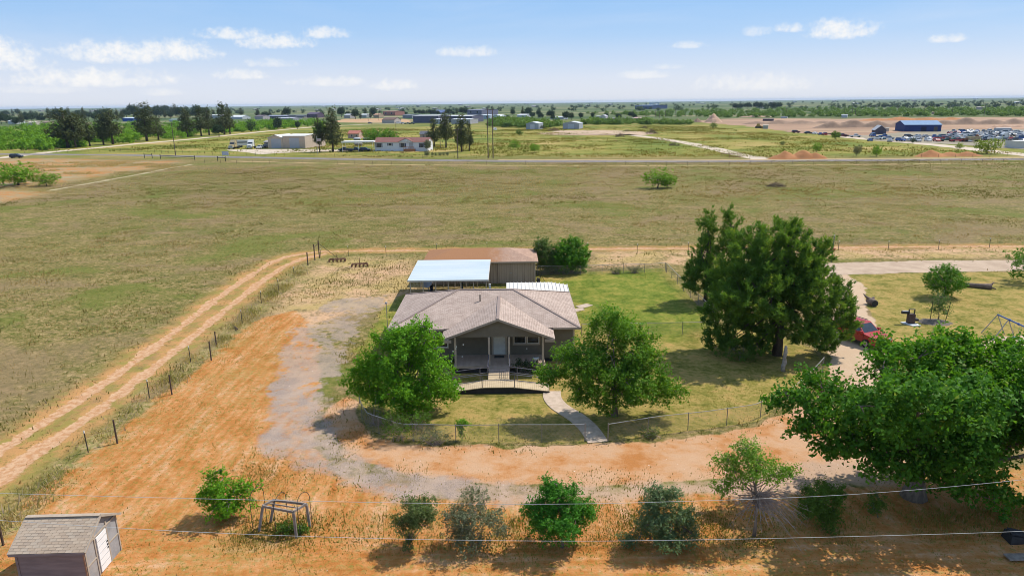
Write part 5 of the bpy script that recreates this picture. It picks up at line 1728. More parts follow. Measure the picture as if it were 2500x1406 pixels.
def wire_fence(label, posts, strands=(.35, .65, .95, 1.2), lean=0.0, group=None, wr=.005):
    """posts: (px, py, height m, kind) with kind t = steel post with white tip, w = wooden"""
    P = [gp(a, b_) for a, b_, *_ in posts]
    b0 = P[0]
    o = thing('wire_fence', label, 'fence', b0, group=group)
    rg = random.Random(len(posts))
    tops = []
    for p, (a, b_, h, k) in zip(P, posts):
        q = p - b0
        ln = Vector((rg.uniform(-.05, .05), rg.uniform(-.04, .04), 0))
        if k == 'w':
            MB().tube([q - Vector((0, 0, .2)), q + ln * .4 + Vector((0, 0, h))], [.055, .05], 7).build('wooden_post', M_wood, o)
        else:
            s_ = MB().beam(q - Vector((0, 0, .2)), q + ln + Vector((0, 0, h)), .045, .045)
            po = s_.build('steel_post', M_tpost, o)
            MB().beam(q + ln + Vector((0, 0, h - .14)), q + ln + Vector((0, 0, h + .01)), .052, .052).build('white_tip', M_white, po)
        tops.append((q, ln, h))
    for z in strands:
        pts = []
        for (q0, l0, h0), (q1, l1, h1) in zip(tops[:-1], tops[1:]):
            for f in (0, .33, .66):
                p = q0.lerp(q1, f)
                pts.append(p + l0.lerp(l1, f) * z / 1.2 + Vector((0, 0, z - (.02 if f else 0))))
        pts.append(tops[-1][0] + Vector((0, 0, z)))
        MB().tube(pts, wr, 3, cap=False).build('wire', M_wire, o)
    return o


wire_fence('barbed wire fence of dark posts beside the dirt track at left', [(-110, 1420, 1.35, 't'), (8, 1330, 1.75, 'w'), (216, 1104, 1.4, 't'), (287, 1082, 1.55, 'w'), (365, 972, 1.4, 't'), (420, 963, 1.5, 'w'), (466, 884, 1.35, 't'), (516, 880, 1.6, 'w'), (529, 845, 1.3, 'w'), (592, 790, 1.35, 't'), (638, 741, 1.35, 't'), (680, 711, 1.35, 't'), (718, 678, 1.3, 't')])
wire_fence('barbed wire fence between the back yard and the big field', [(784, 634, 1.5, 't'), (851, 625, 1.35, 't'), (943, 626, 1.4, 't'), (1067, 620, 1.4, 't'), (1190, 616, 1.4, 't'), (1310, 618, 1.4, 't'), (1433, 617, 1.4, 't'), (1555, 621, 1.4, 't'), (1680, 616, 1.4, 't'), (1800, 614, 1.4, 't'), (1925, 612, 1.4, 't'), (2046, 612, 1.35, 't'), (2168, 612, 1.35, 't'), (2291, 610, 1.35, 't'), (2415, 605, 1.35, 't'), (2540, 603, 1.35, 't')])
# gate posts and brace at the corner of the track
g0 = gp(769, 636)
gp_ = thing('gate_posts', 'tall dark braced corner posts where the dirt track turns', 'gate post', g0)
for (a, b_, h) in ((769, 636, 2.15), (780, 630, 2.35), (752, 648, 1.7)):
    q = gp(a, b_) - g0
    MB().tube([q, q + Vector((0, 0, h))], .075, 8).build('post', M_wood, gp_)
q1, q2 = gp(769, 636) - g0, gp(780, 630) - g0
MB().tube([q1 + Vector((0, 0, 1.7)), q2 + Vector((0, 0, 2.0))], .04, 6).build('brace', M_wood, gp_)
MB().tube([q2 + Vector((0, 0, 2.0)), gp(826, 633) - g0 + Vector((0, 0, .1))], .03, 6).build('brace', M_wood, gp_)
# fallen post
fp = thing('fallen_post', 'dark fallen fence post lying in the weeds by the left fence', 'post', gp(576, 804))
MB().tube([(-.3, .5, .1), (.35, -.45, .15)], .06, 7).build('post', M_wood, fp)

# farm implements left in the grass
M_rust = pm('rusty_iron', (.23, .11, .06), (.13, .065, .045), 9, .9, .3)
for lab, bp, w_, hh in (('rusty disc harrow lying on the ground near the track corner', (823, 640), 2.0, .5), ('rusty box shaped farm implement in the grass behind the carport', (878, 652), 1.9, .6)):
    im = thing('farm_implement', lab, 'farm implement', gp(*bp), R(8))
    fm_ = MB()
    fm_.beam((-w_ / 2, 0, .35), (w_ / 2, 0, .35), .1, .1)
    fm_.beam((-w_ / 2, .6, .35), (w_ / 2, .6, .35), .1, .1)
    for xq in (-w_ / 2, -w_ / 6, w_ / 6, w_ / 2):
        fm_.beam((xq, 0, .36), (xq, .6, .36), .08, .08)
    fm_.beam((0, .3, .4), (0, .3, hh + .5), .07, .07)
    fm_.build('frame', M_rust, im)
    for k in range(5):
        xq = -w_ / 2 + w_ * k / 4
        for yy in (-.05, .65):
            MB().tube([(xq - .01, yy, .17), (xq + .02, yy + .02, .17)], .17, 12).build('disc', M_rust, im)

# ---------------------------------------------------------------- shed in the left foreground
S0 = Vector((-19.45, 26.35, 0))
sh = thing('garden_shed', 'small weathered wooden shed with a tan shingle roof and white door', 'shed', S0, R(1.5))
M_sw = pm('weathered_plywood_dark', (.26, .205, .20), (.20, .155, .155), 2.2, .95, .3, stretch=(.4, 1, 2.5))
M_sl = pm('weathered_plywood_light', (.34, .33, .33), (.24, .235, .24), 1.6, .95, .3, dirt=(.40, .33, .27))
M_sbat = pm('shed_batten', (.42, .35, .28), (.34, .28, .22), 4, .9)
hw, hd, hz, hr = 1.42, 1.28, 1.86, 2.62
# wall with gable on the right (+x) and left sides; ridge runs along x
mb = MB()
mb.box(-hw, hw, -hd, -hd + .04, 0, hz)
mb.build('front_wall', M_sw, sh)
MB().box(-hw, hw, hd - .04, hd, 0, hz).build('back_wall', M_sw, sh)
for sx_ in (-1, 1):
    xq = sx_ * hw
    MB().prism([(xq, -hd + .043, 0), (xq, hd - .043, 0), (xq, hd - .043, hz), (xq, 0.0, hr - .02), (xq, -hd + .043, hz)], (-.04 * sx_, 0, 0)).build('gable_wall', M_sl, sh)
rfs = MB()
oh, ov = .16, .14
zE = hz - .07
rfs.slab([(-hw - ov, -hd - oh, zE), (hw + ov, -hd - oh, zE), (hw + ov, 0, hr), (-hw - ov, 0, hr)], .05)
rfs.slab([(-hw - ov, 0, hr), (hw + ov, 0, hr), (hw + ov, hd + oh, zE), (-hw - ov, hd + oh, zE)], .05)
srf = rfs.build('roof', pm('roof_felt', (.16, .12, .095), (.13, .10, .08), 4, .95), sh)
# shingle tabs, each its own piece
M_tab = [pm('shed_shingle_%d' % i, c, tuple(x * .85 for x in c), 5, .95, .3) for i, c in enumerate([(.44, .335, .245), (.41, .31, .225), (.465, .36, .265), (.39, .30, .225), (.44, .35, .265)])]
sl_ = Vector((0, hd + oh, hr - zE))
L_ = sl_.length
rows = 13
rh = L_ / rows
tabm = []
for i, m_ in enumerate(M_tab):
    me = MB().hexa([(0, 0, 0), (.285, 0, 0), (.285, rh * 1.15, 0), (0, rh * 1.15, 0), (0, 0, .012), (.285, 0, .012), (.285, rh * 1.15, .004), (0, rh * 1.15, .004)]).mesh('shingle')
    me.materials.append(m_)
    tabm.append(me)
ang = math.atan2(hr - zE, hd + oh)
rg = random.Random(5)
for side in (0, 1):
    for r_ in range(rows):
        f = r_ / rows
        off = -.145 if r_ % 2 else 0
        x = -hw - ov + off
        while x < hw + ov - .05:
            xa = max(x, -hw - ov)
            sc_ = min(x + .285, hw + ov) - xa
            if sc_ > .04:
                o = link('shingle', rg.choice(tabm), None, srf)
                y = -hd - oh + (hd + oh) * f
                z = zE + (hr - zE) * f + .003 + rg.uniform(0, .004)
                if side == 0:
                    o.location = (xa + .003, y, z)
                    o.rotation_euler = (ang, 0, 0)
                else:
                    o.location = (xa + sc_ - .003, -y, z)
                    o.rotation_euler = (ang, 0, math.pi)
                o.scale = ((sc_ - .008) / .285, .86 if r_ == rows - 1 else 1, 1)
            x += .29
MB().beam((-hw - ov, 0, hr + .02), (hw + ov, 0, hr + .02), .2, .03).build('ridge_cap', M_tab[4], srf)
tm_ = MB()
for xq in (-hw - ov - .02, hw + ov + .02):
    tm_.beam((xq, -hd - oh, zE - .03), (xq, 0, hr - .03), .035, .1)
    tm_.beam((xq, hd + oh, zE - .03), (xq, 0, hr - .03), .035, .1)
tm_.build('rake_trim', M_sbat, srf)
MB().box(-hw - ov, hw + ov, -hd - oh - .022, -hd - oh - .002, zE - .11, zE - .01).build('eave_board', M_sw, srf)
xq = hw + .004
bt = MB()
for yy in (-hd + .05, -.52, .42, hd - .05):
    bt.box(xq, xq + .03, yy - .035, yy + .035, 0, hz - .02 if abs(yy) > 1 else hz + .2)
bt.box(xq, xq + .034, -hd + .1, hd - .1, hz - .06, hz + .02)
for (y0, y1) in ((-hd + .09, -.56), (.46, hd - .09)):
    bt.box(xq, xq + .028, y0, y1, .88, .94)
bt.build('batten', M_sbat, sh)
dr_ = MB().box(xq, xq + .045, -.40, .34, .06, hz - .12).build('door', pm('bright_white_door', (.80, .80, .80), (.74, .74, .74), 2, .5), sh)
for zz in (.35, .65, .95, 1.25, 1.52):
    MB().box(xq + .046, xq + .052, -.38, .32, zz - .006, zz + .006).build('door_groove', M_sl, dr_)
for zz in (.85, 1.0, 1.15):
    MB().box(xq + .046, xq + .075, .24, .31, zz - .03, zz + .03).build('latch', M_black, dr_)
MB().box(-hw + .0, -hw + .09, -hd - .03, -hd - .003, 0, hz - .1).build('corner_board', M_sw, sh)
MB().box(hw - .06, hw + .002, -hd - .03, -hd - .003, 0, hz - .08).build('corner_board', pm('rusty_trim', (.33, .19, .12), (.24, .14, .09), 6, .9), sh)

# ---------------------------------------------------------------- weathered timber frame with wire hoops
f0 = gp(690, 1290)
fr_ = thing('timber_frame', 'weathered open timber table frame in the weeds by the bright shrub', 'frame', f0)
M_tim = pm('grey_timber', (.30, .255, .22), (.20, .165, .14), 5, .95, .4, stretch=(1, 1, .4))
feet = [gp(632, 1297) - f0, gp(724, 1312) - f0, gp(757, 1285) - f0, gp(660, 1275) - f0]
zt = 1.42
tops = [at(641, 1232, (feet[0] + f0).y + .12) - f0, at(717, 1253, (feet[1] + f0).y + .12) - f0, at(749, 1238, (feet[2] + f0).y - .1) - f0, at(669, 1217, (feet[3] + f0).y - .1) - f0]
zt = sum(p.z for p in tops) / 4
tops = [Vector((p.x, p.y, zt)) for p in tops]
for a, b_ in zip(feet, tops):
    MB().beam(Vector((a.x, a.y, -.05)), b_, .11, .11, (0, 1, 0)).build('leg', M_tim, fr_)
for i in range(4):
    MB().beam(tops[i] + Vector((0, 0, .03 + .02 * (i % 2))), tops[(i + 1) % 4] + Vector((0, 0, .03 + .02 * (i % 2))), .07, .11).build('top_rail', M_tim, fr_)
MB().beam(tops[0].lerp(tops[3], .5) + Vector((0, 0, .02)), tops[1].lerp(tops[2], .5) + Vector((0, 0, .02)), .035, .05).build('cross_bar', M_tim, fr_)
for lab, (xa, ya), (xb, yb_), yt in (('tall dark wire hoop at the left of the timber frame', (619, 1300), (652, 1276), 1190), ('tall dark wire hoop through the middle of the timber frame', (675, 1306), (704, 1272), 1206), ('tall dark wire hoop at the right of the timber frame', (733, 1308), (763, 1288), 1202)):
    a, b_ = gp(xa, ya), gp(xb, yb_)
    ho = thing('wire_hoop', lab, 'hoop', a)
    top_z = at((xa + xb) / 2, yt, (a.y + b_.y) / 2).z
    d = b_ - a
    pts = [Vector((0, 0, 0)), Vector((0, 0, top_z * .78))]
    for k in range(1, 8):
        q = math.pi * k / 8
        pts.append(d * (.5 - .5 * math.cos(q)) + Vector((0, 0, top_z * (.78 + .22 * math.sin(q)))))
    pts += [d + Vector((0, 0, top_z * .78)), d]
    MB().tube(pts, .014, 5).build('rod', M_black, ho)
broadleaf('low_bush', 'low green weeds growing inside the timber frame', (705, 1300), [(700, 1288, 30, 12, 0, .8), (735, 1290, 18, 9, 0, .8)], M_olive, 110, 14, .14, .1, .04, 330, tr=.02, nlimb=6, ntwig=20, floor=.03, cat='weeds')

# ---------------------------------------------------------------- right yard
# red SUV is built with the vehicles below; logs, grill, swing, poles here
M_log = pm('old_log', (.20, .15, .12), (.13, .095, .08), 4, .95, .5, stretch=(1, 1, 1))
lg = thing('fallen_log', 'long dark fallen log lying in the right yard near the gravel road', 'log', gp(2385, 700))
a_, b_ = gp(2338, 698) - gp(2385, 700), gp(2420, 706) - gp(2385, 700)
mb = MB()
mb.tube([a_ + Vector((0, 0, .22)), a_.lerp(b_, .3) + Vector((0, 0, .22)), a_.lerp(b_, .7) + Vector((0, -.05, .24)), b_ + Vector((0, 0, .28))], [.2, .24, .27, .33], 10)
mb.tube([b_ + Vector((-.1, 0, .4)), b_ + Vector((.25, .1, .75))], [.1, .05], 6)
mb.tube([b_ + Vector((-.1, 0, .2)), b_ + Vector((.3, -.3, .1))], [.12, .05], 6)
mb.build('trunk', M_log, lg, smooth=True)
l2 = thing('forked_log', 'short forked log with a dark sawn end in the right yard', 'log', gp(2128, 745))
mb = MB()
mb.tube([(0, -.55, .32), (.0, 0, .34), (-.05, .6, .36)], [.34, .36, .3], 12)
mb.build('trunk', M_log, l2, smooth=True)
MB().tube([(-.1, .3, .5), (-.4, .5, .75), (-.62, .6, 1.0)], [.16, .1, .05], 7).build('branch', M_log, l2, smooth=True)
MB().tube([(.1, .3, .5), (.38, .5, .62), (.45, .6, .55)], [.16, .12, .08], 7).build('branch', M_log, l2, smooth=True)
MB().tube([(0, -.57, .32), (0, -.551, .32)], .31, 12).build('sawn_end', M_black, l2)
# barbecue pit on its slab
sl2 = [gp(2198, 788), gp(2228, 797), gp(2249, 796), gp(2222, 785)]
g0 = gp(2222, 790)
gr = thing('barbecue_pit', 'tall dark brown barbecue pit with a firebox on a white slab', 'barbecue', g0, R(-6))
MB().box(-.27, .27, -.25, .25, .06, .92).build('body', pm('brown_steel', (.095, .055, .045), (.065, .04, .035), 6, .7, .2), gr)
mb = MB()
for xq in (-.24, .24):
    mb.box(xq - .03, xq + .03, -.05, .05, .92, 1.32)
mb.box(-.27, .27, -.06, .06, 1.32, 1.37)
mb.build('hood_frame', M_black, gr)
MB().tube([(-.85, 0, 1.05), (-.2, 0, 1.05)], .14, 14).build('firebox', M_black, gr, smooth=False)
MB().box(-.8, -.3, -.07, .07, 1.18, 1.21).build('firebox_lid', M_white, gr)
MB().box(.325, .6, -.2, .2, .3, .5).build('side_box', M_black, gr)
pp = sl2
if (pp[1] - pp[0]).cross(pp[2] - pp[0]).z < 0: pp = pp[::-1]
MB().slab([(p.x, p.y, .07) for p in pp], .12).build('concrete_pad', pm('white_concrete', (.66, .66, .66), (.58, .58, .58), 3, .9), kind='structure')
for i, (a, b_, c_) in enumerate(((2271, 780, 743), (2308, 784, 748))):
    st = thing('tree_stake', ('dark steel stake left of the young sapling', 'leaning stake right of the young sapling')[i], 'stake', gp(a, b_))
    MB().tube([(0, 0, 0), (.0 + .22 * i, 0, 1.75)], .028, 6).build('stake', M_tpost, st)
# pole with a red ribbon by the road
fpz = gp(2030, 640)
pl = thing('marker_pole', 'blue grey pole with a red ribbon beside the gravel road', 'pole', fpz)
phh = at(2031, 576, fpz.y).z
MB().tube([(0, 0, 0), (0, 0, phh)], .06, 8).build('pole', pm('blue_grey_paint', (.12, .12, .17), (.10, .10, .14), 4, .7), pl)
MB().ball((0, 0, phh + .05), .1, 8, 6).build('finial', M_white, pl)
MB().prism([(-.06, -.07, phh * .48), (-.42, -.1, phh * .40), (-.30, -.1, phh * .56), (.3, -.1, phh * .52), (.12, -.08, phh * .36)], (0, .03, 0)).build('red_ribbon', pm('red_cloth', (.5, .1, .1), (.42, .08, .08), 4, .8), pl)
# swing set
s0 = gp(2455, 840)
sw = thing('swing_set', 'metal swing set with a blue top bar at the right edge', 'swing set', s0)
M_blue = pm('blue_paint', (.07, .14, .36), (.05, .11, .30), 4, .5)
M_galv = pm('pale_steel', (.42, .40, .37), (.34, .32, .30), 5, .6, metal=.3)
fA1, fA2 = gp(2396, 812), gp(2452, 816)
fB1, fB2 = gp(2424, 830), gp(2476, 824)
topA = at(2436, 768, (fA1.y + fA2.y) / 2)
topB = at(2462, 783, (fB1.y + fB2.y) / 2)
topB.z = topA.z
topE = topB + (topB - topA) * 2.2
topE.z = topA.z
MB().tube([topA - s0, topE - s0], .06, 8).build('top_bar', M_blue, sw)
for a, b_ in ((fA1, topA), (fA2, topA), (fB1, topB), (fB2, topB)):
    MB().tube([a - s0, b_ - s0], .04, 7).build('leg', M_galv, sw)
dE = topE - topB
for sgn in (-1, 1):
    q = topE - s0
    MB().tube([Vector((q.x + sgn * .9, q.y + .4 * sgn, 0)), q], .04, 7).build('leg', M_galv, sw)
for f in (.35, .62):
    q = topB.lerp(topE, f) - s0
    for dx_ in (-.2, .2):
        MB().tube([q + Vector((dx_, 0, 0)), Vector((q.x + dx_, q.y, .55))], .012, 4).build('chain', M_steel, sw)
    MB().box(q.x - .24, q.x + .24, q.y - .1, q.y + .1, .5, .54).build('swing_seat', M_blue, sw)
for f in (.05, .4, .75):
    q = topB.lerp(topE, f) - s0
    MB().ball((q.x, q.y, q.z), .11, 8, 5).build('bracket', M_blue, sw)

# carved stump post by the big pine
st0 = gp(1912, 906)
stp = thing('carved_post', 'pale carved wooden post standing in front of the big pine trunk', 'post', st0)
hs = at(1915, 845, st0.y).z
mb = MB()
mb.tube([(0, 0, 0), (-.04, 0, hs * .2), (.06, 0, hs * .35), (0, 0, hs * .55), (.05, 0, hs * .75), (.04, 0, hs * .9), (.04, 0, hs)], [.17, .15, .17, .12, .15, .11, .09], 9)
mb.build('post', pm('pale_driftwood', (.40, .36, .33), (.24, .21, .20), 5, .95, .4), stp, smooth=True)
# cloth on the fence
bg_ = thing('white_bag', 'white plastic bag hanging on the curved front fence', 'bag', gp(1968, 952))
MB().ball((0, -.08, .72), .2, 10, 8, (.9, .35, 1.7), .18, random.Random(4)).build('bag', M_white, bg_, smooth=True)
# dark junk and pipe at bottom right
jk = thing('scrap_box', 'black scrap box under the big mulberry at the right edge', 'box', gp(2475, 1318))
MB().hexa([(-.4, -.35, 0), (.5, -.3, 0), (.55, .4, 0), (-.35, .35, 0), (-.36, -.3, .38), (.4, -.3, .30), (.5, .36, .28), (-.3, .3, .42)]).build('box', M_black, jk)
MB().hexa([(-.3, -.2, .40), (.3, -.3, .36), (.45, .2, .34), (-.2, .3, .44), (-.3, -.2, .45), (.3, -.3, .40), (.45, .2, .38), (-.2, .3, .49)]).build('lid', M_skirt, jk)
lb_ = thing('weathered_board', 'grey weathered board lying beside the black scrap box', 'board', gp(2490, 1365))
MB().box(-.6, .9, -.22, .22, .1, .16).build('board', M_tim, lb_)
# low mulch ring around the sapling
rg = random.Random(3)
mb = MB()
mr = gp(2282, 786)
for k in range(24):
    a0 = 2 * math.pi * k / 24
    r0 = rg.uniform(1.0, 1.25)
    mb.v.append((r0 * 1.3 * math.cos(a0), r0 * math.sin(a0), .0))
mb.v.append((0, 0, .12))
mb.f = [(k, (k + 1) % 24, 24) for k in range(24)]
mb.build('mulch_ring', pm('mulch', (.16, .13, .10), (.12, .10, .08), 9, .95, .5), None, mr, kind='structure')

# ---------------------------------------------------------------- overhead wires and their poles (poles stand outside the frame)
M_cable = pm('pale_cable', (.55, .54, .52), (.46, .45, .44), 3, .6)
for lab, pts_, Yw in (('upper pale overhead cable crossing the foreground', [(-120, 1200), (545, 1218), (1250, 1230), (1700, 1222), (2100, 1205), (2500, 1170), (2900, 1122)], 20.0),
                      ('lower pale overhead cable crossing the foreground', [(-120, 1262), (420, 1295), (900, 1313), (1400, 1320), (1900, 1313), (2500, 1296), (2900, 1272)], 19.0)):
    P = [at(a, b_, Yw) for a, b_ in pts_]
    o = thing('overhead_cable', lab, 'cable', P[0])
    dens = []
    for i in range(len(P) - 1):
        p0, p1, p2, p3 = P[max(i - 1, 0)], P[i], P[i + 1], P[min(i + 2, len(P) - 1)]
        for k in range(6):
            q = k / 6
            dens.append(.5 * ((2 * p1) + (p2 - p0) * q + (2 * p0 - 5 * p1 + 4 * p2 - p3) * q * q + (3 * p1 - p0 - 3 * p2 + p3) * q ** 3))
    dens.append(P[-1])
    MB().tube([p - P[0] for p in dens], .0065, 5).build('cable', M_cable, o, smooth=True)


# ================================================================ VEHICLES
M_tyre = pm('tyre_rubber', (.022, .022, .022), (.03, .03, .03), 8, .9)
M_rim = pm('wheel_rim', (.45, .45, .46), (.35, .35, .36), 5, .35, metal=.7)
M_cglass = glass('car_glass', (.025, .032, .042), .06)
M_lamp = pm('headlamp', (.70, .70, .68), (.62, .62, .60), 5, .15, spec=.8)
M_tail = pm('tail_lamp', (.35, .02, .02), (.28, .015, .015), 5, .25)


def paint(name, c):
    return pm('paint_' + name, c, tuple(x * .93 for x in c), 1.5, .28, spec=.6)


PAINT = dict(white=(.72, .72, .71), silver=(.45, .46, .48), grey=(.20, .205, .215), black=(.018, .018, .022), red=(.40, .025, .025), blue=(.035, .10, .33), maroon=(.11, .02, .03), green=(.05, .12, .07), tan=(.42, .33, .19), teal=(.08, .25, .30))
# side profiles (x forward, z up): lower body and cabin
PROF = dict(
    sedan=dict(body=[(-2.3, .35), (-2.35, .75), (-2.2, .95), (-1.2, 1.0), (1.0, .97), (2.1, .82), (2.3, .6), (2.25, .33)], cab=[(-1.75, .97), (-1.1, 1.42), (.25, 1.44), (1.05, .96)], w=.88, wb=1.35, wr=.32),
    suv=dict(body=[(-2.3, .42), (-2.38, .8), (-2.3, 1.1), (-1.2, 1.12), (1.0, 1.1), (2.1, 1.0), (2.32, .75), (2.28, .4)], cab=[(-2.28, 1.09), (-2.0, 1.72), (.25, 1.76), (1.1, 1.08)], w=.93, wb=1.38, wr=.37),
    van=dict(body=[(-2.5, .42), (-2.55, .8), (-2.5, 1.15), (-1.2, 1.15), (1.5, 1.12), (2.35, .98), (2.5, .7), (2.45, .4)], cab=[(-2.48, 1.12), (-2.35, 2.0), (.9, 2.02), (1.75, 1.1)], w=.98, wb=1.5, wr=.36),
    pickup=dict(body=[(-2.85, .5), (-2.9, .8), (-2.85, 1.12), (-.6, 1.12), (1.2, 1.14), (2.45, 1.05), (2.65, .8), (2.6, .45)], cab=[(-.55, 1.11), (-.45, 1.80), (.65, 1.84), (1.4, 1.12)], w=.98, wb=1.75, wr=.40))
CARM = {}


def car_meshes(kind):
    if kind in CARM: return CARM[kind]
    p = PROF[kind]
    wd = p['w']

    def loft(prof, w0, w1, zlo, zhi):
        mb = MB()
        n = len(prof)
        L_, R_ = [], []
        for (x, z) in prof:
            f = min(1, max(0, (z - zlo) / (zhi - zlo)))
            ww = w0 + (w1 - w0) * f
            L_.append((x, ww, z))
            R_.append((x, -ww, z))
        mb.add(L_ + R_, [tuple(range(n)), tuple(range(2 * n - 1, n - 1, -1))] + [((i + 1) % n, i, n + i, n + (i + 1) % n) for i in range(n)])
        return mb
    body = loft(p['body'], wd, wd * .96, .6, 1.1)
    zs = [z for _, z in p['cab']]
    cab = loft(p['cab'], wd * .95, wd * .74, min(zs), max(zs)).mesh('cabin')
    bm = body.mesh('body')
    # side glass and screens: shrunk panels set 8 mm proud of the cabin
    gl = MB()
    c = p['cab']
    z0, z1 = min(zs), max(zs)

    def cw(z):
        return wd * (.95 + (.74 - .95) * (z - z0) / (z1 - z0))
    cx = sum(q[0] for q in c) / 4
    cz = sum(q[1] for q in c) / 4
    ins = [(cx + (x - cx) * .88, cz + (z - cz) * .72 + .03) for x, z in c]
    for sg in (1, -1):
        q = [(x, sg * (cw(z) + .008), z) for x, z in ins]
        gl.add(q, [(0, 1, 2, 3) if sg > 0 else (3, 2, 1, 0)])
    for (i, j) in ((2, 3), (0, 1)):
        (xa, za), (xb, zb) = c[i], c[j]
        pa, pb = (xa + (xb - xa) * .12, za + (zb - za) * .12), (xa + (xb - xa) * .88, za + (zb - za) * .88)
        nx_, nz_ = (zb - za), -(xb - xa)
        l_ = math.hypot(nx_, nz_)
        nx_, nz_ = nx_ / l_ * .008, nz_ / l_ * .008
        if (nx_ > 0) != (i == 2): nx_, nz_ = -nx_, -nz_
        gl.add([(pa[0] + nx_, cw(pa[1]) * .9, pa[1] + abs(nz_)), (pa[0] + nx_, -cw(pa[1]) * .9, pa[1] + abs(nz_)), (pb[0] + nx_, -cw(pb[1]) * .9, pb[1] + abs(nz_)), (pb[0] + nx_, cw(pb[1]) * .9, pb[1] + abs(nz_))], [(0, 1, 2, 3)])
    gm_ = gl.mesh('glass')
    gm_.materials.append(M_cglass)
    r_ = p['wr']
    wm = MB().tube([(0, -.11, 0), (0, .11, 0)], r_, 14).mesh('wheel')
    wm.materials.append(M_tyre)
    rm_ = MB().tube([(0, -.118, 0), (0, .118, 0)], r_ * .58, 10).mesh('rim')
    rm_.materials.append(M_rim)
    fx = p['body'][-2][0]
    lm_ = MB().box(fx - .16, fx + .012, -.14, .14, p['body'][-2][1] - .02, p['body'][-2][1] + .12).mesh('headlight')
    lm_.materials.append(M_lamp)
    rx = p['body'][1][0]
    tl_ = MB().box(rx - .012, rx + .14, -.09, .09, p['body'][1][1], p['body'][1][1] + .18).mesh('tail_light')
    tl_.materials.append(M_tail)
    CARM[kind] = (bm, cab, gm_, wm, rm_, lm_, tl_)
    return CARM[kind]


def car(kind, color, loc, rz, label, group=None, detail=False, name=None):
    p = PROF[kind]
    bm, cab, gm_, wm, rm_, lm_, tl_ = car_meshes(kind)
    m = paint(color, PAINT[color])
    o = thing(name or dict(sedan='parked_car', suv='parked_suv', van='parked_van', pickup='pickup_truck')[kind], label, dict(sedan='car', suv='car', van='van', pickup='pickup')[kind], loc, rz, group)

    def painted(me, nm):
        q = link(nm, me, None, o)
        if not me.materials: me.materials.append(m)
        q.material_slots[0].link = 'OBJECT'
        q.material_slots[0].material = m
        return q
    bo = painted(bm, 'body')
    ca = painted(cab, 'cabin')
    link('glass', gm_, None, ca)
    for sx_ in (-1, 1):
        for sy in (-1, 1):
            wo = link('wheel', wm, None, o, (sx_ * p['wb'], sy * (p['w'] - .06), p['wr']))
            if detail: link('rim', rm_, None, wo)
    for sy in (-1, 1):
        link('headlight', lm_, None, bo, (0, sy * p['w'] * .72, 0))
        link('tail_light', tl_, None, bo, (0, sy * p['w'] * .82, 0))
    if kind == 'pickup':
        MB().box(-2.78, -.66, -.80, .80, 1.06, 1.135).build('bed', M_black, bo)
    if detail:
        rr = MB()
        for sy in (-.6, .6):
            rr.tube([(-1.8, sy, 1.82), (.1, sy, 1.84)], .03, 5)
        rr.build('roof_rail', M_black, ca)
        for sy in (-1, 1):
            MB().box(.78, .98, sy * 1.0 - .1, sy * 1.0 + .1, 1.15, 1.33).build('mirror', m, bo)
        se = MB()
        for xq in (-1.15, .0, 1.05):
            for sy in (-1, 1):
                se.box(xq - .008, xq + .008, sy * (p['w'] - .003) - .012, sy * (p['w'] - .003) + .012, .5, 1.06)
        se.build('door_seam', M_black, bo)
        MB().box(-2.3, 2.3, -.94, .94, .36, .43).build('sill', M_black, bo)
        MB().box(2.18, 2.36, -.6, .6, .58, .78).build('grille', M_black, bo)
    return o


suv = car('suv', 'red', gp(2098, 833), R(-67), 'red sport utility vehicle with roof rails on the drive behind the mulberry', detail=True)


def dressed_box(o, name, m, x0, x1, y0, y1, z0, z1):
    return MB().box(x0, x1, y0, y1, z0, z1).build(name, m, o)


def semi(loc, rz, color, label):
    m = paint(color + '_truck', PAINT[color])
    o = thing('semi_truck', label, 'truck', loc, rz)
    MB().prism([(-1.9, -1.2, 1.0), (1.1, -1.2, 1.0), (1.1, -1.2, 2.3), (.7, -1.2, 3.0), (-.1, -1.2, 3.9), (-1.9, -1.2, 4.0)], (0, 2.4, 0)).build('sleeper_cab', m, o)
    MB().prism([(1.1, -.95, .8), (3.0, -.95, .8), (3.05, -.95, 1.7), (1.1, -.95, 2.1)], (0, 1.9, 0)).build('hood', m, o)
    MB().box(3.06, 3.12, -.6, .6, .95, 1.75).build('grille', M_steel, o)
    MB().box(3.0, 3.3, -1.15, 1.15, .5, .85).build('bumper', M_steel, o)
    MB().prism([(1.112, -1.05, 2.25), (1.112, 1.05, 2.25), (.732, 1.05, 2.98), (.732, -1.05, 2.98)], (.02, 0, .012)).build('windscreen', M_cglass, o)
    for sy in (-1, 1):
        MB().box(-.1, .8, sy * 1.206 - .006, sy * 1.206 + .006, 2.2, 2.85).build('side_window', M_cglass, o)
        MB().tube([(-1.7, sy * 1.3, 1.0), (-1.7, sy * 1.3, 4.3)], .08, 8).build('exhaust_stack', M_steel, o)
        MB().tube([(2.3, sy * 1.05 - .15, .5), (2.3, sy * 1.05 + .15, .5)], .5, 14).build('wheel', M_tyre, o)
        for xq in (-2.6, -3.9):
            MB().tube([(xq, sy * .95 - .25, .5), (xq, sy * .95 + .25, .5)], .5, 14).build('wheel', M_tyre, o)
        MB().box(2.6, 3.05, sy * 1.0 - .14, sy * 1.0 + .14, 1.0, 1.3).build('headlight', M_lamp, o)
    MB().box(-4.6, 2.9, -.45, .45, .75, .98).build('chassis', M_black, o)
    return o


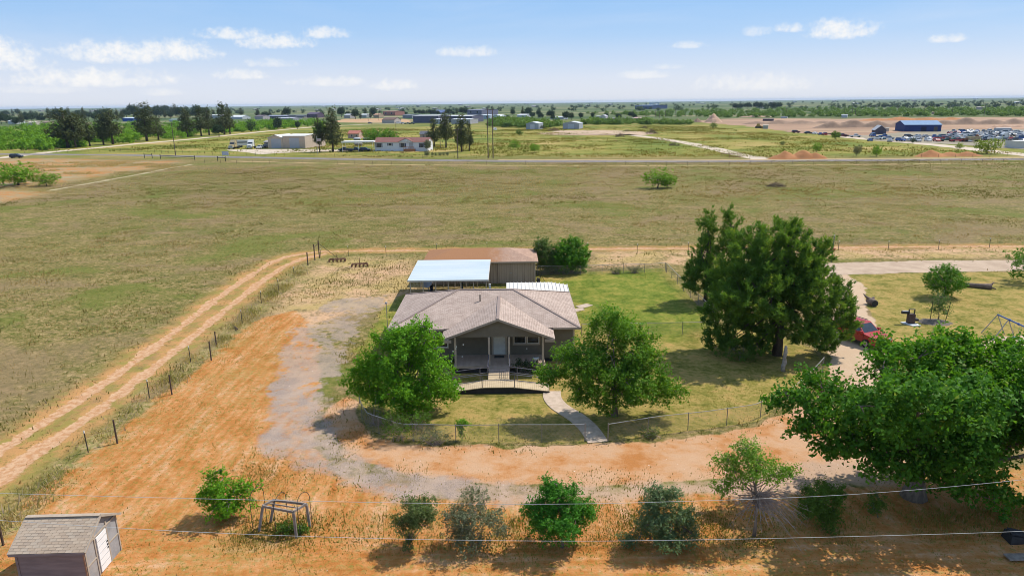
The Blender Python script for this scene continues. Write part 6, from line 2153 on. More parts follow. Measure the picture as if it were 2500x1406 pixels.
semi(gp(570, 364), R(-92), 'tan', 'tan semi truck tractor with a sleeper cab by the metal shop')
semi(gp(613, 363), R(-85), 'white', 'white semi truck tractor with a sleeper cab beside the tan one')
tl = thing('gooseneck_camper', 'white camper trailer with a dark stripe behind the tan truck', 'trailer', gp(594, 360), R(15))
MB().prism([(-4, -1.2, .9), (2.0, -1.2, .9), (2.2, -1.2, 1.9), (4.2, -1.2, 2.0), (4.2, -1.2, 3.4), (-4, -1.2, 3.5)], (0, 2.4, 0)).build('body', M_white, tl)
MB().box(-3.5, 3.8, -1.212, -1.202, 2.2, 2.7).build('dark_stripe', M_cglass, tl)
for xq in (-1.8, -.8):
    for sy in (-1, 1):
        MB().tube([(xq, sy * 1.1 - .12, .45), (xq, sy * 1.1 + .12, .45)], .45, 12).build('wheel', M_tyre, tl)
MB().beam((4.0, 0, 2.0), (4.0, 0, .2), .14, .14, (0, 1, 0)).build('landing_leg', M_black, tl)
car('suv', 'silver', gp(634, 364), R(-90), 'silver suv facing the road in front of the metal shop')
car('pickup', 'black', gp(647, 362), R(-70), 'dark vehicle squeezed against the metal shop wall')
car('pickup', 'black', gp(842, 369.5), R(178), 'black pickup truck at the left end of the white carport')
car('pickup', 'black', gp(868, 370), R(2), 'black pickup truck in the middle of the white carport')
car('suv', 'black', gp(892, 370), R(0), 'black suv at the right end of the white carport')
car('van', 'white', gp(1209, 319), R(-80), 'pale van parked behind the double power pole')


# ================================================================ FAR BUILDINGS
def building(name, label, x1, x2, y, hpx, dep, wallc, roofc, rise=None, axis='x', cat='house', wins=(), doors=(), over=.35, group=None, wall2=None, gable_front=False, roofm=None):
    """front wall from ground pixels (x1,y) to (x2,y); hpx wall height in pixels; dep metres; wins/doors in fractions of the front (u0,u1,v0,v1,kind)"""
    a, b_ = gp(x1, y), gp(x2, y)
    y2 = y
    wd = (b_ - a).length
    sc_ = mpp((a + b_) / 2)
    h = hpx * sc_
    if rise is None: rise = h * .35
    o = thing(name, label, cat, (a + b_) / 2, math.atan2(b_.y - a.y, b_.x - a.x), group)
    wm = wallc if not isinstance(wallc, tuple) else pm('wall_%d_%d' % (x1, y), wallc, tuple(v * .92 for v in wallc), .4, .85)
    rm_ = roofm or (roofc if not isinstance(roofc, tuple) else pm('roof_%d_%d' % (x1, y), roofc, tuple(v * .88 for v in roofc), .5, .7))
    w2 = wd / 2
    if axis == 'x':
        MB().prism([(-w2, 0, -.3), (-w2, dep, -.3), (-w2, dep, h), (-w2, dep / 2, h + rise), (-w2, 0, h)], (wd, 0, 0)).build('wall', wm, o)
        rf = MB()
        z_e = h - rise * over / (dep / 2) + .06
        rf.slab([(-w2 - over, -over, z_e), (w2 + over, -over, z_e), (w2 + over, dep / 2, h + rise + .06), (-w2 - over, dep / 2, h + rise + .06)], .12)
        rf.slab([(-w2 - over, dep / 2, h + rise + .06), (w2 + over, dep / 2, h + rise + .06), (w2 + over, dep + over, z_e), (-w2 - over, dep + over, z_e)], .12)
        rf.build('roof', rm_, o)
    else:
        MB().prism([(-w2, 0, -.3), (w2, 0, -.3), (w2, 0, h), (0, 0, h + rise), (-w2, 0, h)], (0, dep, 0)).build('wall', wm, o)
        rf = MB()
        z_e = h - rise * over / w2 + .06
        rf.slab([(-w2 - over, -over, z_e), (0, -over, h + rise + .06), (0, dep + over, h + rise + .06), (-w2 - over, dep + over, z_e)], -.12)
        rf.slab([(0, -over, h + rise + .06), (w2 + over, -over, z_e), (w2 + over, dep + over, z_e), (0, dep + over, h + rise + .06)], -.12)
        rf.build('roof', rm_, o)
    for (u0, u1, v0, v1) in wins:
        wx0, wx1 = -w2 + wd * u0, -w2 + wd * u1
        fr = MB().box(wx0 - .08, wx1 + .08, -.06, -.004, h * v0 - .08, h * v1 + .08).build('window', M_white, o)
        MB().box(wx0, wx1, -.075, -.062, h * v0, h * v1).build('pane', M_cglass, fr)
    for (u0, u1, v1, dc) in doors:
        MB().box(-w2 + wd * u0, -w2 + wd * u1, -.07, -.004, .02, h * v1).build('door', pm('door_%s' % (str(dc)), dc, tuple(v * .92 for v in dc), .6, .7), o)
    o['h'] = h
    o['w'] = wd
    return o


TAN, GREYD = (.50, .41, .32), (.38, .39, .42)
# metal shop: low gabled bay and tall flat bay
b1 = building('metal_shop', 'low gabled bay of the tan metal shop, left of the tall bay', 656, 691.5, 363, 25, 14, TAN, (.62, .61, .58), rise=1.3, axis='y', cat='shop', doors=((.22, .88, .93, GREYD),))
b2 = building('metal_shop', 'tall tan metal shop with a roll-up door and pale roof', 692, 746, 363, 30, 22, (.47, .375, .30), (.66, .65, .62), rise=.5, axis='x', cat='shop', doors=((.30, .74, .84, GREYD),), over=.15)
for lab, px, py in (('small white roof vent sphere behind the metal shop', 712, 331),):
    pass
building('leaning_shelter', 'small grey lean-to shelter beside the low metal shop', 646, 655, 361, 14, 6, (.30, .28, .27), (.33, .31, .30), rise=.6, cat='shelter')
# white ranch house with blue shutters
rh_ = building('ranch_house', 'white ranch house with navy shutters and a brown roof beyond the road', 915, 1044, 369.5, 22, 8.5, (.66, .67, .70), (.235, .105, .085), rise=1.7, cat='house', over=.3,
               wins=((.045, .13, .42, .86), (.27, .325, .60, .86), (.50, .575, .42, .86), (.865, .92, .42, .84)), doors=((.655, .735, .92, (.40, .41, .43)),))
M_shut = pm('navy_shutter', (.03, .035, .10), (.025, .03, .085), 3, .7)
hh, ww_ = rh_['h'], rh_['w']
for (u0, u1, v0, v1) in ((.045, .13, .42, .86), (.27, .325, .60, .86), (.50, .575, .42, .86), (.865, .92, .42, .84)):
    for uu in (u0 - .022, u1 + .006):
        MB().box(-ww_ / 2 + ww_ * uu, -ww_ / 2 + ww_ * (uu + .016), -.07, -.005, hh * v0 - .05, hh * v1 + .05).build('shutter', M_shut, rh_)
gx0, gx1 = -ww_ / 2 + ww_ * .465, -ww_ / 2 + ww_ * .74
gmb = MB().prism([(gx0, -.42, hh - .02), (gx1, -.42, hh - .02), ((gx0 + gx1) / 2, -.42, hh + 1.35)], (0, 1.6, 0))
gmb.build('front_gable', pm('wall_915_369.5', (.66, .67, .70)), rh_)
gr_ = MB()
mx_ = (gx0 + gx1) / 2
gr_.slab([(gx0 - .3, -.6, hh - .12), (mx_, -.6, hh + 1.47), (mx_, 3.4, hh + 1.47), (gx0 - .3, .4, hh - .12)], -.1)
gr_.slab([(mx_, -.6, hh + 1.47), (gx1 + .3, -.6, hh - .12), (gx1 + .3, .4, hh - .12), (mx_, 3.4, hh + 1.47)], -.1)
gr_.build('gable_roof', pm('roof_915_369.5', (.235, .105, .085)), rh_)
MB().box(-ww_ / 2 + ww_ * .58, -ww_ / 2 + ww_ * .775, -2.4, -.08, 0, 1.0).build('deck', pm('deck_redwood', (.33, .16, .08), (.27, .13, .065), 2, .9), rh_)
dk = MB()
for i in range(7):
    xq = -ww_ / 2 + ww_ * (.582 + .19 * i / 6)
    dk.box(xq - .05, xq + .05, -2.39, -2.28, 1.0, 1.95)
dk.box(-ww_ / 2 + ww_ * .58, -ww_ / 2 + ww_ * .775, -2.40, -2.27, 1.9, 2.0)
dk.build('deck_railing', pm('deck_redwood', (.33, .16, .08)), rh_)
# white carport beside it
c0 = gp(872, 371)
cpt = thing('carport', 'white flat roofed carport sheltering three dark vehicles beyond the road', 'carport', c0)
sc_ = mpp(c0)
for px_ in (838, 876, 910):
    for dy in (0, 6):
        q = gp(px_, 371) - c0
        MB().tube([(q.x, dy, 0), (q.x, dy, 22 * sc_)], .1, 6).build('post', M_white, cpt)
q0, q1 = gp(836, 371) - c0, gp(913, 371) - c0
MB().box(q0.x, q1.x, -.5, 7.5, 22 * sc_, 25 * sc_).build('roof', M_white, cpt)
building('playhouse', 'pink cottage with a red hipped roof behind the carport', 850, 876, 338.5, 12, 6, (.50, .33, .27), (.45, .17, .12), rise=1.6, cat='shed', wins=((.28, .42, .35, .75), (.72, .84, .35, .75)))
building('tool_shed', 'small tan shed with a dark grey roof behind the white house', 1025, 1043, 337, 9, 5, (.42, .37, .30), (.15, .15, .17), rise=1.7, cat='shed', doors=((.38, .62, .85, (.2, .17, .16)),))
for lab, px, py, c in (('grey camper shell behind the white carport', 872, 343.5, (.45, .46, .48)), ('pale boat hull stored behind the white carport', 895, 343, (.42, .38, .30)), ('dark water tank beside the black pickup row', 875, 356, (.33, .30, .26))):
    o = thing('yard_clutter', lab, 'clutter', gp(px, py))
    MB().ball((0, 0, .9), 1.6, 12, 7, (1.4, 1, .55)).build('shell', pm('clutter_%d' % px, c, tuple(v * .8 for v in c), 2, .7), o)
    MB().box(-1.6, 1.6, -.8, .8, 0, .6).build('base', M_black, o)
# two grey sheds in the green
for lab, x1, x2, y, dcol in (('left grey metal shed with a pale roll-up door in the green pasture', 1284, 1315, 316.5, (.55, .55, .60)), ('right grey metal shed with a wide door in the green pasture', 1374, 1414, 315.5, (.42, .47, .54))):
    building('metal_shed', lab, x1, x2, y, 13.5, 14, (.33, .36, .41), (.58, .60, .62), rise=1.2, axis='y', cat='shed', doors=((.32, .68, .86, dcol),), over=.2)
# blue metal building at the car lot
bb = building('metal_building', 'large blue metal building beside the car lot', 2207, 2297, 322, 16.5, 22, (.028, .05, .16), (.16, .27, .42), rise=2.2, cat='building', over=.3, doors=((.46, .60, .72, (.015, .02, .05)), (.80, .90, .72, (.10, .09, .08))))
building('barn_shed', 'small gambrel roofed shed in front of the blue metal building', 2136, 2163, 328, 10, 8, (.10, .09, .11), (.45, .46, .48), rise=2.4, axis='y', cat='shed', doors=((.25, .75, .8, (.06, .06, .10)),))
building('storage_box', 'beige steel storage box right of the gambrel shed', 2163, 2170, 322, 9, 4, (.45, .42, .36), (.45, .42, .36), rise=.1, cat='container')
building('cargo_trailer', 'long pale grey box trailer at the right of the car lot', 2432, 2468, 326, 12, 4, (.36, .39, .42), (.42, .45, .48), rise=.15, cat='trailer', over=.02)
building('water_tank', 'pale square tank building cut by the right edge', 2477, 2510, 363, 17, 8, (.55, .54, .50), (.58, .57, .54), rise=.2, cat='tank', over=.05)
building('site_hut', 'grey white hut on the bank above the pit', 2054, 2068, 288, 7, 8, (.48, .49, .52), (.52, .53, .55), rise=.4, cat='hut')

# town buildings along the far plain: (x1,x2,y,h,depth,wall,roof,rise,axis,label)
TOWN = [
    (1009, 1070, 300.5, 17, 30, (.11, .11, .17), (.62, .63, .66), .6, 'x', 'left half of the long navy warehouse behind the pines'),
    (1072, 1152, 299, 15, 30, (.11, .11, .17), (.62, .63, .66), .6, 'x', 'right half of the long navy warehouse behind the pines'),
    (1102, 1148, 303, 11, 20, (.36, .36, .38), (.62, .63, .66), .5, 'x', 'grey loading bay in front of the navy warehouse'),
    (1058, 1074, 303, 11, 20, (.38, .40, .44), (.60, .61, .64), .5, 'x', 'small pale annexe in front of the navy warehouse'),
    (1050, 1078, 278.5, 3, 40, (.12, .13, .20), (.10, .14, .27), 5, 'x', 'dark blue gable roof rising behind the navy warehouse'),
    (1141, 1176, 281, 12, 50, (.17, .17, .24), (.33, .34, .42), .8, 'x', 'blue grey flat block right of the warehouse trees'),
    (1172, 1195, 291, 9, 25, (.40, .45, .50), (.55, .59, .62), .6, 'x', 'pale low shed left of the double power pole'),
    (1203, 1221, 291, 7, 18, (.50, .53, .56), (.62, .64, .66), 1.6, 'y', 'pale gabled shed right of the double power pole'),
    (935, 965, 283, 10, 25, (.36, .16, .13), (.46, .24, .21), .8, 'x', 'red brick block with a pink parapet on the plain'),
    (933, 963, 301, 8, 14, (.46, .40, .38), (.17, .11, .09), 2.2, 'x', 'tan hipped house beside the parked trucks on the plain'),
    (912, 925, 288, 7, 12, (.42, .31, .22), (.46, .27, .17), 2, 'x', 'tan cottage with an orange roof left of the brick block'),
    (880, 895, 288, 7, 12, (.40, .40, .38), (.56, .58, .58), 1.5, 'x', 'grey roofed cottage behind the round green tree'),
    (840, 855, 289, 7, 12, (.42, .36, .34), (.40, .41, .43), 2, 'x', 'grey cottage at the left of the red building site'),
    (983, 1006, 289, 8, 25, (.24, .25, .28), (.28, .29, .32), .6, 'x', 'long low grey shed left of the navy warehouse'),
    (750, 775, 288, 9, 16, (.10, .07, .11), (.13, .10, .15), 2.6, 'x', 'dark plum house with a steep roof left of the tall pine'),
    (670, 716, 295, 6, 18, (.33, .32, .36), (.42, .42, .48), .8, 'x', 'long grey low shed with a lilac roof on the plain'),
    (646, 700, 291, 7, 22, (.09, .10, .14), (.24, .25, .34), 1.2, 'x', 'dark long shed behind the grey lilac shed'),
    (700, 742, 288, 5, 20, (.16, .17, .20), (.20, .21, .25), 1.0, 'x', 'dark flat roofed row behind the lilac shed'),
    (622, 642, 292, 7, 14, (.40, .36, .36), (.16, .13, .15), 2, 'x', 'small cottage with a dark roof in the town'),
    (563, 592, 291, 5, 16, (.45, .47, .50), (.70, .72, .74), 2.4, 'x', 'bright white roofed barn right of the pine row'),
    (512, 540, 290, 8, 14, (.46, .47, .47), (.60, .61, .62), .8, 'x', 'pale flat roofed house behind the pine row'),
    (413, 436, 297.5, 5, 10, (.30, .42, .42), (.50, .60, .60), .6, 'x', 'teal and white mobile home behind the mesquite thicket'),
    (426, 446, 280, 5, 16, (.50, .50, .50), (.60, .60, .60), .5, 'x', 'pale long roof behind the dark town trees'),
    (300, 326, 297, 8, 14, (.03, .09, .34), (.55, .62, .70), .6, 'x', 'blue building with a white roof seen between the pines'),
    (66, 86, 308, 8, 12, (.50, .44, .36), (.52, .46, .38), 1.5, 'x', 'tan house among the dark trees at far left'),
    (20, 40, 303, 7, 12, (.48, .50, .50), (.55, .58, .58), 1.5, 'x', 'pale house among the dark trees at the left edge'),
    (105, 118, 308, 8, 10, (.27, .17, .15), (.30, .20, .18), 1.5, 'x', 'reddish house among the dark trees at far left'),
    (1262, 1284, 286, 5, 20, (.50, .52, .54), (.72, .73, .74), 1.0, 'x', 'white roofed shed below the dark cottonwoods'),
    (1344, 1376, 292, 5, 14, (.34, .36, .40), (.48, .52, .54), 1.0, 'x', 'pale low house in the green brush belt'),
    (1465, 1478, 296, 11, 10, (.50, .49, .50), (.40, .40, .42), 1.5, 'y', 'small white gabled house at the left of the brown compound'),
    (1478, 1545, 296, 6, 12, (.12, .11, .13), (.26, .22, .24), .6, 'x', 'long dark compound wall and roof on the plain'),
    (1546, 1572, 298, 9, 14, (.36, .33, .30), (.50, .33, .30), .8, 'x', 'tan shed with a pink roof at the end of the compound'),
    (1550, 1592, 266.5, 8, 60, (.10, .13, .24), (.20, .27, .42), 1.5, 'x', 'long blue industrial hall far away on the plain'),
    (1455, 1466, 290.5, 6, 8, (.46, .44, .44), (.62, .60, .60), .4, 'x', 'white box truck body left of the brown compound'),
    (1585, 1593, 256, 5, 40, (.45, .52, .62), (.5, .56, .64), .5, 'x', 'pale tower block at the end of the blue hall'),
    (1846, 1862, 265, 4, 20, (.50, .48, .46), (.60, .58, .56), 1, 'x', 'pale farmhouse under the far dark trees'),
    (2275, 2286, 279, 4, 12, (.45, .30, .24), (.50, .33, .27), .8, 'x', 'small reddish hut in the far green brush'),
    (2382, 2400, 268, 6, 20, (.50, .40, .33), (.52, .43, .37), .5, 'x', 'pale tan building in the far green brush'),
]
for (x1, x2, y, h, dep, wc, rc, rise, ax_, lab) in TOWN:
    building('town_building', lab, x1, x2, y, h, dep, wc, rc, rise=rise, axis=ax_, cat='building', group='buildings scattered over the plain',
             wins=((.2, .3, .35, .75), (.65, .75, .35, .75)) if h > 8 and x2 - x1 < 40 else (), over=.3)
# scattered white specks: distant roofs far out on the plain
for i in range(46):
    px = rnd.uniform(20, 2480)
    hz_ = 265 - 28 * px / 2500
    y = hz_ + rnd.uniform(3.5, 15)
    building('distant_house', 'tiny pale house far out on the plain', px, px + rnd.uniform(4, 11), y, rnd.uniform(1.5, 3), 14, rnd.choice([(.5, .48, .45), (.55, .55, .55), (.42, .36, .32)]), rnd.choice([(.6, .6, .6), (.45, .42, .40), (.66, .66, .66)]), rise=1.2, group='tiny houses on the far plain', over=.2)

# ================================================================ CAR LOT
LOT = 'cars parked in the crowded lot'
spots = []
rg = random.Random(77)
rowsL = [(2098, 2500, 346, .10), (2130, 2500, 341, .10), (2196, 2496, 336.5, .09), (2300, 2500, 332, .06), (2305, 2480, 327.5, .03), (2318, 2470, 323.5, 0)]
NAMES = {'sedan': 'sedan', 'suv': 'suv', 'van': 'van', 'pickup': 'pickup'}
for ri, (xa, xb, yy, sl_r) in enumerate(rowsL):
    px = xa
    while px < xb:
        px += rg.uniform(15, 25) * (1.1 - ri * .08)
        if ri == 2 and 2420 < px < 2475: continue
        if ri in (0, 1) and px < 2190 and rg.random() < .3: continue
        kind = rg.choices(['sedan', 'suv', 'van', 'pickup'], [.48, .28, .08, .16])[0]
        colr = rg.choices(['white', 'silver', 'grey', 'black', 'red', 'blue', 'maroon', 'green', 'teal'], [.26, .22, .15, .1, .07, .12, .04, .02, .02])[0]
        rowname = ('in the front row of the car lot', 'in the second row of the car lot', 'in the third row of the car lot', 'in the fourth row of the car lot', 'in the fifth row of the car lot', 'in the back row of the car lot')[ri]
        car(kind, colr, gp(px, yy + rg.uniform(-.8, .8)), R(rg.choice([-90, 90, -60, 60, 0, 180]) + rg.uniform(-14, 14)), '%s %s %s beside the blue building' % (colr, NAMES[kind], rowname), LOT)
for (kind, colr, px, py, rz, lab) in (('pickup', 'white', 2088, 335.5, -10, 'white pickup driving on the pale lane left of the car lot'),
                                       ('pickup', 'white', 2140, 341.5, -35, 'white pickup with a dark front parked at the start of the lane'),
                                       ('pickup', 'maroon', 2055, 334.5, 0, 'maroon pickup left of the white pickup on the lane'),
                                       ('suv', 'red', 2013, 331, 80, 'red car at the right end of the roadside car row'),
                                       ('sedan', 'blue', 2003, 330, 60, 'blue car beside the red one in the roadside car row'),
                                       ('sedan', 'white', 1990, 328.5, 40, 'white car in the middle of the roadside car row'),
                                       ('sedan', 'black', 1973, 327, 0, 'black car in the roadside car row'),
                                       ('suv', 'maroon', 1943, 325, 0, 'dark maroon car at the left end of the roadside car row'),
                                       ('pickup', 'blue', 2158, 336, 0, 'bright blue pickup in front of the gambrel shed'),
                                       ('van', 'blue', 2130, 334, 80, 'blue van left of the gambrel shed'),
                                       ('suv', 'white', 1000 - 16, 303, 0, 'white suv in the parked row by the tan hipped house'), ('pickup', 'grey', 1000 - 5, 303.5, 10, 'grey pickup in the parked row by the tan hipped house'),
                                       ('pickup', 'black', 1006, 303.5, -20, 'black pickup in the parked row by the tan hipped house'), ('van', 'white', 973, 302.5, 0, 'white van in the parked row by the tan hipped house'),
                                       ('suv', 'grey', 904, 302.5, 10, 'grey car left of the tan hipped house')):
    car(kind, colr, gp(px, py), R(rz), lab)
semi(gp(2446, 345), R(175), 'white', 'white semi truck tractor facing left in the car lot')
bus = thing('wrecked_loader', 'rusty cream wrecked truck with a big drum in the car lot', 'wreck', gp(2375, 346.5), R(3))
MB().box(-3.0, 2.6, -1.1, 1.1, .6, 2.4).build('body', pm('cream_rust', (.42, .36, .22), (.26, .20, .13), 1.2, .9, dirt=(.15, .08, .05)), bus)
MB().box(-4.8, -3.0, -1.0, 1.0, .5, 1.6).build('bed', M_rust, bus)
MB().ball((1.6, 0, 2.5), .8, 10, 6).build('drum', M_rust, bus)
for xq in (-3.8, -1.8, 1.8):
    MB().tube([(xq, -1.2, .5), (xq, 1.2, .5)], .52, 12).build('wheel', M_tyre, bus)
dz = thing('bulldozer', 'yellow bulldozer working at the edge of the pink pit', 'bulldozer', gp(1852, 314), R(20))
M_yel = pm('machine_yellow', (.42, .29, .07), (.34, .23, .05), 2, .7)
MB().box(-2.2, 1.4, -1.3, 1.3, .3, 1.3).build('tracks', M_black, dz)
MB().box(-1.8, 1.6, -.8, .8, 1.0, 2.0).build('body', M_yel, dz)
MB().box(-1.2, .2, -.75, .75, 2.0, 3.3).build('cab', M_yel, dz)
MB().prism([(2.2, -1.8, .1), (2.6, -1.8, .1), (2.4, -1.8, .8), (2.6, -1.8, 1.4), (2.3, -1.8, 1.4)], (0, 3.6, 0)).build('blade', M_yel, dz)
building('site_trailer', 'pale grey tank trailer beside the bulldozer', 1863, 1875, 315, 8, 5, (.36, .38, .34), (.40, .42, .38), rise=.3, cat='trailer')
building('site_container', 'dark long container lying in the pit spoil', 1862, 1888, 296, 5, 8, (.09, .07, .09), (.13, .11, .13), rise=.1, cat='container')
building('site_container', 'white scrap sheets stacked at the back of the pit', 1906, 1921, 289, 4, 8, (.55, .53, .53), (.58, .56, .56), rise=.1, cat='container')

# ================================================================ SPOIL HEAPS, BRUSH PILES
M_orange = pm('orange_spoil', (.46, .205, .085), (.38, .165, .065), .35, .95, .6, 1.2, dirt=(.30, .17, .09))
M_sandp = pm('sand_heap', (.52, .34, .235), (.47, .30, .20), .3, .95, .3, 1.0)
M_spoil = pm('brown_spoil', (.33, .22, .15), (.26, .175, .12), .25, .95, .6, 1.0)


def mound(label, px, py, wpx, hpx, m, seed, n=26, rows=9, peaks=None, dep=.8, name='soil_heap', cat='heap', sharp=1.0, group=None):
    b = gp(px, py)
    s = mpp(b)
    o = thing(name, label, cat, b, group=group)
    Rx, Hh = wpx * s / 2, hpx * s
    pk = peaks or [(0, 0, 1, 1)]
    nx_, ny_ = 44, 26
    X, Y = np.meshgrid(np.linspace(-1.15, 1.15, nx_), np.linspace(-1.15, 1.15, ny_))
    Z = np.zeros_like(X)
    for (cx, cy, rr, ph) in pk:
        d = np.hypot(X - cx, Y - cy) / rr
        Z = np.maximum(Z, ph * np.clip(1 - d, 0, 1) ** sharp)
    nz = fbm(X * Rx + seed * 9, Y * Rx, .9 / max(Rx * .2, .5), seed, 4)
    Z = Z * (0.72 + .56 * nz) - .05
    V = np.stack([X.ravel() * Rx, Y.ravel() * Rx * dep, Z.ravel() * Hh], 1)
    i_ = (np.arange(ny_ - 1)[:, None] * nx_ + np.arange(nx_ - 1)[None, :]).ravel()
    link('heap', np_mesh('heap', V, np.stack([i_, i_ + 1, i_ + nx_ + 1, i_ + nx_], 1), 4, smooth=False), m, o)
    return o


mound('left orange dirt heap with two humps beside the paved road', 1948, 388, 145, 24, M_orange, 3, peaks=[(-.45, 0, .62, .8), (.15, .1, .6, 1), (.6, 0, .45, .7)], dep=.5)
mound('right orange dirt heap under the lime green mesquite', 2318, 382, 170, 20, M_orange, 4, peaks=[(-.55, 0, .5, .9), (0, .1, .5, .6), (.5, 0, .5, .7)], dep=.45)
mound('tall pale conical sand heap at the edge of the pit', 1741, 299, 48, 22, M_sandp, 5, sharp=1.0)
mound('small brown soil heap left of the sand cone', 1702, 299, 26, 11, M_spoil, 6)
for i, (px, py, w_, h_, m_, lab) in enumerate(((1930, 303, 230, 11, M_spoil, 'long brown spoil bank along the left of the pit'), (2110, 312, 240, 22, M_spoil, 'weathered grey brown bank behind the roadside cars'), (2390, 304, 240, 18, M_spoil, 'red cut bank behind the car lot'), (2230, 294, 260, 9, M_orange, 'pale far lip of the pit'), (1845, 287, 80, 6, M_sandp, 'rubble of pale rock at the back of the pit'), (2470, 312, 120, 8, M_sandp, 'smooth tan embankment right of the car lot'))):
    mound(lab, px, py, w_, h_, m_, 20 + i, peaks=[(-.7, 0, .4, .8), (-.25, .1, .5, 1), (.25, 0, .5, .9), (.7, 0, .4, .8)], dep=.28, name='spoil_bank', cat='bank')
M_brushw = pm('dead_brush', (.17, .115, .085), (.10, .07, .055), 3, .95)
for i, (px, py, w_, h_, lab) in enumerate(((1895, 456, 44, 11, 'small pile of cut branches in the middle of the big field'), (1646, 356, 27, 11, 'brush pile beside the pale ranch lane'), (1592, 327, 30, 15, 'large dark brush pile at the end of the bare pad'), (1514, 335, 24, 12, 'brush pile at the front of the bare pad'), (1574, 313, 16, 6, 'small dark brush pile behind the bare pad'), (1352, 320, 30, 9, 'tan brush pile left of the right grey shed'), (1532, 320, 16, 3, 'low brush heap on the bare pad'))):
    b = gp(px, py)
    s = mpp(b)
    o = thing('brush_pile', lab, 'brush pile', b)
    rgn = np.random.default_rng(600 + i)
    mb = MB()
    Rx, Hh = w_ * s / 2, h_ * s
    for k in range(170):
        a = rgn.uniform(0, 6.28)
        rr = math.sqrt(rgn.random()) * Rx
        hz_ = Hh * (1 - (rr / Rx) ** 1.6) * rgn.uniform(.3, 1)
        p = Vector((rr * math.cos(a), rr * math.sin(a) * .8, max(.05, hz_)))
        d = Vector(rgn.normal(0, 1, 3))
        d.z *= .45
        d = d.normalized() * rgn.uniform(.2, .5) * Rx * .6
        mb.tube([p - d, p + d], [.05 * Rx * .35, .02 * Rx * .3], 4, cap=False)
    mb.build('branches', M_brushw if i != 5 else pm('tan_brush', (.30, .20, .12), (.22, .15, .09), 3, .95), o)

# ================================================================ FAR TREES
ROW = 'row of pines along the pale drive at far left'
for i, (px, py, h, wf) in enumerate(((167, 361, 88, 1.35), (186, 361, 76, 1.0), (198, 358, 72, .9), (220, 357, 60, .9), (253, 354, 66, .9), (276, 353, 82, 1.05), (359, 345, 82, 1.1), (387, 342, 50, 1.2), (458, 335, 60, 1.1), (492, 333, 62, .95), (511, 331, 66, .8), (548, 329, 68, 1.0), (562, 328, 58, .8))):
    far_tree('pine', px, py, h, 'dark pine, number %s from the left in the row along the pale drive' % ('one two three four five six seven eight nine ten eleven twelve thirteen'.split()[i]), wf * 1.2, ROW)
far_tree('round', 535, 334, 32, 'small round dark green tree in front of the pine row', .75)
far_tree('mesquite', 614, 322, 30, 'small upright tree by the pale drive right of the pine row', .6, mat=M_fdark)
far_tree('round', 679, 317, 30, 'narrow dark tree leaning over the pale drive', .75)
far_tree('round', 727, 316, 18, 'round dark bush beside the pale drive', .9)
far_tree('pine', 781, 372, 82, 'thin open pine right of the metal shop with a flag in front', .62, var=1)
far_tree('pine', 813, 371, 94, 'tall dense dark pine left of the white carport', .95, var=0)
far_tree('round', 782, 340, 48, 'bright green tree behind the thin pine', .6, mat=M_mesq)
far_tree('mesquite', 915, 350, 38, 'broad green mesquite behind the white house, left one', 1.25, mat=M_mul2)
far_tree('mesquite', 952, 350, 32, 'broad green mesquite behind the white house, right one', 1.2, mat=M_mul2)
far_tree('pine', 1060, 359, 62, 'dark rounded pine right of the white house', 1.15, var=2)
far_tree('pine', 1089, 361, 84, 'tall pine with a thin crown right of the white house', .85, var=1)
far_tree('pine', 1127, 371, 80, 'grey green pine beside the pole, left of the pair', .95, var=0)
far_tree('pine', 1146, 369, 62, 'leaning pine right of the pair near the road', .8, var=2)
far_tree('round', 1045, 370, 26, 'silvery shrub at the corner of the white house', .7, mat=M_sage)
for i, (px, py, h) in enumerate(((1043, 383, 16), (1056, 381, 9), (1064, 381, 8), (1074, 381, 9), (1083, 381, 8), (1092, 381, 10))):
    far_tree('mesquite', px, py, h, 'dry grey bush in the small row by the road, number %s from the left' % 'one two three four five six'.split()[i], .8, 'dry bushes by the road', mat=M_sage, name='dry_bush')
far_tree('mesquite', 1257, 366, 22, 'lone small mesquite in the pasture, left of two', 1.0)
far_tree('mesquite', 1306, 373, 23, 'lone small mesquite in the pasture, right of two', 1.0)
far_tree('mesquite', 1605, 460, 48, 'bright green mesquite standing alone in the big field', 1.15)
far_tree('mesquite', 1631, 459, 34, 'smaller mesquite joined to the lone one in the big field', 1.0)
far_tree('mesquite', 45, 455, 56, 'spreading bright mesquite on the red bank at the left edge', 1.5)
far_tree('mesquite', -20, 462, 56, 'mesquite at the left edge of the picture on the red bank', 1.3)
far_tree('mesquite', 115, 455, 36, 'lower mesquite at the right end of the red bank clump', 1.3)
far_tree('mesquite', 2410, 376, 40, 'lime green mesquite on the right orange dirt heap', 1.15, mat=leafm('lime_leaf', (.17, .25, .03), (.25, .33, .05)))
far_tree('mesquite', 2341, 366, 16, 'small lime bush left of the lime green mesquite', .9, mat=leafm('lime_leaf', (.17, .25, .03), (.25, .33, .05)))
far_tree('mesquite', 1994, 372, 24, 'thin green sapling behind the left orange heap', .7)
far_tree('mesquite', 2140, 383, 28, 'spindly green mesquite right of the left orange heap', .7)
far_tree('mesquite', 2092, 382, 30, 'bare leaning mesquite between the two orange heaps', .5, mat=M_sage)
far_tree('mesquite', 2040, 341, 22, 'dark green bush below the maroon pickup', .9, mat=M_olive)
far_tree('mesquite', 2228, 350, 14, 'dark bush on the slope below the car lot', .9, mat=M_fdark)
far_tree('mesquite', 1910, 356, 12, 'dead stump bush in the pasture below the pit', .7, mat=M_dsage)
far_tree('mesquite', 1742, 314, 14, 'small open tree below the sand cone', 1.0, mat=M_olive)
far_tree('mesquite', 1268, 331, 14, 'scrubby bush left of the left grey shed', 1.2, mat=M_olive)
far_tree('mesquite', 1324, 316, 9, 'dark bush between the two grey sheds', 1.2, mat=M_fdark)
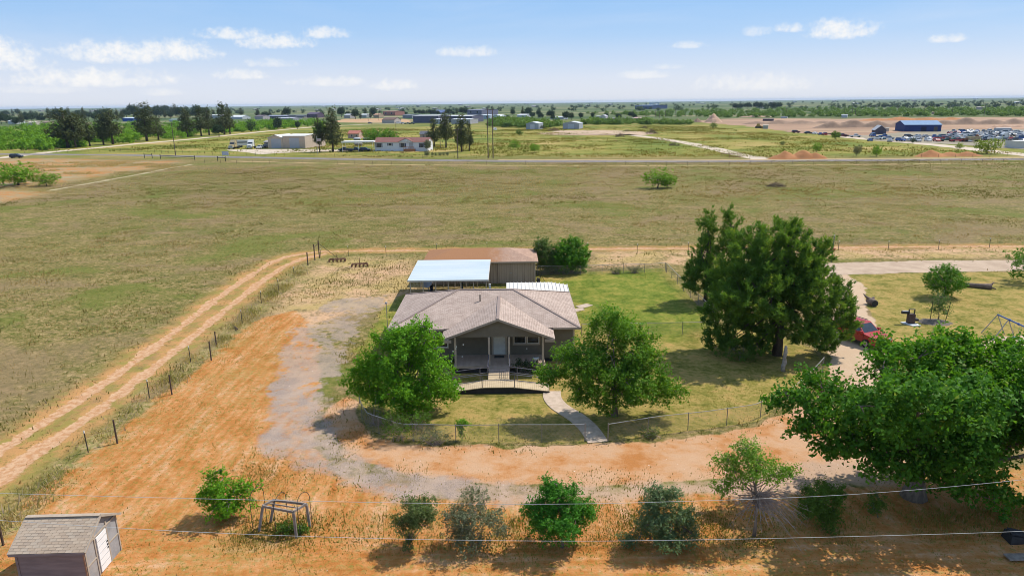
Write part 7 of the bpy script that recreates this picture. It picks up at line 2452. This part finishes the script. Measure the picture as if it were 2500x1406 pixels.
# dark town trees
TT = 'dark trees standing among the town buildings'
tl_ = []
for px in range(0, 560, 13):
    tl_.append((px + rnd.uniform(-5, 5), 303 - px * .035 + rnd.uniform(-6, 4), rnd.uniform(15, 30)))
for px in range(0, 260, 15):
    tl_.append((px + rnd.uniform(-5, 5), 284 + rnd.uniform(-4, 4), rnd.uniform(8, 14)))
tl_ += [(360, 280, 20), (345, 281, 14), (405, 280, 22), (420, 280, 20), (432, 280, 16), (450, 282, 8), (560, 283, 14), (590, 284, 18), (630, 288, 22), (648, 287, 15), (660, 287, 15), (702, 287, 22), (690, 290, 14), (834, 287, 23), (850, 287, 14), (868, 291, 22), (880, 291, 14), (893, 287, 20), (912, 285, 22), (905, 290, 14), (925, 285, 8)]
tl_ += [(991, 281, 8)] + [(1015 + 9 * i, 280, rnd.uniform(9, 14)) for i in range(7)] + [(1095, 281, 16), (1107, 281, 9), (1115, 281, 14), (1130, 280, 18), (1138, 280, 16)]
tl_ += [(1252, 281, 13), (1276, 285, 22), (1290, 285, 22), (1300, 289, 16), (1315, 285, 15), (1320, 290, 14), (1345, 289, 18), (1350, 294, 14), (1382, 294, 20), (1395, 293, 16), (1418, 289, 13), (1447, 290, 14), (1480, 288, 11), (1510, 293, 15), (1541, 288, 14), (1550, 291, 12), (1240, 291, 10), (1225, 290, 8)]
def where(px):
    return ('in the tree line at the far left' if px < 200 else 'behind the pine row at the left' if px < 440 else 'between the pine row and the metal shop' if px < 620 else 'above the metal shop roof' if px < 800 else 'left of the red brick block' if px < 940 else
            'around the navy warehouse' if px < 1200 else 'behind the two grey sheds' if px < 1440 else 'at the brown compound')


for i, (px, py, h) in enumerate(tl_):
    kd = 'round' if rnd.random() < .7 else 'pine'
    far_tree(kd, px, py, h, '%s dark %s tree %s on the far plain' % ('tall' if h > 19 else 'small' if h < 12 else 'medium', kd if kd == 'pine' else 'bushy', where(px)), rnd.uniform(.8, 1.15), TT)
for i, (px, h, wf) in enumerate(((1795, 13, 1.1), (1808, 13, 1.1), (1824, 16, 1.1), (1846, 15, 1.1), (1858, 14, .9), (1870, 12, .9), (1884, 17, 1.1), (1899, 17, 1.2))):
    far_tree('round', px, 266, h, 'dark cottonwood, number %s from the left in the far clump on the right' % 'one two three four five six seven eight'.split()[i], wf, 'far cottonwood clump')
for i in range(26):
    px = rnd.uniform(2080, 2500)
    far_tree('round', px, 263 - (px - 2000) * .012 + rnd.uniform(-3, 3), rnd.uniform(4, 8), 'small dark tree in the distant line at right', rnd.uniform(1, 1.5), 'distant dark trees at right')

# thickets: continuous brush, not countable
BV = [far_tree_proto('bush', 470 + i) for i in range(4)]


def thicket(name, label, polys, n, size, m, seed):
    rgn = np.random.default_rng(seed)
    Vs, Fs, Cs, off = [], [], [], 0
    for (poly_px, share) in polys:
        poly = np.array(gpl(poly_px))
        lo, hi = poly.min(0), poly.max(0)
        k, need = 0, int(n * share)
        px_lo = min(p[0] for p in poly_px)
        while k < need:
            # even in the picture plane, so that near edges are not starved
            u = rgn.uniform(min(p[0] for p in poly_px), max(p[0] for p in poly_px))
            v_ = rgn.uniform(min(p[1] for p in poly_px), max(p[1] for p in poly_px))
            g = gp(u, v_)
            if poly_sd(np.array([g.x]), np.array([g.y]), poly)[0] > 0: continue
            V, F, c = BV[rgn.integers(4)]
            s = rgn.uniform(size[0], size[1])
            a = rgn.uniform(0, 6.28)
            Rm = np.array([[math.cos(a), -math.sin(a), 0], [math.sin(a), math.cos(a), 0], [0, 0, 1]])
            Vs.append((V * s * np.array([1, 1, rgn.uniform(.8, 1.15)])) @ Rm.T + np.array([g.x, g.y, 0]))
            Fs.append(F + off)
            cc = c.copy()
            cc[:, :3] = np.clip(cc[:, :3] * .6 + rgn.random(3) * .4, 0, 1)
            Cs.append(cc)
            off += len(V)
            k += 1
    o = link(name, np_mesh(name, np.concatenate(Vs), np.concatenate(Fs), 4, np.concatenate(Cs)), m)
    return tag(o, label, 'brush', kind='stuff')


thicket('mesquite_thicket', 'dense bright green mesquite thicket behind the pine row at left', [([(-120, 369), (130, 367), (200, 360), (300, 352), (420, 340), (560, 326), (560, 300), (300, 303), (0, 314), (-120, 316)], .8), ([(560, 326), (760, 309), (800, 303), (760, 297), (560, 301)], .2)], 540, (1.4, 2.5), M_mesq, 81)
thicket('plain_bushes', 'dark bushes dotted over the far plain', [([(-100, 286), (2600, 262), (2600, 242), (-100, 269)], 1.0)], 520, (2.2, 4.2), leafm('plain_bush_leaf', (.045, .085, .03), (.08, .125, .045), (.12, .15, .06), .2), 83)
M_belt = leafm('belt_leaf', (.10, .19, .03), (.17, .28, .045), (.27, .30, .10), .3)
thicket('brush_belt', 'long belt of green brush crossing the plain at right', [([(1190, 311), (1330, 313), (1380, 310), (1300, 298), (1200, 296)], .16), ([(1420, 305), (1700, 305), (1600, 301), (1460, 300)], .1), ([(1600, 285), (1760, 288), (2060, 286), (2500, 284), (2600, 280), (2600, 264), (2100, 266), (1700, 270), (1560, 275), (1400, 278)], .74)], 900, (1.3, 2.8), M_belt, 82)

# ================================================================ POLES, FAR FENCES, GATES, FLAG
M_pole = pm('creosote_pole', (.15, .11, .085), (.11, .08, .065), 4, .95)


def pole(px, py, ptop, label, arms=(.06,), r=.16, group=None, dbl=False, al=2.4):
    b = gp(px, py)
    h = (py - ptop) * mpp(b) * 1.02
    o = thing('utility_pole', label, 'utility pole', b, group=group)
    for dx_ in ((-.9, .9) if dbl else (0,)):
        MB().tube([(dx_, 0, -.3), (dx_, 0, h)], [r * 1.25, r * .8], 8).build('pole', M_pole, o)
    for f in arms:
        MB().box(-al / 2, al / 2, -.19, -.06 - r * 0, h * (1 - f) - .07, h * (1 - f) + .07).build('cross_arm', M_pole, o)
        for k in (-.9, -.3, .3, .9):
            MB().tube([(k * al / 2, -.12, h * (1 - f) + .07), (k * al / 2, -.12, h * (1 - f) + .3)], .06, 6).build('insulator', M_steel, o)
    return o


pole(1198, 387, 270, 'tall double power pole with transformers beside the paved road', (.04, .30, .38), .17, dbl=True, al=3.2)
for z_ in (.62,):
    pass
pole(1118, 388, 318, 'single power pole at the road between the pines', (.03,), .15, al=3.4)
pole(1075, 361, 313, 'power pole standing among the pines behind the white house', (.02,), .13)
pole(429, 380, 304, 'bare power pole with a pale crossarm in the left pasture', (.02,), .14, al=3)
pole(968, 338, 300, 'thin pole in the pasture behind the green mesquite', (), .13)
pole(1228, 320, 296, 'thin pole right of the double power pole', (), .13)
pole(1284, 317, 296, 'thin pole at the left grey shed', (), .12)
pole(899, 296, 273, 'left pole of the pair by the far construction site', (.05,), .16)
pole(925, 295, 272, 'right pole of the pair by the far construction site', (.05,), .16)
FP = 'far poles crossing the green brush belt'
for px, py, tp_ in ((1455, 277, 259), (1568, 282, 269), (1600, 287, 270), (1610, 289, 272), (1624, 287, 270), (1648, 288, 269), (1674, 285, 272), (1758, 284, 268), (1842, 282, 268), (1919, 282, 264), (2061, 279, 264), (2080, 281, 259), (2088, 281, 264), (2137, 280, 260), (2191, 279, 262), (2255, 282, 259), (2324, 281, 259), (2402, 284, 255), (957, 268, 262), (965, 268, 261), (980, 268, 262), (1076, 272, 262)):
    pole(px, py, tp_, 'far dark utility pole in the line across the green brush belt', (.04,), .22, FP, al=2.6)
# flag pole by the thin pine
fb = gp(776, 379)
fl = thing('flag_pole', 'pale pole with a small red and white flag before the thin pine', 'flag pole', fb)
fh = (379 - 333) * mpp(fb)
MB().tube([(0, 0, 0), (0, 0, fh)], .09, 7).build('pole', M_galv, fl)
for k in range(6):
    MB().box(.1, 1.7, -.02, .02, fh * .78 + k * .17 - .5, fh * .78 + k * .17 - .335).build('flag_stripe', pm('flag_red', (.45, .07, .07)) if k % 2 == 0 else M_white, fl)
# pipe gate frames along the road
for lab, xa, xb, y0, hpx in (('left black pipe brace frame by the road', 353, 372, 386, 12), ('right black pipe brace frame by the road', 532, 551, 394, 12), ('long low black pipe gate between the two brace frames', 392, 476, 388, 11)):
    a, b_ = gp(xa, y0), gp(xb, y0 + (4 if xb - xa > 40 else .5))
    o = thing('pipe_gate', lab, 'gate', a)
    s = mpp(a)
    d = b_ - a
    for q in (Vector((0, 0, 0)), d):
        MB().tube([q, q + Vector((0, 0, hpx * s))], .12, 7).build('post', M_black, o)
    MB().tube([Vector((0, 0, hpx * s * .72)), d + Vector((0, 0, hpx * s * .72))], .09, 6).build('rail', M_black, o)
    if xb - xa > 40:
        MB().tube([Vector((0, 0, hpx * s * .35)), d + Vector((0, 0, hpx * s * .35))], .05, 6).build('rail', M_black, o)
a, b_ = gp(1760, 385), gp(1806, 387)
o = thing('pipe_gate', 'rusty pipe gate where the ranch lane meets the road', 'gate', a)
for f in (0, .45, 1):
    q = (b_ - a) * f
    MB().tube([q, q + Vector((0, 0, 1.5))], .09, 6).build('post', M_rust, o)
for z_ in (.5, 1.4):
    MB().tube([Vector((0, 0, z_)), (b_ - a) + Vector((0, 0, z_))], .08, 6).build('rail', M_rust, o)
sg = gp(551, 385)
o = thing('roadside_sign', 'small grey blue sign panel hanging on the far fence', 'sign', sg)
MB().box(-1.3, 1.3, -.05, .0, .9, 2.4).build('panel', pm('sign_grey_blue', (.40, .42, .52), (.55, .56, .62), 1.2, .6), o)
for xq in (-1.2, 1.2):
    MB().tube([(xq, .05, 0), (xq, .05, 2.5)], .05, 6).build('post', M_steel, o)


def far_fence(label, pts, n, h=1.3, r=.045):
    P = [gp(a, b_) for a, b_ in pts]
    o = thing('pasture_fence', label, 'fence', P[0])
    seg = [(P[i + 1] - P[i]).length for i in range(len(P) - 1)]
    tot = sum(seg)
    me = MB().tube([(0, 0, -.1), (0, 0, h)], r, 5).mesh('post')
    me.materials.append(M_wood)
    last = None
    wl = []
    for k in range(n + 1):
        s = tot * k / n
        for i, l in enumerate(seg):
            if s <= l + 1e-6 or i == len(seg) - 1:
                q = P[i].lerp(P[i + 1], min(1, s / l))
                break
            s -= l
        q = q - P[0]
        link('post', me, None, o, q)
        wl.append(q)
    for z_ in (.4, .8, h - .1):
        MB().tube([q + Vector((0, 0, z_)) for q in wl], .012, 3, cap=False).build('wire', M_wire, o)
    return o


far_fence('post and wire fence on the near side of the paved road', [(500, 399), (900, 403), (1250, 403), (1700, 404), (2100, 402), (2500, 398)], 42)
far_fence('post and wire fence in front of the metal shop and white house', [(60, 375), (300, 371), (560, 380), (800, 384), (1060, 387)], 44, 1.5)
far_fence('post and wire fence across the right pasture along the road', [(1830, 389), (2000, 388), (2200, 386), (2500, 383)], 16)
jt = gp(41, 386)
o = thing('parked_jeep', 'dark small truck on the pale drive at the left edge', 'car', jt, R(10))
cm = car('suv', 'black', (0, 0, 0), 0, 'x')
for ch in list(cm.children):
    ch.parent = o
bpy.data.objects.remove(cm)

# ================================================================ HAZE
hz_m = bpy.data.materials.new('air_haze')
hz_m.use_nodes = True
t = NT(hz_m.node_tree)
pv = t.n('ShaderNodeVolumePrincipled')
pv.inputs['Color'].default_value = (.60, .78, 1.0, 1)
pv.inputs['Density'].default_value = 0.000045
pv.inputs['Anisotropy'].default_value = 0.0
t.set(t.n('ShaderNodeOutputMaterial').inputs['Volume'], pv.outputs[0])
HAZE = True
if HAZE:
    o = MB().box(-19500, 19500, -1500, 20500, -2.5, 42).build('haze', hz_m, kind='stuff')
    tag(o, 'thin blue air haze over the plain', 'haze')

# structural surfaces keep plain names; nothing else to do
SC.cycles.filter_width = 0.95
SC.cycles.max_bounces = 6
SC.cycles.diffuse_bounces = 3
SC.cycles.glossy_bounces = 2
SC.cycles.transmission_bounces = 3
SC.cycles.transparent_max_bounces = 6
SC.cycles.volume_bounces = 0
